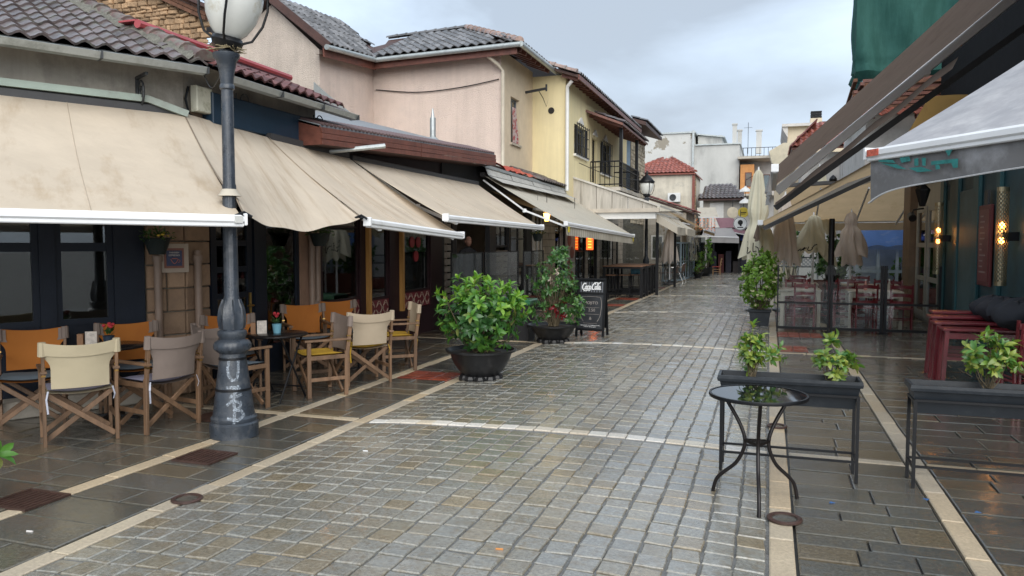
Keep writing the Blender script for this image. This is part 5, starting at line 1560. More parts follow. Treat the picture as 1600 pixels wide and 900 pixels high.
# the loose corner piece, tied to the bars at both ends
o = thing('awning_corner_sheet', 'loose beige corner sheet sagging between two awnings around the lamp post', 'awning', FA(0, railz, .12))
ca_, cb_ = Vector(FA(-.02, railz+.004, .12)), Vector((-6.02, 8.55, 3.02))
da_, db_ = Vector((-4.22, 5.47, 1.93)), Vector((-4.32, 7.62, 1.98))
def sheet(u, v):
    p = Vector(lerp(lerp(ca_, cb_, u), lerp(da_, db_, u), v))
    p.z -= .13*math.sin(math.pi*u)*v**2+.055*math.sin(math.pi*v)+.012*math.sin(u*17+v*5)*v
    w = math.sin(math.pi*u)*v**3
    p.x -= .10*w
    r2 = (p.x+4.47)**2+(p.y-5.6)**2
    p.z += .05*math.exp(-r2/.03)
    return tuple(p)
q = MB(); q.grid(sheet, 40, 24); so_ = q.build('sheet', m_beigew, o, w=1, smooth='all')
q = MB(); q.tube([sheet(0.0, k/20) for k in range(21)], .008, 5); q.tube([sheet(1.0, k/20) for k in range(21)], .007, 5); q.build('seam', mat('seam', (.2, .16, .12), .8), so_, w=1)
q = MB(); q.lathe([(.06, .01), (.075, -.02), (.1, -.05)], c=(-4.47, 5.6, 2.16), n=16); q.build('pole_collar', m_cream_f, so_, w=1, smooth=True)
for p in (da_, db_):
    q = MB(); q.tube([tuple(p+Vector((-.05, -.05, .0))), tuple(p+Vector((0, 0, .03))), tuple(p+Vector((.05, .04, -.01)))], .014, 5); q.lathe([(0, -.03), (.03, 0), (0, .03)], c=tuple(p), n=8); q.build('tie', m_black, o, w=1)
A3 = awning('beige awning with long brown rain streaks left of the shrub pots', (-6.02, 8.3, 3.04), (-6.02, 10.2, 3.0), (-4.28, 7.7, 1.94), (-4.28, 10.45, 1.82), m_beigew, sag=.07, nu=30, nv=14, seams=(.35, .7), arms=((.1, .25), (.9, -.25)))
q = MB(); q.tube([(-6.15, 9.55, 2.98), (-5.35, 10.15, 3.12)], .035, 10); q.build('strut', m_galv, A3, w=1)
A4 = awning('plain beige awning with rounded white bar under the timber eave', (-6.02, 10.3, 2.98), (-6.02, 15.6, 2.98), (-4.28, 9.9, 2.06), (-4.28, 14.65, 2.02), m_beigef, sag=.06, nu=34, nv=12, seams=(.25, .5, .75), arms=((.08, .3), (.92, -.3)))
A5 = awning('cream striped awning with hanging valance behind the chalkboard', (-6.05, 16.0, 3.22), (-6.0, 25.2, 3.12), (-4.13, 16.0, 2.12), (-3.95, 23.5, 1.93), m_stripe, val=.2, sag=.05, nu=40, nv=12, arms=((.01, 0.0), (.98, -.1)))
for u in (.02, .985):
    p = lerp((-4.13, 16.0, 2.12), (-3.95, 23.5, 1.93), u)
    q = MB(); q.span(p[0]+.02, p[0]+.03, p[1]-.06, p[1]+.06, p[2]-.18, p[2]-.04); q.build('yellow_mark', mat('yellow_mark', (.6, .5, .04), .6), A5, w=1)
simple_awning('back_drape', 'tan side drape hanging under the striped awning', (-6.05, 16.5, 2.9), (-6.05, 24, 2.8), (-5.2, 17.2, 2.5), (-5.2, 24, 2.4), m_tan)
# right row: brown awnings seen from below
B1 = awning('large brown awning seen from below at upper right', (4.6, 12.2, 7.15), (4.6, 16.3, 6.7), (.06, 12.2, 2.82), (.06, 16.3, 2.82), m_brownf, sag=.04, bar=(.1, .14))
for yy, zz in ((16.42, 0),):
    q = MB(); q.beam((.12, yy, 2.74), (2.7, yy+.02, 4.94), .24, .17, ch=.01); q.build('arm', m_alu, B1, w=1)
    q = MB(); q.beam((2.7, yy+.02, 4.96), (4.55, yy, 6.52), .24, .19, ch=.01); ar = q.build('arm', m_alu, B1, w=1)
    q = MB(); q.box((2.7, yy, 4.95), (.22, .2, .2), ch=.02); q.build('elbow', m_alu, ar, w=1)
q = MB(); q.beam((.1, 16.75, 2.42), (4.5, 16.75, 5.75), .07, .12); q.build('brace', m_capk, B1, w=1)
q = MB(); q.grid(lambda u, v: (.1+3.2*u, 16.52+.5*v, 2.72+.84*3.2*u-.2-.02*math.sin(u*20)-.12*v), 20, 2); q.build('side_flap', m_brownf, B1, w=1, smooth='all')
B2 = awning('golden brown awning seen from below over the terrace fence', (3.1, 16.5, 4.05), (3.1, 20.4, 3.58), (-.18, 16.5, 2.12), (-.18, 20.4, 2.12), m_tanf2, sag=.04, bar=(.1, .12))
for yy in (17.4, 19.6):
    q = MB(); q.beam((-.1, yy, 2.04), (1.5, yy, 2.9), .1, .07); q.build('arm', m_alu, B2, w=1)
    q = MB(); q.beam((1.5, yy, 2.9), (3.05, yy, 3.45), .1, .07); q.build('arm', m_alu, B2, w=1)
q = MB(); q.beam((-.12, 16.6, 2.0), (3.05, 16.6, 3.55), .06, .08); q.build('brace', m_capk, B2, w=1)
B4 = awning('flat golden tan canopy with scalloped valance over the red chairs', (.4, 20.6, 3.15), (3.7, 20.8, 3.3), (.45, 25, 2.34), (3.95, 25, 2.36), m_tanf2, val=.22, sag=.03, bar=(.06, .06), nu=18)
for x in (1.2, 2.3, 3.4):
    q = MB(); q.beam((x, 20.8, 3.06), (x+.1, 24.95, 2.26), .04, .05); q.build('arm', m_alu, B4, w=1)
# loose valances along the two brown awnings
for par, x, ya, yb, z, h, m_ in ((B1, .0, 12.2, 16.3, 2.78, .3, fabric('grey_cloth', (.42, .41, .39), (.25, .23, .2), .2)), (B2, -.24, 16.5, 20.2, 2.08, .3, m_brownf)):
    q = MB(); q.grid(lambda u, v: (x-.03*v+.04*math.sin(u*47)*v+.02*math.sin(u*19), ya+(yb-ya)*u, z-h*v*(1+.15*math.sin(u*23))), 60, 5)
    q.build('loose_valance', m_, par, w=1, smooth='all')
# near grey awning with teal lettering
nb0, nb1 = Vector((.85, 7.62, 2.50)), Vector((2.72, 4.86, 2.50))
up_ = Vector((.83, .56, 0)); na0, na1 = nb0+up_*3.0+Vector((0, 0, 1.72)), nb1+up_*3.0+Vector((0, 0, 1.72))
B3 = awning('weathered grey awning with ragged valance and faded teal lettering at the right', tuple(na0), tuple(na1), tuple(nb0), tuple(nb1), m_greyw, val=.3, sag=.05, bar=(.11, .13), nu=36, nv=14, valm=fabric('dirty_grey_valance', (.17, .167, .167), (.32, .32, .33), .12, samt=(.45, .7), sscale=2.5, sstr=(1, 1, 1)), valf=lambda u: .23+.16*math.exp(-u*14)+.02*math.sin(u*9))
bd = (nb1-nb0).normalized(); bn = Vector((-.83, -.56, 0))
TV = Matrix(((bd.x, 0, bn.x, nb0.x), (bd.y, 0, bn.y, nb0.y), (0, 1, 0, nb0.z), (0, 0, 0, 1)))
q = MB(); q.span(.02, .16, -.03, .03, .057, .062); q.build('red_plate', mat('red_plate', (.5, .1, .06), .5, .5, scale=40), B3, T=TV)
m_tl = mat('faded_teal_print', (.02, .16, .15), .8, .3, scale=20)
for poly in ([(.12, -.06), (.30, -.085), (.33, -.115), (.14, -.085)], [(.16, -.10), (.34, -.125), (.46, -.18), (.36, -.165)], [(.38, -.075), (.48, -.075), (.50, -.115), (.40, -.12)], [(.48, -.17), (.62, -.175), (.74, -.22), (.58, -.215)], [(.54, -.1), (.58, -.1), (.585, -.16), (.545, -.16)], [(.62, -.1), (.66, -.105), (.66, -.17), (.63, -.165)], [(.72, -.14), (.98, -.145), (.98, -.175), (.72, -.17)], [(.76, -.175), (.80, -.175), (.81, -.21), (.77, -.21)], [(.92, -.175), (.98, -.175), (.98, -.215), (.94, -.215)]):
    q = MB(); q.prism(poly, 'z', .026, .030); q.build('lettering', m_tl, B3, T=TV)
q = MB(); q.prism([(.86, -.07), (.93, -.07), (.895, -.12)], 'z', .03, .034); q.build('lettering', m_tl, B3, T=TV)
q = MB(); q.tube([tuple(nb0+bd*(3.32*k/60)-Vector((0, 0, .05+(.23+.16*math.exp(-k/60*14)+.02*math.sin(k/60*9))))+bn*.012) for k in range(61)], .007, 5); q.build('hem', mat('pale_hem', (.5, .5, .5), .8), B3, w=1)
# ================================================================== STREET LAMPS
LP = [(.205, 0), (.207, .12), (.19, .135), (.196, .15), (.196, .17), (.178, .19), (.112, .70), (.112, .735), (.125, .745), (.155, .775), (.158, .81), (.145, .84), (.108, .86), (.112, .875), (.125, .90), (.122, .93), (.096, .945), (.105, .98), (.112, 1.04), (.098, 1.13), (.07, 1.2), (.062, 1.24), (.056, 2.2), (.052, 2.22), (.05, 3.02), (.062, 3.03), (.062, 3.06), (.054, 3.07), (.062, 3.16), (.085, 3.27), (.11, 3.3), (.112, 3.33), (.06, 3.34), (.05, 3.40)]
def lamp_r(z):
    for (r0, z0), (r1, z1) in zip(LP, LP[1:]):
        if z0 <= z <= z1 and z1 > z0: return r0+(r1-r0)*(z-z0)/(z1-z0)
    return .05
def flutes(t, z):
    if 1.24 < z < 2.21: return 1+.05*math.cos(12*t)
    if .76 < z < .84: return 1+.03*math.cos(18*t)
    if .95 < z < 1.2: return 1+.05*math.cos(8*t)
    return 1
m_globe = mat('milky_globe', (.62, .63, .60), .25, .06, dirt=(.42, .38, .28), dscale=5, damt=(.55, .75), bmp=0)
def street_lamp(label, loc, tilt, detail=True):
    o = thing('street_lamp', label, 'street lamp', loc, group='street lamps')
    q = MB(); q.lathe([p for p in LP if p[1] <= .19], n=40); q.build('base', m_post, o, smooth=True)
    q = MB(); q.lathe([p for p in LP if p[1] >= .19], n=48, wob=flutes); q.build('post', m_post, o, smooth=True)
    if detail:   # acanthus leaves round the bulb and reeds on the capital
        for k in range(8):
            t = 2*math.pi*k/8
            q = MB(); q.grid(lambda u, v: tuple(Vector(((lamp_r(.95+.26*v)+.012*(1-abs(2*u-1)))*math.cos(t+(u-.5)*.6*(1-v*.8)), (lamp_r(.95+.26*v)+.012*(1-abs(2*u-1)))*math.sin(t+(u-.5)*.6*(1-v*.8)), .95+.26*v))), 4, 8)
            q.build('leaf_ornament', m_post, o, smooth=True)
        for z in (.42, .69):
            q = MB(); r = lamp_r(z)+.002; q.lathe([(r, -.011), (r+.005, -.009), (r+.004, .009), (r-.002, .011)], c=(0, 0, z), n=40); q.build('strap', m_black, o, smooth=True)
    Th = W[o.name] @ Matrix.Translation((0, 0, 3.38)) @ Matrix.Rotation(tilt, 4, 'Y')
    q = MB(); q.lathe([(.05, -.02), (.12, .02), (.135, .06), (.12, .09), (.1, .1)], n=24); h = q.build('lamp_holder', m_black, o, T=Th, smooth=True)
    q = MB(); q.lathe([(.1, .09), (.15, .14), (.21, .25), (.24, .38), (.235, .5), (.2, .54)], n=32); q.build('globe', m_globe, o, T=Th, smooth=True)
    q = MB(); q.lathe([(.26, .48), (.275, .5), (.275, .54), (.23, .6), (.12, .72), (.05, .78), (.05, .84), (.03, .9), (0, .95)], n=32); q.build('cap', m_black, o, T=Th, smooth=True)
    for k in range(4):
        t = k*math.pi/2+.5
        q = MB(); q.tube([(r*math.cos(t), r*math.sin(t), z) for r, z in ((.1, .05), (.2, .1), (.265, .24), (.285, .38), (.265, .5), (.29, .56), (.31, .52))], .011, 6); q.build('bracket', m_black, o, T=Th, smooth=True)
    return o
L1 = street_lamp('graffitied street lamp passing through the beige awnings', (-4.47, 5.6, 0), R(13))
m_spray, t_, b_ = nodes('white_spray_paint')
b_.inputs['Base Color'].default_value = (.42, .48, .55, 1)
t_.links.new(ramp(t_, noise(t_, 60, 5, .7), [(.36, (.0,)*3), (.68, (.7,)*3)]), b_.inputs['Alpha'])
vdir = math.atan2(-5.6, 4.47)
def ribbon_on_lamp(pts, w):
    q = MB()
    P = []
    for i in range(len(pts)-1):
        for k in range(5):
            P.append(lerp(pts[i], pts[i+1], k/5))
    P.append(pts[-1])
    prev = None
    for i, (a, z) in enumerate(P):
        n0 = P[max(0, i-1)]; n1 = P[min(len(P)-1, i+1)]
        d = Vector((n1[0]-n0[0], n1[1]-n0[1])).normalized()
        c = []
        for s_ in (-1, 1):
            aa, zz = a-d.y*w*s_, z+d.x*w*s_
            r = lamp_r(zz)+.0035
            c.append((r*math.cos(vdir+aa/r), r*math.sin(vdir+aa/r), zz))
        if prev: q.quad(prev[0], c[0], c[1], prev[1])
        prev = c
    return q
for nm in ([(-.03, .70), (-.045, .62), (-.04, .56), (-.01, .51), (.03, .52), (.042, .58), (.045, .70)],
           [(-.06, .45), (.0, .455), (.05, .44), (.01, .40), (-.03, .37), (.03, .375), (.07, .39)],
           [(-.02, .46), (.02, .42), (.04, .47)],
           [(-.06, .30), (-.01, .34), (.06, .315), (.05, .275), (.0, .26), (.06, .25), (.085, .205), (.03, .17), (-.06, .19)],
           [(.0, .36), (.005, .26), (.0, .14)]):
    ribbon_on_lamp(nm, .012).build('graffiti', m_spray, L1)
q = MB(); rg = random.Random(2)
for k in range(26):
    t = rg.uniform(0, 6.28); a = rg.uniform(-.6, .6)
    p = Vector((.09*math.cos(t), .09*math.sin(t), 3.36+rg.uniform(-.01, .03))); d = Vector((math.cos(t+1.5+a), math.sin(t+1.5+a), rg.uniform(-.2, .2)))*rg.uniform(.05, .12)
    q.tube([tuple(p-d), tuple(p), tuple(p+d)], .004, 4)
q.build('straw_tuft', m_rope, L1)
street_lamp('black street lamp standing behind the bar tables on the left', (-4.23, 28.0, 0), 0, False)
tp = thing('terrace_post', 'black cast iron post rising through the terrace behind the glass fence', 'post', (1.25, 17.6, 0))
q = MB(); q.lathe([p for p in LP if p[1] <= 3.0], n=32, wob=flutes); q.build('shaft', m_black, tp, smooth=True)
q = MB(); q.lathe([(.07, 3.0), (.08, 3.05), (.05, 3.1), (0, 3.14)], n=20); q.build('finial', m_black, tp, smooth=True)

# ================================================================== DIRECTOR CHAIRS
cv_cream = fabric('cream_chair_canvas', (.52, .45, .31), (.44, .37, .25), .15)
cv_taupe = fabric('taupe_chair_canvas', (.23, .185, .16), (.19, .15, .13), .12)
cv_orange = fabric('orange_chair_canvas', (.42, .15, .03), (.36, .12, .025), .2)
cv_beige = fabric('beige_chair_canvas', (.46, .38, .28), (.40, .33, .24), .15)
m_cush_y = mat('yellow_cushion', (.45, .27, .02), .9, .15)
m_cush_b = mat('grey_blue_cushion', (.10, .13, .16), .9, .15)
m_cush_l = mat('lavender_cushion', (.26, .26, .36), .9, .12)
def director_chair(label, canvas, cush, loc, rz, side=None, tie=None, top=None):
    """faces local +y"""
    o = thing('director_chair', label, 'chair', loc, rz, group='wooden director chairs')
    w = .27
    for s_ in (-1, 1):
        q = MB(); q.beam((s_*w, -.21, 0), (s_*w, -.22, .50), .045, .028, up=(1, 0, 0), ch=.003); q.build('leg', m_wood, o)
        q = MB(); q.beam((s_*w, -.225, .46), (s_*(w+.003), -.275, .86), .042, .026, up=(1, 0, 0), ch=.003); bp = q.build('back_post', m_wood, o)
        for z in (.6, .66):
            q = MB(); q.beam((s_*w, -.243, z), (s_*w, -.245, z+.014), .047, .032, up=(1, 0, 0)); q.build('brass_band', MATS['brass'], bp)
        q = MB(); q.beam((s_*w, .21, 0), (s_*w, .21, .615), .045, .028, up=(1, 0, 0), ch=.003); q.build('leg', m_wood, o)
        q = MB(); q.beam((s_*w, -.27, .63), (s_*w, .26, .63), .052, .024, ch=.004); q.build('armrest', m_wood, o)
        q = MB(); q.beam((s_*w, -.2, .44), (s_*w, .2, .44), .026, .045, ch=.003); q.build('seat_rail', m_wood, o)
        q = MB(); q.beam((s_*w, -.2, .2), (s_*w, .2, .2), .024, .04, ch=.003); q.build('side_rail', m_wood, o)
    for yy in (-.185, .175):
        for s_ in (-1, 1):
            q = MB(); q.beam((-s_*.255, yy+.014*s_, .05), (s_*.245, yy+.014*s_, .43), .022, .042, ch=.003); q.build('cross_brace', m_wood, o)
    q = MB(); q.grid(lambda u, v: ((u-.5)*.53, -.2+.4*v, .455-.03*math.sin(math.pi*u)), 8, 4); q.build('seat', canvas, o, smooth='all')
    if cush:
        q = MB(); n = 8
        f = lambda u, v, s_: ((u-.5)*.48, -.19+.4*v, .475+s_*.028*(1-(2*abs(u-.5))**4)*(1-(2*abs(v-.5))**4)-.02*math.sin(math.pi*u))
        q.grid(lambda u, v: f(u, v, 1), n, n); q.grid(lambda u, v: f(u, v, -1), n, n); q.build('cushion', cush, o, smooth='all')
        for s_ in (-1, 1):
            q = MB(); q.beam((s_*.24, -.235, .47), (s_*.255, -.25, .40), .016, .003); q.beam((s_*.255, -.25, .40), (s_*.245, -.24, .28 if s_ < 0 else .36), .014, .003); q.build('cushion_tie', tie or cush, o)
    def back(u, v):
        s_ = 2*u-1
        hw = .292 if v < .26 else .292-(.075*math.sin(min(1, (v-.26)/.3)*math.pi/2)) if v < .9 else .217-.0
        z = .885-.40*v-.035*(1-s_*s_)*(1-v)-.0
        yy = -.275+.045*v-.055*(1-s_*s_)*(1-.3*v)
        return (s_*hw, yy, z)
    q = MB(); q.grid(back, 16, 14); b = q.build('backrest', canvas, o, smooth='all')
    q = MB(); q.grid(lambda u, v: tuple(Vector(back(u, v*.27))+Vector((0, -.014, .003))), 16, 4); q.build('top_band', top or canvas, b, smooth='all')
    for s_ in (-1, 1):   # sleeves round the posts
        q = MB(); q.tube([(s_*.275, -.262, .77), (s_*.275, -.272, .885)], [.034, .03], 8); q.build('sleeve', side or top or canvas, b, smooth=True)
        if side:
            q = MB(); q.grid(lambda u, v: tuple(Vector(back(.5+s_*.5*(.74+.26*u), v*.3))+Vector((0, .012, 0))), 5, 4); q.build('sleeve', side, b, smooth='all')
            q = MB(); q.grid(lambda u, v: tuple(Vector(back(.5+s_*.5*(.74+.26*u), v*.3))+Vector((0, -.018, 0))), 5, 4); q.build('sleeve', side, b, smooth='all')
    return o
def face(dx, dy): return math.atan2(-dx, dy)
director_chair('cream canvas director chair with its back to us, nearest the left picture edge', cv_cream, m_cush_l, (-5.70, 5.10, 0), face(-.8, .6), tie=mat('pale_tie', (.45, .47, .55), .8))
director_chair('taupe canvas director chair with its back to us right beside the lamp post', cv_taupe, m_cush_l, (-5.36, 5.66, 0), face(-.97, .2), tie=MATS['pale_tie'])
director_chair('orange director chair behind the cream one by the navy window', cv_orange, m_cush_b, (-6.55, 5.35, .0), face(.72, -.69), side=cv_taupe)
director_chair('orange director chair behind the flower table below the hanging pot', cv_orange, m_cush_b, (-6.12, 6.12, 0), face(.80, -.60), side=cv_taupe)
director_chair('orange director chair half hidden behind the lamp post', cv_orange, m_cush_b, (-5.72, 7.15, 0), face(.72, -.69), side=cv_taupe)
director_chair('taupe director chair seen from the side just right of the lamp post', cv_taupe, m_cush_b, (-5.22, 6.55, 0), face(.3, .95))
director_chair('left of two orange director chairs against the maroon cafe', cv_orange, m_cush_b, (-5.78, 8.75, 0), face(.72, -.69), side=cv_taupe)
director_chair('right of two orange director chairs against the maroon cafe', cv_orange, m_cush_b, (-5.70, 9.45, 0), face(.72, -.69), side=cv_taupe)
director_chair('director chair with yellow cushion and grey back seen from the side', cv_taupe, m_cush_y, (-4.82, 7.52, 0), face(-.62, -.78))
director_chair('beige director chair with its back to us in the middle of the terrace', cv_beige, m_cush_y, (-4.72, 8.32, 0), face(-.78, .62))
director_chair('beige director chair with yellow cushion standing nearest the potted shrub', cv_beige, m_cush_y, (-4.80, 9.35, 0), face(-.78, -.62))
# ---- small cafe tables
def round_table(label, loc, r, m_top, folding=False):
    o = thing('cafe_table', label, 'table', loc, group='dark cafe tables')
    q = MB(); q.lathe([(0, .695), (r-.01, .695), (r, .705), (r, .715), (r-.01, .722), (0, .722)], n=36); q.build('top', m_top, o, smooth=True)
    if folding:
        for s_ in (-1, 1):
            for t in (-1, 1):
                q = MB(); q.tube([(s_*.2, t*.24, 0), (s_*.2, -t*.2, .70)], .011, 8); q.build('leg', m_black, o)
        for t in (-1, 1):
            q = MB(); q.tube([(-.2, t*.17, .12), (.2, t*.17, .12)], .009, 6); q.build('stretcher', m_black, o)
    else:
        q = MB(); q.tube([(0, 0, .03), (0, 0, .7)], .03, 12); q.build('stem', m_black, o)
        for k in range(4):
            t = k*math.pi/2+.4; q = MB(); q.beam((0, 0, .05), (.26*math.cos(t), .26*math.sin(t), .012), .05, .02); q.build('foot', m_black, o)
    return o
m_ttop = mat('dark_table_top', (.012, .010, .010), .25, .3, bmp=0)
round_table('round dark cafe table with red flower among the left chairs', (-6.02, 5.75, 0), .33, m_ttop)
round_table('folding dark cafe table with blue flower pot right of the lamp post', (-5.08, 7.08, 0), .34, m_ttop, True)
round_table('dark cafe table mostly hidden between the beige chairs', (-5.15, 9.0, 0), .32, m_ttop)
def tiny_pot(label, loc, mp, mf):
    o = thing('flower_pot', label, 'flower pot', loc)
    q = MB(); q.lathe([(.038, 0), (.05, .09), (.053, .1), (.045, .1), (.0, .09)], n=16); q.build('pot', mp, o, smooth=True)
    rg = random.Random(label); q = MB()
    for k in range(26):
        t = rg.uniform(0, 6.28); l = rg.uniform(.03, .08)
        T = Matrix.Translation((.02*math.cos(t), .02*math.sin(t), .1+rg.uniform(0, .05))) @ Matrix.Rotation(t, 4, 'Z') @ Matrix.Rotation(rg.uniform(-1.2, -.1), 4, 'Y')
        q.add([(0, 0, 0), (l*.5, -.014, 0), (l, 0, .0), (l*.5, .014, 0)], [(0, 1, 2, 3)], T)
    q.build('leaves', leafmat('small_plant', [(.03, .07, .02), (.05, .11, .03)]), o)
    q = MB()
    for k in range(6):
        q.lathe([(0, -.015), (.018, 0), (.014, .014), (0, .02)], c=(rg.uniform(-.035, .035), rg.uniform(-.035, .035), .17+rg.uniform(0, .05)), n=7)
    q.build('flowers', mf, o)
m_rose = mat('red_petals', (.35, .015, .025), .6)
tiny_pot('dark pot with a red rose on the left cafe table', (-5.95, 5.68, .722), mat('dark_blue_pot', (.02, .035, .06), .4), m_rose)
tiny_pot('light blue pot with red flowers on the folding table', (-5.08, 7.1, .722), mat('sky_blue_pot', (.14, .33, .42), .5), m_rose)
for lab, p in (('pale menu card holder beside the rose pot', (-6.1, 5.62, .722)), ('pale menu card holder beside the light blue pot', (-5.2, 7.0, .722))):
    o = thing('menu_holder', lab, 'menu holder', p, .6)
    q = MB(); q.box((0, 0, .07), (.1, .012, .14)); q.build('card', mat('menu_card', (.5, .45, .4), .6, .3, scale=30), o)
    q = MB(); q.box((-.09, .0, .06), (.05, .06, .12)); q.build('box', mat('wood_box', (.22, .11, .05), .6), o)

# ---- hanging pots
def hanging_pot(label, loc):
    o = thing('hanging_pot', label, 'hanging pot', loc)
    q = MB(); q.lathe([(.08, 0), (.135, .16), (.145, .17), (.13, .18), (0, .16)], n=20); q.build('pot', mat('dark_green_pot', (.012, .02, .02), .5), o, smooth=True)
    rg = random.Random(label); q = MB()
    for k in range(170):
        t = rg.uniform(0, 6.28); rr = rg.uniform(0, .17); l = rg.uniform(.03, .06)
        T = Matrix.Translation((rr*math.cos(t), rr*math.sin(t), .16+rg.uniform(-.03, .13)*(1-rr*3))) @ Matrix.Rotation(t, 4, 'Z') @ Matrix.Rotation(rg.uniform(-1.2, .6), 4, 'Y') @ Matrix.Rotation(rg.uniform(-1, 1), 4, 'X')
        q.add([(0, 0, 0), (l*.5, -l*.25, 0), (l, 0, 0), (l*.5, l*.25, 0)], [(0, 1, 2, 3)], T)
    q.build('foliage', leafmat('small_plant', []), o)
    for k in range(7):
        t = rg.uniform(0, 6.28); q = MB(); q.lathe([(0, -.012), (.02, 0), (.015, .01), (0, .012)], c=(.12*math.cos(t), .12*math.sin(t), .2+rg.uniform(-.06, .08)), n=8); q.build('flower', mat('yellow_petals', (.5, .36, .04), .6), o)
    q = MB()
    for k in range(3):
        t = k*2.094; q.tube([(.14*math.cos(t), .14*math.sin(t), .17), (0, 0, .62)], .004, 4)
    q.tube([(0, 0, .62), (0, 0, 1.1)], .004, 4); q.build('chain', m_iron, o)
hanging_pot('hanging pot of yellow flowers beside the tile sign', FA(-.36, 1.58, .22))
hanging_pot('dark hanging pot by the cafe pier under the awning', (-5.9, 9.25, 1.66))
hanging_pot('trailing hanging plant under the plain beige awning end', (-5.3, 17.8, 1.75))

# ================================================================== PLANTS
def leaf_mesh(l, w, m, curl=.12, name='leaf'):
    q = MB()
    pts = [(0, 0), (.22, .36), (.5, .5), (.78, .36), (1, 0)]
    vs = []
    for t, h in pts:
        z = curl*l*math.sin(math.pi*t*.9)-curl*1.3*l*t*t
        vs.append((t*l, 0, z-.06*w*(1 if h else 0)))
        if h: vs += [(t*l, -h*w, z+.05*w), (t*l, h*w, z+.05*w)]
    q.add(vs, [(0, 2, 1), (0, 1, 3), (1, 2, 5, 4), (1, 4, 6, 3), (4, 5, 8, 7), (4, 7, 9, 6), (7, 8, 10), (7, 10, 9)])
    return q.mesh(name, m, smooth='all')
def shrub(root, tips, meshes, rg, per=(6, 9), nobj=300, sz=(.8, 1.25), T0=None, up=.5):
    """whorls of leaves at shoot tips (local); the ones nearest the viewer become single leaves"""
    T0 = T0 or W[root.name]
    allT = []
    for (p, d) in tips:
        d = Vector(d).normalized()
        a = d.orthogonal().normalized(); b = d.cross(a)
        n = rg.randint(*per); ph = rg.uniform(0, 6.28)
        for k in range(n):
            t = ph+k*2.4
            el = rg.uniform(.15, 1.15)*(1 if k > 2 else 1.3)
            x = (a*math.cos(t)+b*math.sin(t))*math.cos(el*.9)+d*math.sin(el*.9)
            x = x.normalized()
            nrm = (d-x*d.dot(x))
            nrm = nrm.normalized() if nrm.length > .05 else x.orthogonal().normalized()
            yv = nrm.cross(x)
            s_ = rg.uniform(*sz)
            pos = Vector(p)-d*rg.uniform(0, .05)
            M_ = Matrix(((x.x*s_, yv.x*s_, nrm.x*s_, pos.x), (x.y*s_, yv.y*s_, nrm.y*s_, pos.y), (x.z*s_, yv.z*s_, nrm.z*s_, pos.z), (0, 0, 0, 1)))
            allT.append((M_, rg.randrange(len(meshes))))
    eye = Vector((0, 0, 1.7))
    allT.sort(key=lambda t: ((T0 @ t[0]).translation-eye).length)
    left = {}
    # single leaves: a spread of those on the camera side
    vis = allT[:int(len(allT)*.62)]
    pick = set(id(t) for t in (rg.sample(vis, nobj) if len(vis) > nobj else vis))
    for t in allT:
        me = meshes[t[1]]
        if id(t) in pick:
            inst('leaf', me, root, T0 @ t[0])
        else:
            left.setdefault(t[1], MB()).add([v.co for v in me.vertices], [tuple(f.vertices) for f in me.polygons], t[0])
    for k, mbq in left.items():
        kind(mbq.build('leaves', meshes[k].materials[0], root, T=T0, smooth='all'), 'stuff')
def ellip_tips(n, c, r, rg, fill=.45, upb=.35, lump=.18, zmin=None):
    out = []
    while len(out) < n:
        v = Vector((rg.gauss(0, 1), rg.gauss(0, 1), rg.gauss(0, 1))).normalized()
        k = (1-fill*rg.random()**1.5)*(1+lump*math.sin(v.x*7+1)*math.cos(v.y*6+v.z*5))
        p = Vector((c[0]+v.x*r[0]*k, c[1]+v.y*r[1]*k, c[2]+v.z*r[2]*k))
        if zmin is not None and p.z < zmin: continue
        out.append((p, Vector((v.x/r[0], v.y/r[1], v.z/r[2])).normalized()+Vector((0, 0, upb))))
    return out
def stems(root, tips, base, m, n, r=.012, spread=.08):
    q = MB(); rg = random.Random(1)
    for p, d in tips[:n]:
        b = Vector(base)+Vector((rg.uniform(-1, 1)*spread, rg.uniform(-1, 1)*spread, 0))
        mid = (b+Vector(p))/2+Vector((0, 0, -.05))
        q.tube([tuple(b), tuple(mid), tuple(p)], [r, r*.7, r*.35], 5)
    return q.build('stems', m, root)
m_stem = mat('stem', (.09, .07, .04), .8)
m_pot = mat('black_pot', (.010, .0105, .012), .42, .25, dirt=(.026, .026, .028), dscale=5, bmp=.2, bscale=20)
def bowl_pot(root, r=.42, h=.37):
    def wob(t, z): return 1+(.012*math.sin(z*60+3*math.sin(t*3)) if .06 < z < h-.06 else 0)
    q = MB(); q.lathe([(r*.54, 0), (r*.56, .03), (r*.53, .06), (r*.62, .10), (r*.76, .18), (r*.87, .26), (r*.93, h-.03), (r*.95, h-.02), (r*1.05, h-.015), (r*1.06, h+.008), (r*1.0, h+.012), (r*.92, h-.03), (0, h-.04)], n=48, wob=wob)
    p = q.build('pot', m_pot, root, smooth=True)
    for k in range(10):
        t = 2*math.pi*k/10; q = MB(); q.lathe([(.075, 0), (.078, .03), (.06, .06), (0, .075)], c=(r*.5*math.cos(t), r*.5*math.sin(t), 0), n=8); q.build('foot', m_pot, p)
    q = MB(); q.lathe([(0, h-.03), (r*.91, h-.035)], n=24); q.build('soil', m_soil, p)
    return p
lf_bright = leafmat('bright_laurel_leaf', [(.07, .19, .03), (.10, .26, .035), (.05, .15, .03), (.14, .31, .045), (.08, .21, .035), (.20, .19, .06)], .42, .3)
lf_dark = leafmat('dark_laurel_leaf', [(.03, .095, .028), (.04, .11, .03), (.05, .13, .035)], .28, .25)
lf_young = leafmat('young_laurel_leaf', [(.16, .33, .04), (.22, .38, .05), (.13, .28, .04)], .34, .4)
rg = random.Random(40)
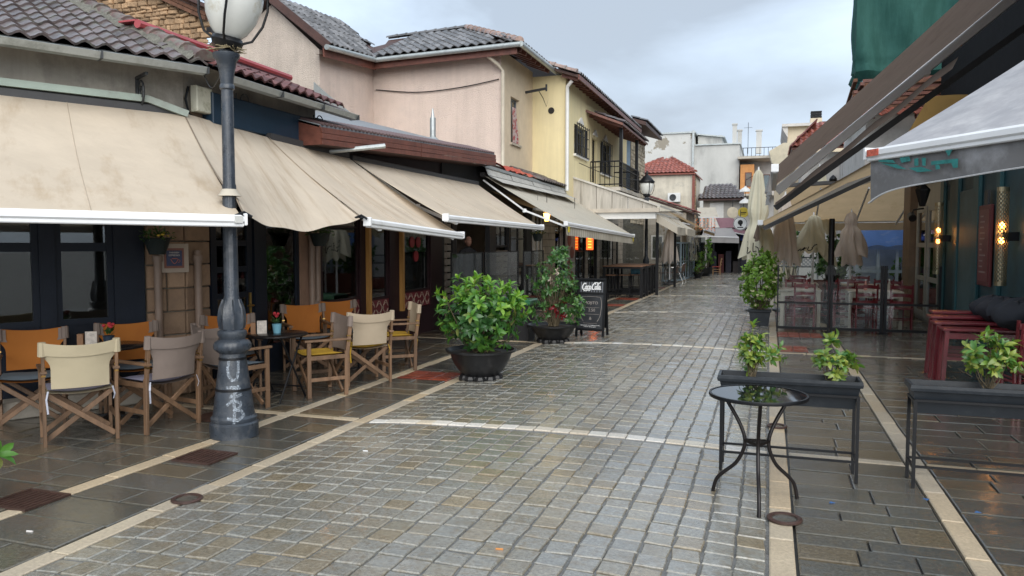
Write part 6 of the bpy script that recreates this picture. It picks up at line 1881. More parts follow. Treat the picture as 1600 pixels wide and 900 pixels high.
P1 = thing('potted_shrub', 'bright green leafy laurel shrub in a black bowl pot on the street edge', 'potted plant', (-3.40, 8.94, 0))
bowl_pot(P1)
tips = ellip_tips(125, (0, 0, .83), (.56, .5, .44), rg, fill=.4, upb=.45, zmin=.42)
tips += ellip_tips(60, (.12, 0, 1.02), (.44, .36, .24), rg, fill=.3, upb=.8)
inner = ellip_tips(55, (0, 0, .74), (.38, .36, .34), rg, fill=.7, zmin=.36)
stems(P1, tips, (0, 0, .32), m_stem, 34)
lm = [leaf_mesh(.125, .047, lf_bright), leaf_mesh(.135, .05, lf_bright, .2), leaf_mesh(.12, .048, lf_dark), leaf_mesh(.13, .05, lf_dark, .2)]
ly = [leaf_mesh(.12, .045, lf_young, .1), leaf_mesh(.115, .043, lf_bright, .16)]
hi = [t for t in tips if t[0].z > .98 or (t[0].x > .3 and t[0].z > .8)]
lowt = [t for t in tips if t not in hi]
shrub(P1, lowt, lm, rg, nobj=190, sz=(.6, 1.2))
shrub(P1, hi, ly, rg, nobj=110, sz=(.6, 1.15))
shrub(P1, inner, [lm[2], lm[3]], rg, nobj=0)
P2 = thing('potted_shrub', 'airy dark green shrub with red leaves in a black bowl pot behind the chalkboard', 'potted plant', (-3.50, 12.7, 0))
bowl_pot(P2, .44, .30)
tips = ellip_tips(95, (.0, 0, 1.02), (.42, .36, .38), rg, fill=.6, zmin=.3)+ellip_tips(24, (.12, 0, 1.42), (.24, .22, .22), rg, fill=.5)+ellip_tips(34, (.34, -.1, .6), (.26, .22, .28), rg, fill=.5, zmin=.3)+ellip_tips(20, (-.2, -.1, .55), (.24, .2, .2), rg, fill=.5, zmin=.3)
stems(P2, tips, (0, 0, .28), m_stem, 44, .011)
lf_var = leafmat('olive_leaf', [(.07, .17, .045), (.11, .23, .06), (.05, .13, .04), (.17, .28, .08)], .33, .3)
l2 = [leaf_mesh(.085, .032, lf_var), leaf_mesh(.09, .034, lf_dark, .18)]
shrub(P2, tips, l2, rg, per=(6, 9), nobj=240)
shrub(P2, ellip_tips(5, (.14, -.12, .62), (.14, .1, .2), rg), [leaf_mesh(.1, .04, leafmat('red_leaf', [(.22, .012, .02), (.3, .02, .03), (.16, .01, .02)], .4, .3))], rg, nobj=30)
shrub(P2, ellip_tips(8, (.06, -.15, 1.12), (.16, .1, .2), rg), [leaf_mesh(.05, .03, leafmat('pink_blossom', [(.55, .42, .40), (.6, .5, .46)], .6, .3), name='petal')], rg, nobj=0)
# square pot hedge with cream flower heads
P3 = thing('potted_shrub', 'tall yellow-green flowering shrub in a square dark pot by the glass fence', 'potted plant', (-.16, 16.7, 0))
q = MB(); q.prism([(-.17, 0), (.17, 0), (.21, .3), (-.21, .3)], 'y', -.2, .2); q.box((0, 0, .31), (.46, .46, .05), ch=.01); pp = q.build('pot', m_plastic, P3)
tips = ellip_tips(330, (.0, 0, .9), (.40, .36, .58), rg, fill=.35, lump=.2, zmin=.34)+ellip_tips(40, (.12, 0, 1.35), (.2, .2, .2), rg, fill=.4)
stems(P3, tips, (0, 0, .3), m_stem, 30)
lf_pit = leafmat('pittosporum_leaf', [(.14, .27, .035), (.20, .36, .05), (.10, .2, .03), (.26, .40, .07)], .35, .35)
shrub(P3, tips, [leaf_mesh(.07, .034, lf_pit), leaf_mesh(.075, .036, lf_pit, .2)], rg, per=(7, 10), nobj=200)
fm = mat('cream_blossom', (.55, .52, .33), .8)
for p, d in rg.sample([t for t in tips if t[0].y < -.05], 22):
    q = MB()
    for k in range(9): q.lathe([(0, -.012), (.018, 0), (0, .014)], c=(p.x*1.04+rg.uniform(-.03, .03), p.y*1.08+rg.uniform(-.03, .03), p.z+rg.uniform(-.02, .02)), n=6)
    q.build('flower_head', fm, P3)
# trough planters with variegated shrubs
def trough(label, x0, x1, y0, group=None):
    o = thing('trough_planter', label, 'planter', ((x0+x1)/2, y0, 0))
    Lh = (x1-x0)/2
    q = MB()
    def ringp(hx, hy, z): return [(-hx, -hy, z), (hx, -hy, z), (hx, hy, z), (-hx, hy, z)]
    lv = [ringp(Lh-.05, .085, .52), ringp(Lh-.035, .095, .60), ringp(Lh-.03, .10, .605), ringp(Lh-.015, .115, .675), ringp(Lh, .135, .68), ringp(Lh+.004, .138, .70), ringp(Lh, .135, .722), ringp(Lh-.02, .118, .722), ringp(Lh-.03, .11, .68), ringp(Lh-.04, .1, .66)]
    vs = [p for l_ in lv for p in l_]
    fs = [(3, 2, 1, 0), tuple(range(36, 40))]
    for a in range(len(lv)-1):
        for i in range(4):
            j = (i+1) % 4; fs.append((a*4+i, a*4+j, a*4+4+j, a*4+4+i))
    q.add(vs, fs); q.build('trough', m_plastic, o)
    q = MB(); q.box((0, 0, .672), (2*Lh-.09, .19, .03)); q.build('soil', m_soil, o)
    for sx in (-1, 1):
        for sy in (-1, 1):
            q = MB(); q.box((sx*(Lh-.03), sy*.125, .31), (.022, .022, .62)); q.build('leg', m_black, o)
    q = MB()
    for sy in (-1, 1): q.box((0, sy*.125, .615), (2*Lh-.06, .02, .016)); q.box((0, sy*.125, .15), (2*Lh-.06, .016, .016))
    for sx in (-1, 1): q.box((sx*(Lh-.03), 0, .607), (.02, .23, .016)); q.box((sx*(Lh-.03), 0, .142), (.02, .23, .016))
    q.build('rails', m_black, o)
    return o
trough('grey trough planter on a black stand behind the bistro table', -.345, .645, 5.98)
trough('grey trough planter on a black stand cut by the right picture edge', .95, 2.05, 6.0)
lf_euo = leafmat('variegated_leaf', [(.05, .14, .04), (.10, .22, .04), (.32, .36, .07), (.06, .15, .04), (.26, .32, .06)], .3, .3)
le = [leaf_mesh(.06, .024, lf_euo), leaf_mesh(.066, .026, lf_euo, .2)]
def euonymus(label, loc, tl_, seed):
    o = thing('variegated_shrub', label, 'shrub', loc)
    rg = random.Random(seed)
    stems(o, tl_(random.Random(seed)), (0, 0, -.01), m_stem, 13, .006, .02)
    shrub(o, tl_(random.Random(seed)), le, rg, per=(7, 10), nobj=170, sz=(.8, 1.3))
euonymus('slim upright variegated shrub at the street end of the trough', (-.11, 5.98, .70), lambda r: ellip_tips(26, (0, 0, .2), (.1, .08, .17), r, fill=.6, upb=.7)+ellip_tips(5, (.16, 0, .2), (.09, .04, .08), r, fill=.6), 51)
euonymus('spreading variegated shrub at the right end of the near trough', (.45, 5.98, .70), lambda r: ellip_tips(26, (0.02, 0, .15), (.17, .09, .12), r, fill=.6, upb=.8)+ellip_tips(5, (0, 0, .3), (.05, .04, .05), r, fill=.6), 52)
euonymus('round variegated shrub in the trough at the right picture edge', (1.44, 6.0, .70), lambda r: ellip_tips(34, (0, 0, .24), (.18, .13, .15), r, fill=.55, upb=.6)+ellip_tips(5, (.2, 0, .2), (.08, .05, .06), r), 53)
# plant poking into the left picture edge
P5 = thing('potted_laurel', 'few bright leaf tips of a plant poking in at the left picture edge', 'potted plant', (-4.95, 3.42, 0))
bowl_pot(P5, .16, .24)
shrub(P5, [(Vector((.27, .14, .34)), Vector((.9, .3, .5))), (Vector((.2, .12, .42)), Vector((.5, .2, .8))), (Vector((.02, .02, .5)), Vector((0, 0, 1))), (Vector((-.1, .1, .45)), Vector((-.4, .2, 1)))], lm[:2], rg, per=(5, 7), nobj=30)
stems(P5, [(Vector((.27, .14, .34)), 0), (Vector((.2, .12, .42)), 0), (Vector((.02, .02, .5)), 0), (Vector((-.1, .1, .45)), 0)], (0, 0, .2), m_stem, 4, .008, .02)
# far plants
def far_bush(label, loc, tl_, mats, pot=None, nobj=60, lsz=.09, name='potted_shrub', st=14):
    o = thing(name, label, 'bush' if pot is None else 'potted plant', loc)
    if pot: bowl_pot(o, *pot)
    rg = random.Random(label)
    t_ = tl_(rg)
    stems(o, t_, (0, 0, (pot[1] if pot else 0)-.05), m_stem, st, .02)
    shrub(o, t_, [leaf_mesh(lsz, lsz*.45, m_) for m_ in mats], rg, per=(7, 10), nobj=nobj)
far_bush('leafy bush in a dark bowl pot at the far end of the street', (-3.15, 40.2, 0), lambda r: ellip_tips(60, (0, 0, .9), (.5, .45, .45), r, fill=.4, zmin=.45)+ellip_tips(20, (.25, 0, 1.6), (.15, .15, .6), r), [lf_pit, lf_var], (.5, .45), 40, .12)
far_bush('round green bush growing in the red raised bed', (1.85, 25.0, .42), lambda r: ellip_tips(170, (0, 0, .75), (.65, .6, .85), r, fill=.45, lump=.3, zmin=.05), [lf_var, lf_dark], None, 80, .12, 'bush', 40)
far_bush('small light green bush behind the conservatory glass', (3.9, 26.8, .0), lambda r: ellip_tips(30, (0, 0, .9), (.35, .3, .3), r, fill=.4), [lf_pit], (.25, .5), 30, .1)
far_bush('dark climbing plant behind the closed parasols', (.7, 27.5, 0), lambda r: ellip_tips(70, (0, 0, 1.6), (.5, .3, .7), r, fill=.5), [lf_dark, lf_var], None, 50, .11, 'climbing_plant')
far_bush('low plants at the foot of the glazed enclosure', (-3.2, 37.5, 0), lambda r: ellip_tips(30, (0, 0, .55), (.2, .6, .3), r, fill=.5), [lf_pit, lf_var], (.25, .3), 30, .1)

# ================================================================== BISTRO TABLE IN FRONT
bt_ = thing('bistro_table', 'round black glass bistro table with three curved legs before the trough', 'table', (-.05, 5.22, 0))
q = MB(); q.lathe([(0, .711), (.296, .711), (.296, .719), (0, .719)], n=64); q.build('glass_top', mat('wet_black_glass', (.008, .009, .011), .04, .1, bmp=0, rvar=.03), bt_)
q = MB(); q.lathe([(.297, .70), (.311, .70), (.314, .71), (.311, .722), (.297, .722)], n=64); q.f = [f for f in q.f if len(f) == 4]; q.build('rim', m_black, bt_, smooth=True)
m_bronze = mat('dark_bronze_tube', (.014, .011, .011), .32, .2, metal=.4, bmp=.03)
def cat(P, n=6):
    out = []
    for i in range(len(P)-1):
        p0, p1, p2, p3 = [Vector(P[max(0, min(len(P)-1, i+k))]) for k in (-1, 0, 1, 2)]
        for k in range(n):
            t = k/n
            out.append(.5*((2*p1)+(-p0+p2)*t+(2*p0-5*p1+4*p2-p3)*t*t+(-p0+3*p1-3*p2+p3)*t**3))
    out.append(Vector(P[-1]))
    return out
for t in (R(163), R(274), R(31)):
    c_, s_ = math.cos(t), math.sin(t)
    pr = [(.235, .70), (.20, .64), (.125, .52), (.085, .42), (.09, .34), (.14, .24), (.225, .16), (.275, .10), (.30, .0)]
    q = MB(); q.tube([tuple(p) for p in cat([(r_*c_, r_*s_, z) for r_, z in pr], 4)], .0125, 10); q.build('leg', m_bronze, bt_, smooth=True)
q = MB()
tt = (R(163), R(274), R(31))
for a, b in zip(tt, tt[1:]+tt[:1]):
    q.beam((.085*math.cos(a), .085*math.sin(a), .40), (.085*math.cos(b), .085*math.sin(b), .40), .018, .018)
q.build('waist_brace', m_bronze, bt_)
q = MB()
for a, b in zip(tt, tt[1:]+tt[:1]):
    q.beam((.235*math.cos(a), .235*math.sin(a), .695), (.235*math.cos(b), .235*math.sin(b), .695), .018, .018)
q.build('top_frame', m_bronze, bt_)

# ================================================================== CHALKBOARD
ab = thing('chalkboard', 'black A-frame chalkboard with white script lettering beside the second shrub pot', 'chalkboard', (-3.02, 13.6, 0), R(-6))
tl8 = R(8)
Tf = W[ab.name] @ Matrix.Translation((0, 0, 0)) @ frame((0, -.16, 0), (1, 0, 0), (0, math.sin(tl8), math.cos(tl8)))
q = MB()
for s_ in (-1, 1): S(q, s_*.25-.02, s_*.25+.02, 0, 1.08, -.03, .0)
S(q, -.23, .23, 1.04, 1.08, -.03, -.002); S(q, -.23, .23, .13, .17, -.03, -.002); S(q, -.23, .23, .79, .82, -.03, -.002)
q.build('frame', m_black, ab, T=Tf)
q = MB(); S(q, -.23, .23, .17, .79, -.022, -.012); q.build('slate', mat('slate', (.018, .020, .024), .45, .4, scale=6, bmp=.05), ab, T=Tf)
q = MB(); S(q, -.23, .23, .82, 1.04, -.024, -.016); hd = q.build('header', mat('header_black', (.015, .015, .017), .5), ab, T=Tf)
for k in range(9):
    one('header_stripe', mat('header_grey', (.13, .14, .16), .5, bmp=0), hd, Tf, -.21+.05*k, -.192+.05*k, .83, 1.03, -.016, -.014)
m_chalk = mat('white_print', (.72, .72, .72), .6, .05, bmp=0)
def strokes(lst, ox, oy, sx, sy, w, z, m, par, T, name='lettering'):
    q = MB()
    for st in lst:
        P = cat([(ox+x*sx, oy+y*sy, z) for x, y in st], 5)
        prev = None
        for i, p in enumerate(P):
            d = (P[min(len(P)-1, i+1)]-P[max(0, i-1)]).normalized()
            n = Vector((-d.y, d.x, 0))
            ww = w*(.65+.6*abs(d.y))
            c = (tuple(p+n*ww), tuple(p-n*ww))
            if prev: q.quad(prev[0], prev[1], c[1], c[0])
            prev = c
    return q.build(name, m, par, T=T)
Cc = lambda x, h=1.0: [(x+.95*h, .8*h), (x+.8*h, 1.0*h), (x+.35*h, .85*h), (x, .4*h), (x+.2*h, .02), (x+.65*h, .1), (x+.95*h, .35)]
oo = lambda x: [(x+.35, .55), (x+.1, .5), (x, .25), (x+.15, .02), (x+.38, .12), (x+.45, .4), (x+.33, .56)]
cc_ = lambda x: [(x+.42, .5), (x+.2, .57), (x, .28), (x+.16, .02), (x+.48, .15)]
aa = lambda x: [[(x+.42, .5), (x+.15, .55), (x, .25), (x+.14, .02), (x+.36, .2), (x+.44, .52)], [(x+.44, .52), (x+.42, .12), (x+.5, .03), (x+.6, .14)]]
cola = [Cc(0), oo(.85), cc_(1.4)]+aa(1.95)+[[(2.6, .32), (2.85, .36)]]+[Cc(2.8), oo(3.65), [(4.2, .2), (4.5, .8), (4.52, 1.05), (4.38, .9), (4.3, .2), (4.42, .02), (4.6, .15)]]+aa(4.65)+[[(.3, -.05), (.9, -.22), (1.6, -.1), (2.2, -.18)], [(3.3, 1.0), (3.9, 1.12), (4.6, .95), (5.2, 1.2)]]
strokes(cola, -.175, .875, .066, .115, .0085, -.006, m_chalk, ab, Tf)
m_chk = mat('chalk_lines', (.30, .27, .25), .9, .3, scale=20, bmp=0)
strokes([[(-.17, .70), (-.19, .6), (-.18, .4), (-.13, .3)], [(.18, .73), (.2, .6), (.18, .4), (.13, .3)], [(-.13, .27), (0, .265), (.13, .27)], [(-.17, .74), (0, .75), (.18, .74)], [(-.15, .55), (.16, .55)], [(-.15, .43), (.16, .43)]], 0, 0, 1, 1, .003, -.008, m_chk, ab, Tf, 'glass_drawing')
for txt, x, z, s_ in (('MOJITO', 0, .61, .075), ('2.50', .02, .48, .075), ('&', .0, .33, .08)):
    inst('lettering', text_mesh(txt, s_, m_chk, .0006), ab, Tf @ Matrix.Translation((x, z, -.01)))
for txt, z in (('Απολαύστε τα αγαπημένα σας', .222), ('κοκτέιλ παγωμένα', .196)):
    inst('lettering', text_mesh(txt, .026, m_chalk, .0006), ab, Tf @ Matrix.Translation((0, z, -.009)))
Tb = W[ab.name] @ frame((0, .16, 0), (1, 0, 0), (0, -math.sin(tl8), math.cos(tl8)))
q = MB()
for s_ in (-1, 1): S(q, s_*.25-.02, s_*.25+.02, 0, 1.06, .0, .03)
S(q, -.23, .23, 1.02, 1.06, 0, .03); S(q, -.23, .23, .17, 1.02, .008, .02); q.build('rear_panel', m_black, ab, T=Tb)
gc = thing('green_crate', 'flat green tray behind the second shrub pot', 'tray', (-4.3, 12.9, .62))
q = MB(); q.box((0, 0, .05), (.8, .5, .1), ch=.02); q.build('tray', mat('green_plastic', (.02, .12, .05), .4), gc)
q = MB(); q.box((0, 0, -.31), (.7, .4, .62)); q.build('stand', m_char, gc)

# ================================================================== BAR TABLES AND STOOLS
def bar_table(label, y):
    o = thing('bar_table', label, 'bar table', (-4.3, y, 0), group='high bar tables')
    q = MB(); q.box((0, 0, .985), (1.25, .7, .03), ch=.004); q.build('top', mat('bar_top_wood', (.17, .085, .045), .45, .3, scale=9, stretch=(.3, 3, 3)), o)
    for sx in (-1, 1):
        for sy in (-1, 1):
            q = MB(); q.box((sx*.58, sy*.3, .485), (.075, .075, .97)); q.build('leg', m_black, o)
    q = MB()
    for sy in (-1, 1): q.box((0, sy*.3, .94), (1.08, .05, .06)); q.box((0, sy*.3, .12), (1.08, .04, .04))
    for sx in (-1, 1): q.box((sx*.58, 0, .12), (.04, .52, .04)); q.box((sx*.58, 0, .94), (.05, .52, .06))
    q.build('rails', m_black, o)
bar_table('nearest high bar table with black legs behind the chalkboard', 24.0)
bar_table('middle high bar table with black legs under the lean-to canopy', 25.2)
bar_table('farthest high bar table beside the second street lamp', 26.4)
def stool(label, x, y):
    o = thing('bar_stool', label, 'bar stool', (x, y, 0), group='bar stools')
    q = MB(); q.box((0, 0, .70), (.34, .34, .03), ch=.005); q.build('seat', MATS['bar_top_wood'], o)
    for sx in (-1, 1):
        for sy in (-1, 1):
            q = MB(); q.tube([(sx*.14, sy*.14, .69), (sx*.19, sy*.19, 0)], .016, 6); q.build('leg', m_black, o)
    q = MB()
    for sx in (-1, 1): q.box((sx*.175, 0, .25), (.02, .34, .02)); q.box((0, sx*.175, .25), (.34, .02, .02))
    q.build('footrest', m_black, o)
stool('left bar stool tucked under the nearest bar table', -4.7, 23.9)
stool('middle bar stool tucked under the nearest bar table', -4.3, 24.1)
stool('right bar stool under the nearest bar table holding the blue cushion', -3.95, 24.35)
stool('bar stool under the middle bar table', -4.2, 25.4)
cu = thing('blue_cushion', 'small teal blue cushion leaning on a bar stool', 'cushion', (-4.0, 24.3, .72))
q = MB(); q.grid(lambda u, v: ((u-.5)*.3, .06*math.sin(math.pi*u)*math.sin(math.pi*v)-.1*v, .28*v), 8, 8); q.grid(lambda u, v: ((u-.5)*.3, -.06*math.sin(math.pi*u)*math.sin(math.pi*v)-.1*v, .28*v), 8, 8); q.build('cover', mat('teal_cloth', (.06, .17, .24), .8), cu, smooth='all')

# ---- aluminium terrace chairs and tables, far left
m_tubea = mat('aluminium_tube', (.6, .6, .6), .25, .05, metal=.9, bmp=0)
m_weave = mat('brown_weave', (.10, .06, .045), .7, .2)
def alu_chair(label, x, y, rz):
    o = thing('metal_armchair', label, 'chair', (x, y, 0), rz, group='aluminium terrace chairs')
    for s_ in (-1, 1):
        q = MB(); q.tube([tuple(p) for p in cat([(s_*.26, .24, 0), (s_*.27, .2, .4), (s_*.27, .16, .64), (s_*.27, 0, .67), (s_*.26, -.2, .66), (s_*.24, -.26, .78)], 4)], .016, 6); q.build('arm_leg', m_tubea, o, smooth=True)
        q = MB(); q.tube([(s_*.24, -.12, .44), (s_*.25, -.3, 0)], .015, 6); q.build('leg', m_tubea, o)
    q = MB(); q.tube([(-.24, -.26, .78), (-.12, -.3, .83), (.12, -.3, .83), (.24, -.26, .78)], .015, 6); q.build('back_rail', m_tubea, o)
    q = MB(); q.box((0, .02, .44), (.48, .44, .025)); q.build('seat', m_weave, o)
    q = MB(); q.grid(lambda u, v: ((u-.5)*.48, -.22-.07*math.sin(math.pi*u)-.05*v, .48+.32*v), 8, 4); q.build('backrest', m_weave, o, smooth='all')
alu_chair('left aluminium armchair behind the second street lamp', -4.45, 33.0, R(-60))
alu_chair('middle aluminium armchair behind the second street lamp', -4.0, 33.4, R(100))
alu_chair('right aluminium armchair at the foot of the cream closed parasol', -3.75, 34.0, R(80))
o = thing('terrace_table', 'dark square terrace table beside the aluminium armchairs', 'table', (-4.2, 34.4, 0))
q = MB(); q.box((0, 0, .73), (.8, .8, .03)); q.build('top', m_ttop, o)
q = MB(); q.tube([(0, 0, 0), (0, 0, .72)], .04, 8); q.build('stem', m_black, o)
q = MB(); q.box((0, 0, .02), (.45, .45, .03)); q.build('base', m_black, o)
wc = thing('wooden_chair', 'wooden chair with red seat in front of the far cafe', 'chair', (-2.62, 42.0, 0), R(90))
m_lw = mat('light_chair_wood', (.33, .2, .1), .6, .2)
def ladder_chair(o, mw, ms):
    for s_ in (-1, 1):
        q = MB(); q.tube([(s_*.19, .18, 0), (s_*.19, .18, .45)], .018, 6); q.build('leg', mw, o)
        q = MB(); q.tube([(s_*.18, -.18, 0), (s_*.18, -.18, .45), (s_*.185, -.25, .92)], .019, 6); q.build('back_leg', mw, o)
        q = MB(); q.tube([(s_*.185, -.18, .2), (s_*.19, .18, .2)], .011, 5); q.tube([(s_*.185, -.18, .32), (s_*.19, .18, .32)], .011, 5); q.build('stretcher', mw, o)
    q = MB(); q.tube([(-.19, .18, .24), (.19, .18, .24)], .011, 5); q.tube([(-.18, -.18, .24), (.18, -.18, .24)], .011, 5); q.build('stretcher', mw, o)
    q = MB(); q.box((0, 0, .455), (.42, .41, .03), ch=.006); q.build('seat', ms, o)
    for z in (.56, .70, .86):
        q = MB(); q.grid(lambda u, v: ((u-.5)*.37, -.205-.045*(z-.45)/.4-.03*math.sin(math.pi*u), z-.03+.06*v+.015*math.sin(math.pi*u)), 6, 1)
        q.grid(lambda u, v: ((u-.5)*.37, -.22-.045*(z-.45)/.4-.03*math.sin(math.pi*u), z-.03+.06*v+.015*math.sin(math.pi*u)), 6, 1)
        q.build('back_slat', mw, o)
ladder_chair(wc, m_lw, mat('red_seat', (.3, .04, .03), .7))

# ================================================================== RIGHT TERRACE
gf = thing('glass_fence', 'black framed glass fence round the right terrace', 'fence', (1.5, 15.7, 0))
TG = frame((.16, 15.7, 0), (1, 0, 0), (0, 0, 1))
def fence_part(xa, xb):
    q = MB(); S(q, xa, xb, .05, .10, -.02, .02); q.build('bottom_rail', m_black, gf, T=TG)
    q = MB(); S(q, xa, xb, .54, .58, -.018, .018); q.build('middle_rail', m_black, gf, T=TG)
    q = MB(); S(q, xa, xb, .10, .54, -.004, .004); S(q, xa, xb, .58, 1.27, -.004, .004); q.build('pane', m_clear, gf, T=TG)
for xa, xb in ((.03, .91), (1.0, 1.82), (1.93, 2.78)): fence_part(xa, xb)
for xa, xb in ((0, .03), (.91, .945), (.955, 1.0), (1.82, 1.87), (1.88, 1.93), (2.78, 2.82)):
    q = MB(); S(q, xa, xb, 0, 1.28, -.03, .03); q.build('post', m_black, gf, T=TG)
for x in (.95, 1.87):
    q = MB(); S(q, x-.08, x+.08, 0, .02, -.12, .12); q.build('foot', m_black, gf, T=TG)
m_tabw = mat('whitewashed_wood', (.42, .38, .32), .6, .15)
m_tcl = mat('table_cloth', (.55, .50, .48), .7, .08)
def dining_table(label, x, y, w=.8, l=.8):
    o = thing('dining_table', label, 'table', (x, y, 0), group='whitewashed terrace tables')
    q = MB(); q.box((0, 0, .74), (w, l, .03), ch=.004); q.build('top', m_tabw, o)
    q = MB(); q.box((0, 0, .758), (w*.82, l*.82, .004)); q.build('place_mat', m_tcl, o)
    for sx in (-1, 1):
        for sy in (-1, 1):
            q = MB(); q.box((sx*(w/2-.05), sy*(l/2-.05), .36), (.065, .065, .725)); q.build('leg', m_tabw, o)
    q = MB()
    for sy in (-1, 1): q.box((0, sy*(l/2-.05), .675), (w-.165, .025, .1)); q.box((sy*(w/2-.05), 0, .675), (.025, l-.165, .1))
    q.build('apron', m_tabw, o)
dining_table('whitewashed table at the street end of the terrace', .62, 17.0)
dining_table('whitewashed table in the middle of the terrace', 2.0, 16.9, 1.0)
dining_table('whitewashed table at the back of the terrace', 2.2, 19.2, 1.2)
dining_table('whitewashed table behind the street end table', .7, 19.4)
def red_chair(label, x, y, rz):
    o = thing('ladder_back_chair', label, 'chair', (x, y, 0), rz, group='red ladder-back chairs')
    ladder_chair(o, m_redchair, m_redchair)
for lab, x, y, rz in (('red ladder-back chair with its back to the glass fence at the street end table', .68, 16.35, 0), ('red ladder-back chair behind the street end table facing us', .55, 17.65, 180), ('red ladder-back chair at the right side of the street end table', 1.12, 17.3, 95),
                      ('red ladder-back chair left of the middle table turned sideways', 1.42, 17.1, -80), ('left of two red chairs with backs to the fence at the middle table', 1.78, 16.3, 4), ('right of two red chairs with backs to the fence at the middle table', 2.42, 16.32, -6),
                      ('red ladder-back chair behind the middle table', 1.8, 17.65, 180), ('red ladder-back chair behind the right end of the middle table', 2.45, 17.6, 175), ('red chair at the back table beside the lamp post', 1.6, 18.75, 10), ('red chair at the back table near the white doors', 2.4, 18.6, -5), ('farthest red chair behind the back table', 2.1, 19.9, 180), ('red chair behind the second street end table', .7, 20.1, 180), ('red chair before the second street end table', .7, 18.75, 0)):
    red_chair(lab, x, y, R(rz))
for k, (x, y, z) in enumerate(((1.85, 16.85, .76), (2.3, 17.0, .76), (.75, 17.0, .76))):
    o = thing('condiment_bottle', ['small pink bottle on the middle table left side', 'small bottle on the middle table right side', 'small bottle on the street end table'][k], 'bottle', (x, y, z))
    q = MB(); q.lathe([(.035, 0), (.037, .1), (.018, .15), (.015, .19), (0, .19)], n=12); q.build('body', mat('bottle%d' % k, [(.45, .2, .16), (.4, .36, .3), (.3, .05, .05)][k], .3), o, smooth=True)
    q = MB(); q.lathe([(.018, .19), (.018, .215), (0, .215)], n=10); q.build('cap', m_white, o)
# stacked red side tables in the foreground of the teal wall
def red_bench(label, x, y, w, h, rz=0):
    o = thing('red_side_table', label, 'table', (x, y, 0), rz, group='stacked red tables')
    q = MB(); q.box((0, 0, h-.015), (w, .30, .03), ch=.006); q.build('top', m_redchair, o)
    for sx in (-1, 1):
        for sy in (-1, 1):
            q = MB(); q.beam((sx*(w/2-.05), sy*.11, h-.03), (sx*(w/2-.01), sy*.13, 0), .045, .045); q.build('leg', m_redchair, o)
    q = MB(); q.box((0, .1, h-.09), (w-.14, .02, .07)); q.box((0, -.1, h-.09), (w-.14, .02, .07)); q.box((0, .12, .3), (w-.1, .02, .04)); q.build('apron', m_redchair, o)
for k, (x, y, w, h) in enumerate(((2.62, 11.5, 1.1, .80), (2.55, 11.1, 1.15, .77), (2.5, 10.72, 1.1, .73), (2.5, 10.36, 1.05, .69))):
    red_bench(['rearmost of four nested red side tables by the teal wall', 'third of four nested red side tables by the teal wall', 'second of four nested red side tables by the teal wall', 'front one of four nested red side tables by the teal wall'][k], x, y, w, h)
for k, (x, y) in enumerate(((2.55, 9.2), (2.5, 8.85), (2.52, 8.5))):
    red_chair(['rear red chair of the row at the right picture edge', 'middle red chair of the row at the right picture edge', 'front red chair of the row at the right picture edge'][k], x, y, R(8))
# ================================================================== CLOSED PARASOLS
def parasol(label, loc, z0, z1, r, m, pole=m_alu, tiltx=0, loose=.1, text=False, tie=None):
    o = thing('closed_parasol', label, 'parasol', loc, group='closed parasols')
    rg = random.Random(label); ph = rg.uniform(0, 6)
    n = 40
    q = MB()
    H_ = z1-z0
    def fn(u, v):
        t = 2*math.pi*u
        base = r*(.22+.78*(1-v)**.8) if v < .97 else r*.1
        if tie and abs(v-tie) < .3: base *= 1-.35*math.exp(-((v-tie)/.08)**2)
        k = 1+.22*math.cos(8*t+ph)*(1-v*.6)+loose*math.sin(3*t+v*7+ph)
        zz = z0+H_*v-(.10*r*math.cos(8*t+ph)+loose*.5*math.sin(2*t+ph))*(1-v)**3*2
        return (base*k*math.cos(t)+tiltx*v, base*k*math.sin(t), zz)
    q.grid(fn, n*2, 22); cn_ = q.build('canopy', m, o, smooth='all')
    q = MB(); q.tube([(0, 0, .05), (0, 0, z1-.05)], .028, 10); q.tube([(tiltx, 0, z1-.03), (tiltx, 0, z1+.08)], [.03, .012], 8); q.build('pole', pole, o)
    q = MB(); q.lathe([(.26, 0), (.26, .05), (.06, .08), (.05, .2), (0, .2)], n=20); q.build('base', m_capk, o, smooth=True)
    if text:
        q = MB()
        for st in ([(0, .6), (.5, .65), (.25, .6), (.2, 0)], [(.5, .3), (.75, .4), (.65, .05), (1, .15)], [(1.2, .6), (1.2, .0), (1.6, .1)], [(1.5, .35), (1.8, .4), (1.95, 0), (2.2, .5)]):
            P = [Vector(fn(.58+.1*p.x, .1+.16*p.y)) for p in cat([(x, y_, 0) for x, y_ in st], 5)]
            q.tube([(p.x*1.02, p.y*1.02-.004, p.z) for p in P], .011, 5)
        q.build('lettering', m_black, o)
m_um = fabric('pale_yellow_canvas', (.72, .69, .55), (.62, .58, .45), .35)
m_up = fabric('pinkish_canvas', (.68, .61, .55), (.58, .49, .44), .35)
parasol('tall cream closed parasol rising behind the flowering shrub', (-.28, 20.0, 0), 1.3, 3.5, .36, m_um, text=True, tie=.42)
parasol('pinkish closed parasol just right of the flowering shrub', (.36, 20.4, 0), 1.25, 2.9, .33, m_up)
parasol('cream closed parasol with ragged hem beside the lamp post', (1.05, 20.8, 0), 1.35, 2.4, .42, m_um, loose=.2, text=True)
parasol('pinkish closed parasol before the blue roofed conservatory', (2.0, 21.6, 0), 1.3, 2.5, .36, m_up, loose=.16, tie=.7)
parasol('cream closed parasol top showing between the brown awnings', (1.4, 25.0, 0), 2.0, 4.0, .4, m_um)
parasol('slim pinkish closed parasol on the left far terrace', (-3.87, 32.0, 0), .95, 2.3, .33, m_up, loose=.05)
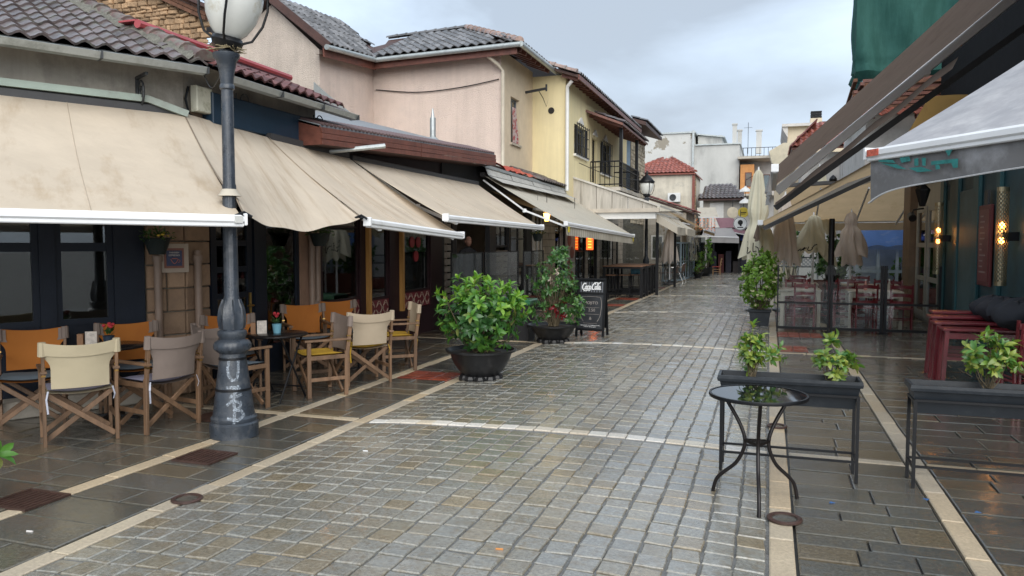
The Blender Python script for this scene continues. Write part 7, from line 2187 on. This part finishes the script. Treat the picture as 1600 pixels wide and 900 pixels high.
# blue survey paint spots and a bit of litter
for k, (x, y_, lab) in enumerate(((1.02, 5.62, 'small blue paint mark on the slabs left of the right band'), (1.52, 4.95, 'blue paint mark on the slabs at the lower right corner'), (.42, 5.35, 'tiny blue paint mark under the near trough'), (1.28, 5.45, 'blue paint mark beside the right cream band'))):
    q = MB(); q.lathe([(0, .0065), (.014, .006), (.018, .004)], n=10, wob=lambda t, z: 1+.4*math.sin(3*t+k))
    o = q.build('paint_mark', mat('blue_marker', (.03, .10, .26), .6, .4, scale=60, bmp=0)); tag(o, lab, 'paint mark'); o.location = (x, y_, 0)
for k, (x, y_, lab) in enumerate(((-1.35, 3.82, 'orange cigarette end lying in the foreground setts'), (-3.05, 5.4, 'white scrap of paper lying on the setts near the left band'), (-4.1, 3.3, 'white cigarette end on the left slabs'))):
    q = MB(); q.tube([(-.02, 0, .006), (.02, .006, .006)], .005, 6); o = q.build('litter', mat('litter%d' % k, [(.5, .2, .05), (.7, .7, .7), (.65, .62, .6)][k], .7)); tag(o, lab, 'litter'); o.location = (x, y_, crown(x) if x > -3.6 else 0)
# thin cables along the fronts
def cable(label, pts, r=.012):
    q = MB(); q.tube([tuple(p) for p in cat(pts, 5)], r, 5); tag(q.build('cable', m_black, smooth=True), label, 'cable')
cable('black cable sagging along the pink house wall under the eave', [(-10.8, 19.97, 6.1), (-9.5, 19.96, 5.95), (-8.2, 19.96, 6.0), (-7.05, 19.96, 6.15)], .014)
cable('black cable crossing from the yellow house to the lamp', [(-5.9, 24.5, 4.3), (-5.2, 26, 4.0), (-4.4, 27.9, 3.95)], .012)
cable('thin cable strung from the corner roof to the lamp post top', [(-5.8, 6.9, 3.5), (-5.2, 6.3, 3.22), (-4.55, 5.7, 3.3)], .006)
# glass wind screens before the dark shop
gs = thing('glass_windscreen', 'row of thin framed glass screens before the dark shop', 'glass screen', (-5.55, 15.5, 0))
TSg = frame((-5.55, 0, 0), (0, 1, 0), (0, 0, 1))
for a, b in ((13.1, 14.75), (14.85, 17.1), (17.5, 19.2)):
    win(gs, TSg, a, b, .05, 1.52, 0, fr=.022, m=m_char, gm=m_clear, name='screen', d=.03)
# lanterns under the striped awning
for lab, x, y, z in (('small lit yellow lantern under the striped awning', -5.3, 18.6, 2.25), ('small dark lantern under the striped awning', -5.3, 21.5, 2.3)):
    o = thing('hanging_lantern', lab, 'lantern', (x, y, z))
    q = MB(); q.lathe([(.05, 0), (.09, .2)], n=6); q.build('glass', emit('lantern_lit', (1, .5, .12), 3) if 'lit' in lab else mat('amber_glass', (.2, .11, .04), .3), o)
    q = MB(); q.lathe([(.1, .2), (.05, .28), (0, .3)], n=6); q.lathe([(.06, -.02), (.055, 0)], n=6); q.tube([(0, 0, .3), (0, 0, .7)], .008, 4); q.build('frame', m_black, o)
for k, (yy) in enumerate((8.35, 9.0)):
    o = thing('bulb', 'warm bare bulb under the loose corner sheet, %s one' % ('left' if k == 0 else 'right'), 'bulb', (-5.3, yy, 2.0))
    q = MB(); q.lathe([(0, -.03), (.022, -.01), (.02, .02), (0, .035)], n=10); q.build('glass', emit('bulb_warm', (1, .4, .08), 5), o)
    q = MB(); q.tube([(0, 0, .03), (0, 0, .36)], .005, 4); q.build('cable', m_black, o)
# ================================================================== PERSON IN THE DARK SHOP
pr = thing('person', 'bald person in dark jacket and grey trousers standing inside the dark shop', 'person', (-6.75, 16.9, .03), R(-125))
fl_ = MB(); 
def skinbody(name, V, E, rad, m, parent, sub=2, root=0):
    me = bpy.data.meshes.new(name); me.from_pydata(V, E, []); me.materials.append(m)
    ob = place(bpy.data.objects.new(name, me), parent, W[parent.name])
    sk = ob.modifiers.new('skin', 'SKIN'); sk.use_smooth_shade = True
    for i, r_ in enumerate(rad):
        v = me.skin_vertices[0].data[i]
        v.radius = r_ if isinstance(r_, tuple) else (r_, r_); v.use_root = (i == root)
    ss_ = ob.modifiers.new('sub', 'SUBSURF'); ss_.levels = sub; ss_.render_levels = sub
    return ob
m_jack = mat('dark_jacket', (.018, .018, .022), .8); m_trou = mat('grey_trousers', (.13, .12, .12), .8); m_skin = mat('skin', (.42, .22, .16), .5, .08)
Hh = 1.84
V = [(0, 0, .95), (0, .0, 1.12), (0, .01, 1.35), (0, 0, 1.50), (0, .01, 1.58),
     (.1, 0, .88), (.11, .02, .5), (.11, -.01, .1), (.11, .12, .04), (-.1, 0, .88), (-.11, .02, .5), (-.11, -.01, .1), (-.11, .12, .04),
     (.19, 0, 1.46), (.24, -.01, 1.18), (.22, .1, .94), (.2, .17, .88), (-.19, 0, 1.46), (-.24, -.01, 1.18), (-.22, .1, .94), (-.2, .17, .88)]
E_ = [(0, 1), (1, 2), (2, 3), (3, 4), (0, 5), (5, 6), (6, 7), (7, 8), (0, 9), (9, 10), (10, 11), (11, 12), (3, 13), (13, 14), (14, 15), (15, 16), (3, 17), (17, 18), (18, 19), (19, 20)]
rad = [(.16, .12), (.16, .115), (.18, .125), (.1, .08), .055, .09, .065, .045, .04, .09, .065, .045, .04, .065, .05, .04, .035, .065, .05, .04, .035]
body = skinbody('body', V, E_, rad, m_jack, pr)
q = MB()
for sx in (-1, 1):
    q.tube([(sx*.09, 0, .98), (sx*.11, .02, .5), (sx*.11, -.01, .08)], [.125, .088, .07], 12)
q.build('trousers', m_trou, pr, smooth=True)
def headf(u, v):
    t, p = 2*math.pi*u, math.pi*v
    x, y_, z = .078*math.sin(p)*math.cos(t), .098*math.sin(p)*math.sin(t), .125*math.cos(p)
    f = max(0, math.sin(t))*math.sin(p)
    if f > .2:
        c = math.cos(t)
        y_ += .022*math.exp(-(c/.13)**2-((z+.015)/.022)**2)                        # nose
        y_ += .007*math.exp(-(c/.3)**2-((z+.06)/.012)**2)                          # lips
        y_ -= .012*(math.exp(-((c-.38)/.14)**2-((z-.015)/.016)**2)+math.exp(-((c+.38)/.14)**2-((z-.015)/.016)**2))
        y_ += .006*math.exp(-((z-.042)/.014)**2)
    if z < -.05: x *= 1-(-.05-z)*3.2
    return (x, y_+.012, z+1.71)
q = MB(); q.grid(headf, 40, 30); hd_ = q.build('head', m_skin, pr, smooth='all')
for sx in (-1, 1):
    q = MB(); q.lathe([(0, -.03), (.012, -.02), (.014, .01), (0, .032)], n=10, T=Matrix.Translation((sx*.08, 0, 1.71)) @ Matrix.Scale(1.6, 4, (0, 1, 0))); q.build('ear', m_skin, hd_, smooth=True)
    q = MB(); q.lathe([(0, -.011), (.011, 0), (0, .011)], c=(sx*.03, .092, 1.727), n=10); q.build('eye', mat('eye_dark', (.03, .025, .02), .2), hd_, smooth=True)
    # hand with fingers
    Hn = [(sx*.2, .17, .88), (sx*.2, .22, .84)]; Ed = [(0, 1)]; rd = [.032, (.036, .02)]
    for k in range(4):
        b0 = len(Hn); dx = sx*(-.024+.016*k)
        Hn += [(sx*.2+dx, .25, .825), (sx*.2+dx*1.1, .275+.004*(k % 2), .795), (sx*.2+dx*1.1, .27, .765)]; Ed += [(1, b0), (b0, b0+1), (b0+1, b0+2)]; rd += [.009, .0085, .0075]
    b0 = len(Hn); Hn += [(sx*.165, .21, .835), (sx*.15, .24, .81)]; Ed += [(0, b0), (b0, b0+1)]; rd += [.011, .009]
    skinbody('hand', Hn, Ed, rd, m_skin, pr, 1)
for sx in (-1, 1):
    q = MB(); q.grid(lambda u, v: (sx*.11+.045*math.cos(6.283*u)*math.sin(math.pi*v), .06+.13*math.cos(math.pi*v), max(0.0, .035+.05*math.sin(6.283*u)*math.sin(math.pi*v))), 14, 10); q.build('shoe', m_black, pr, smooth=True)
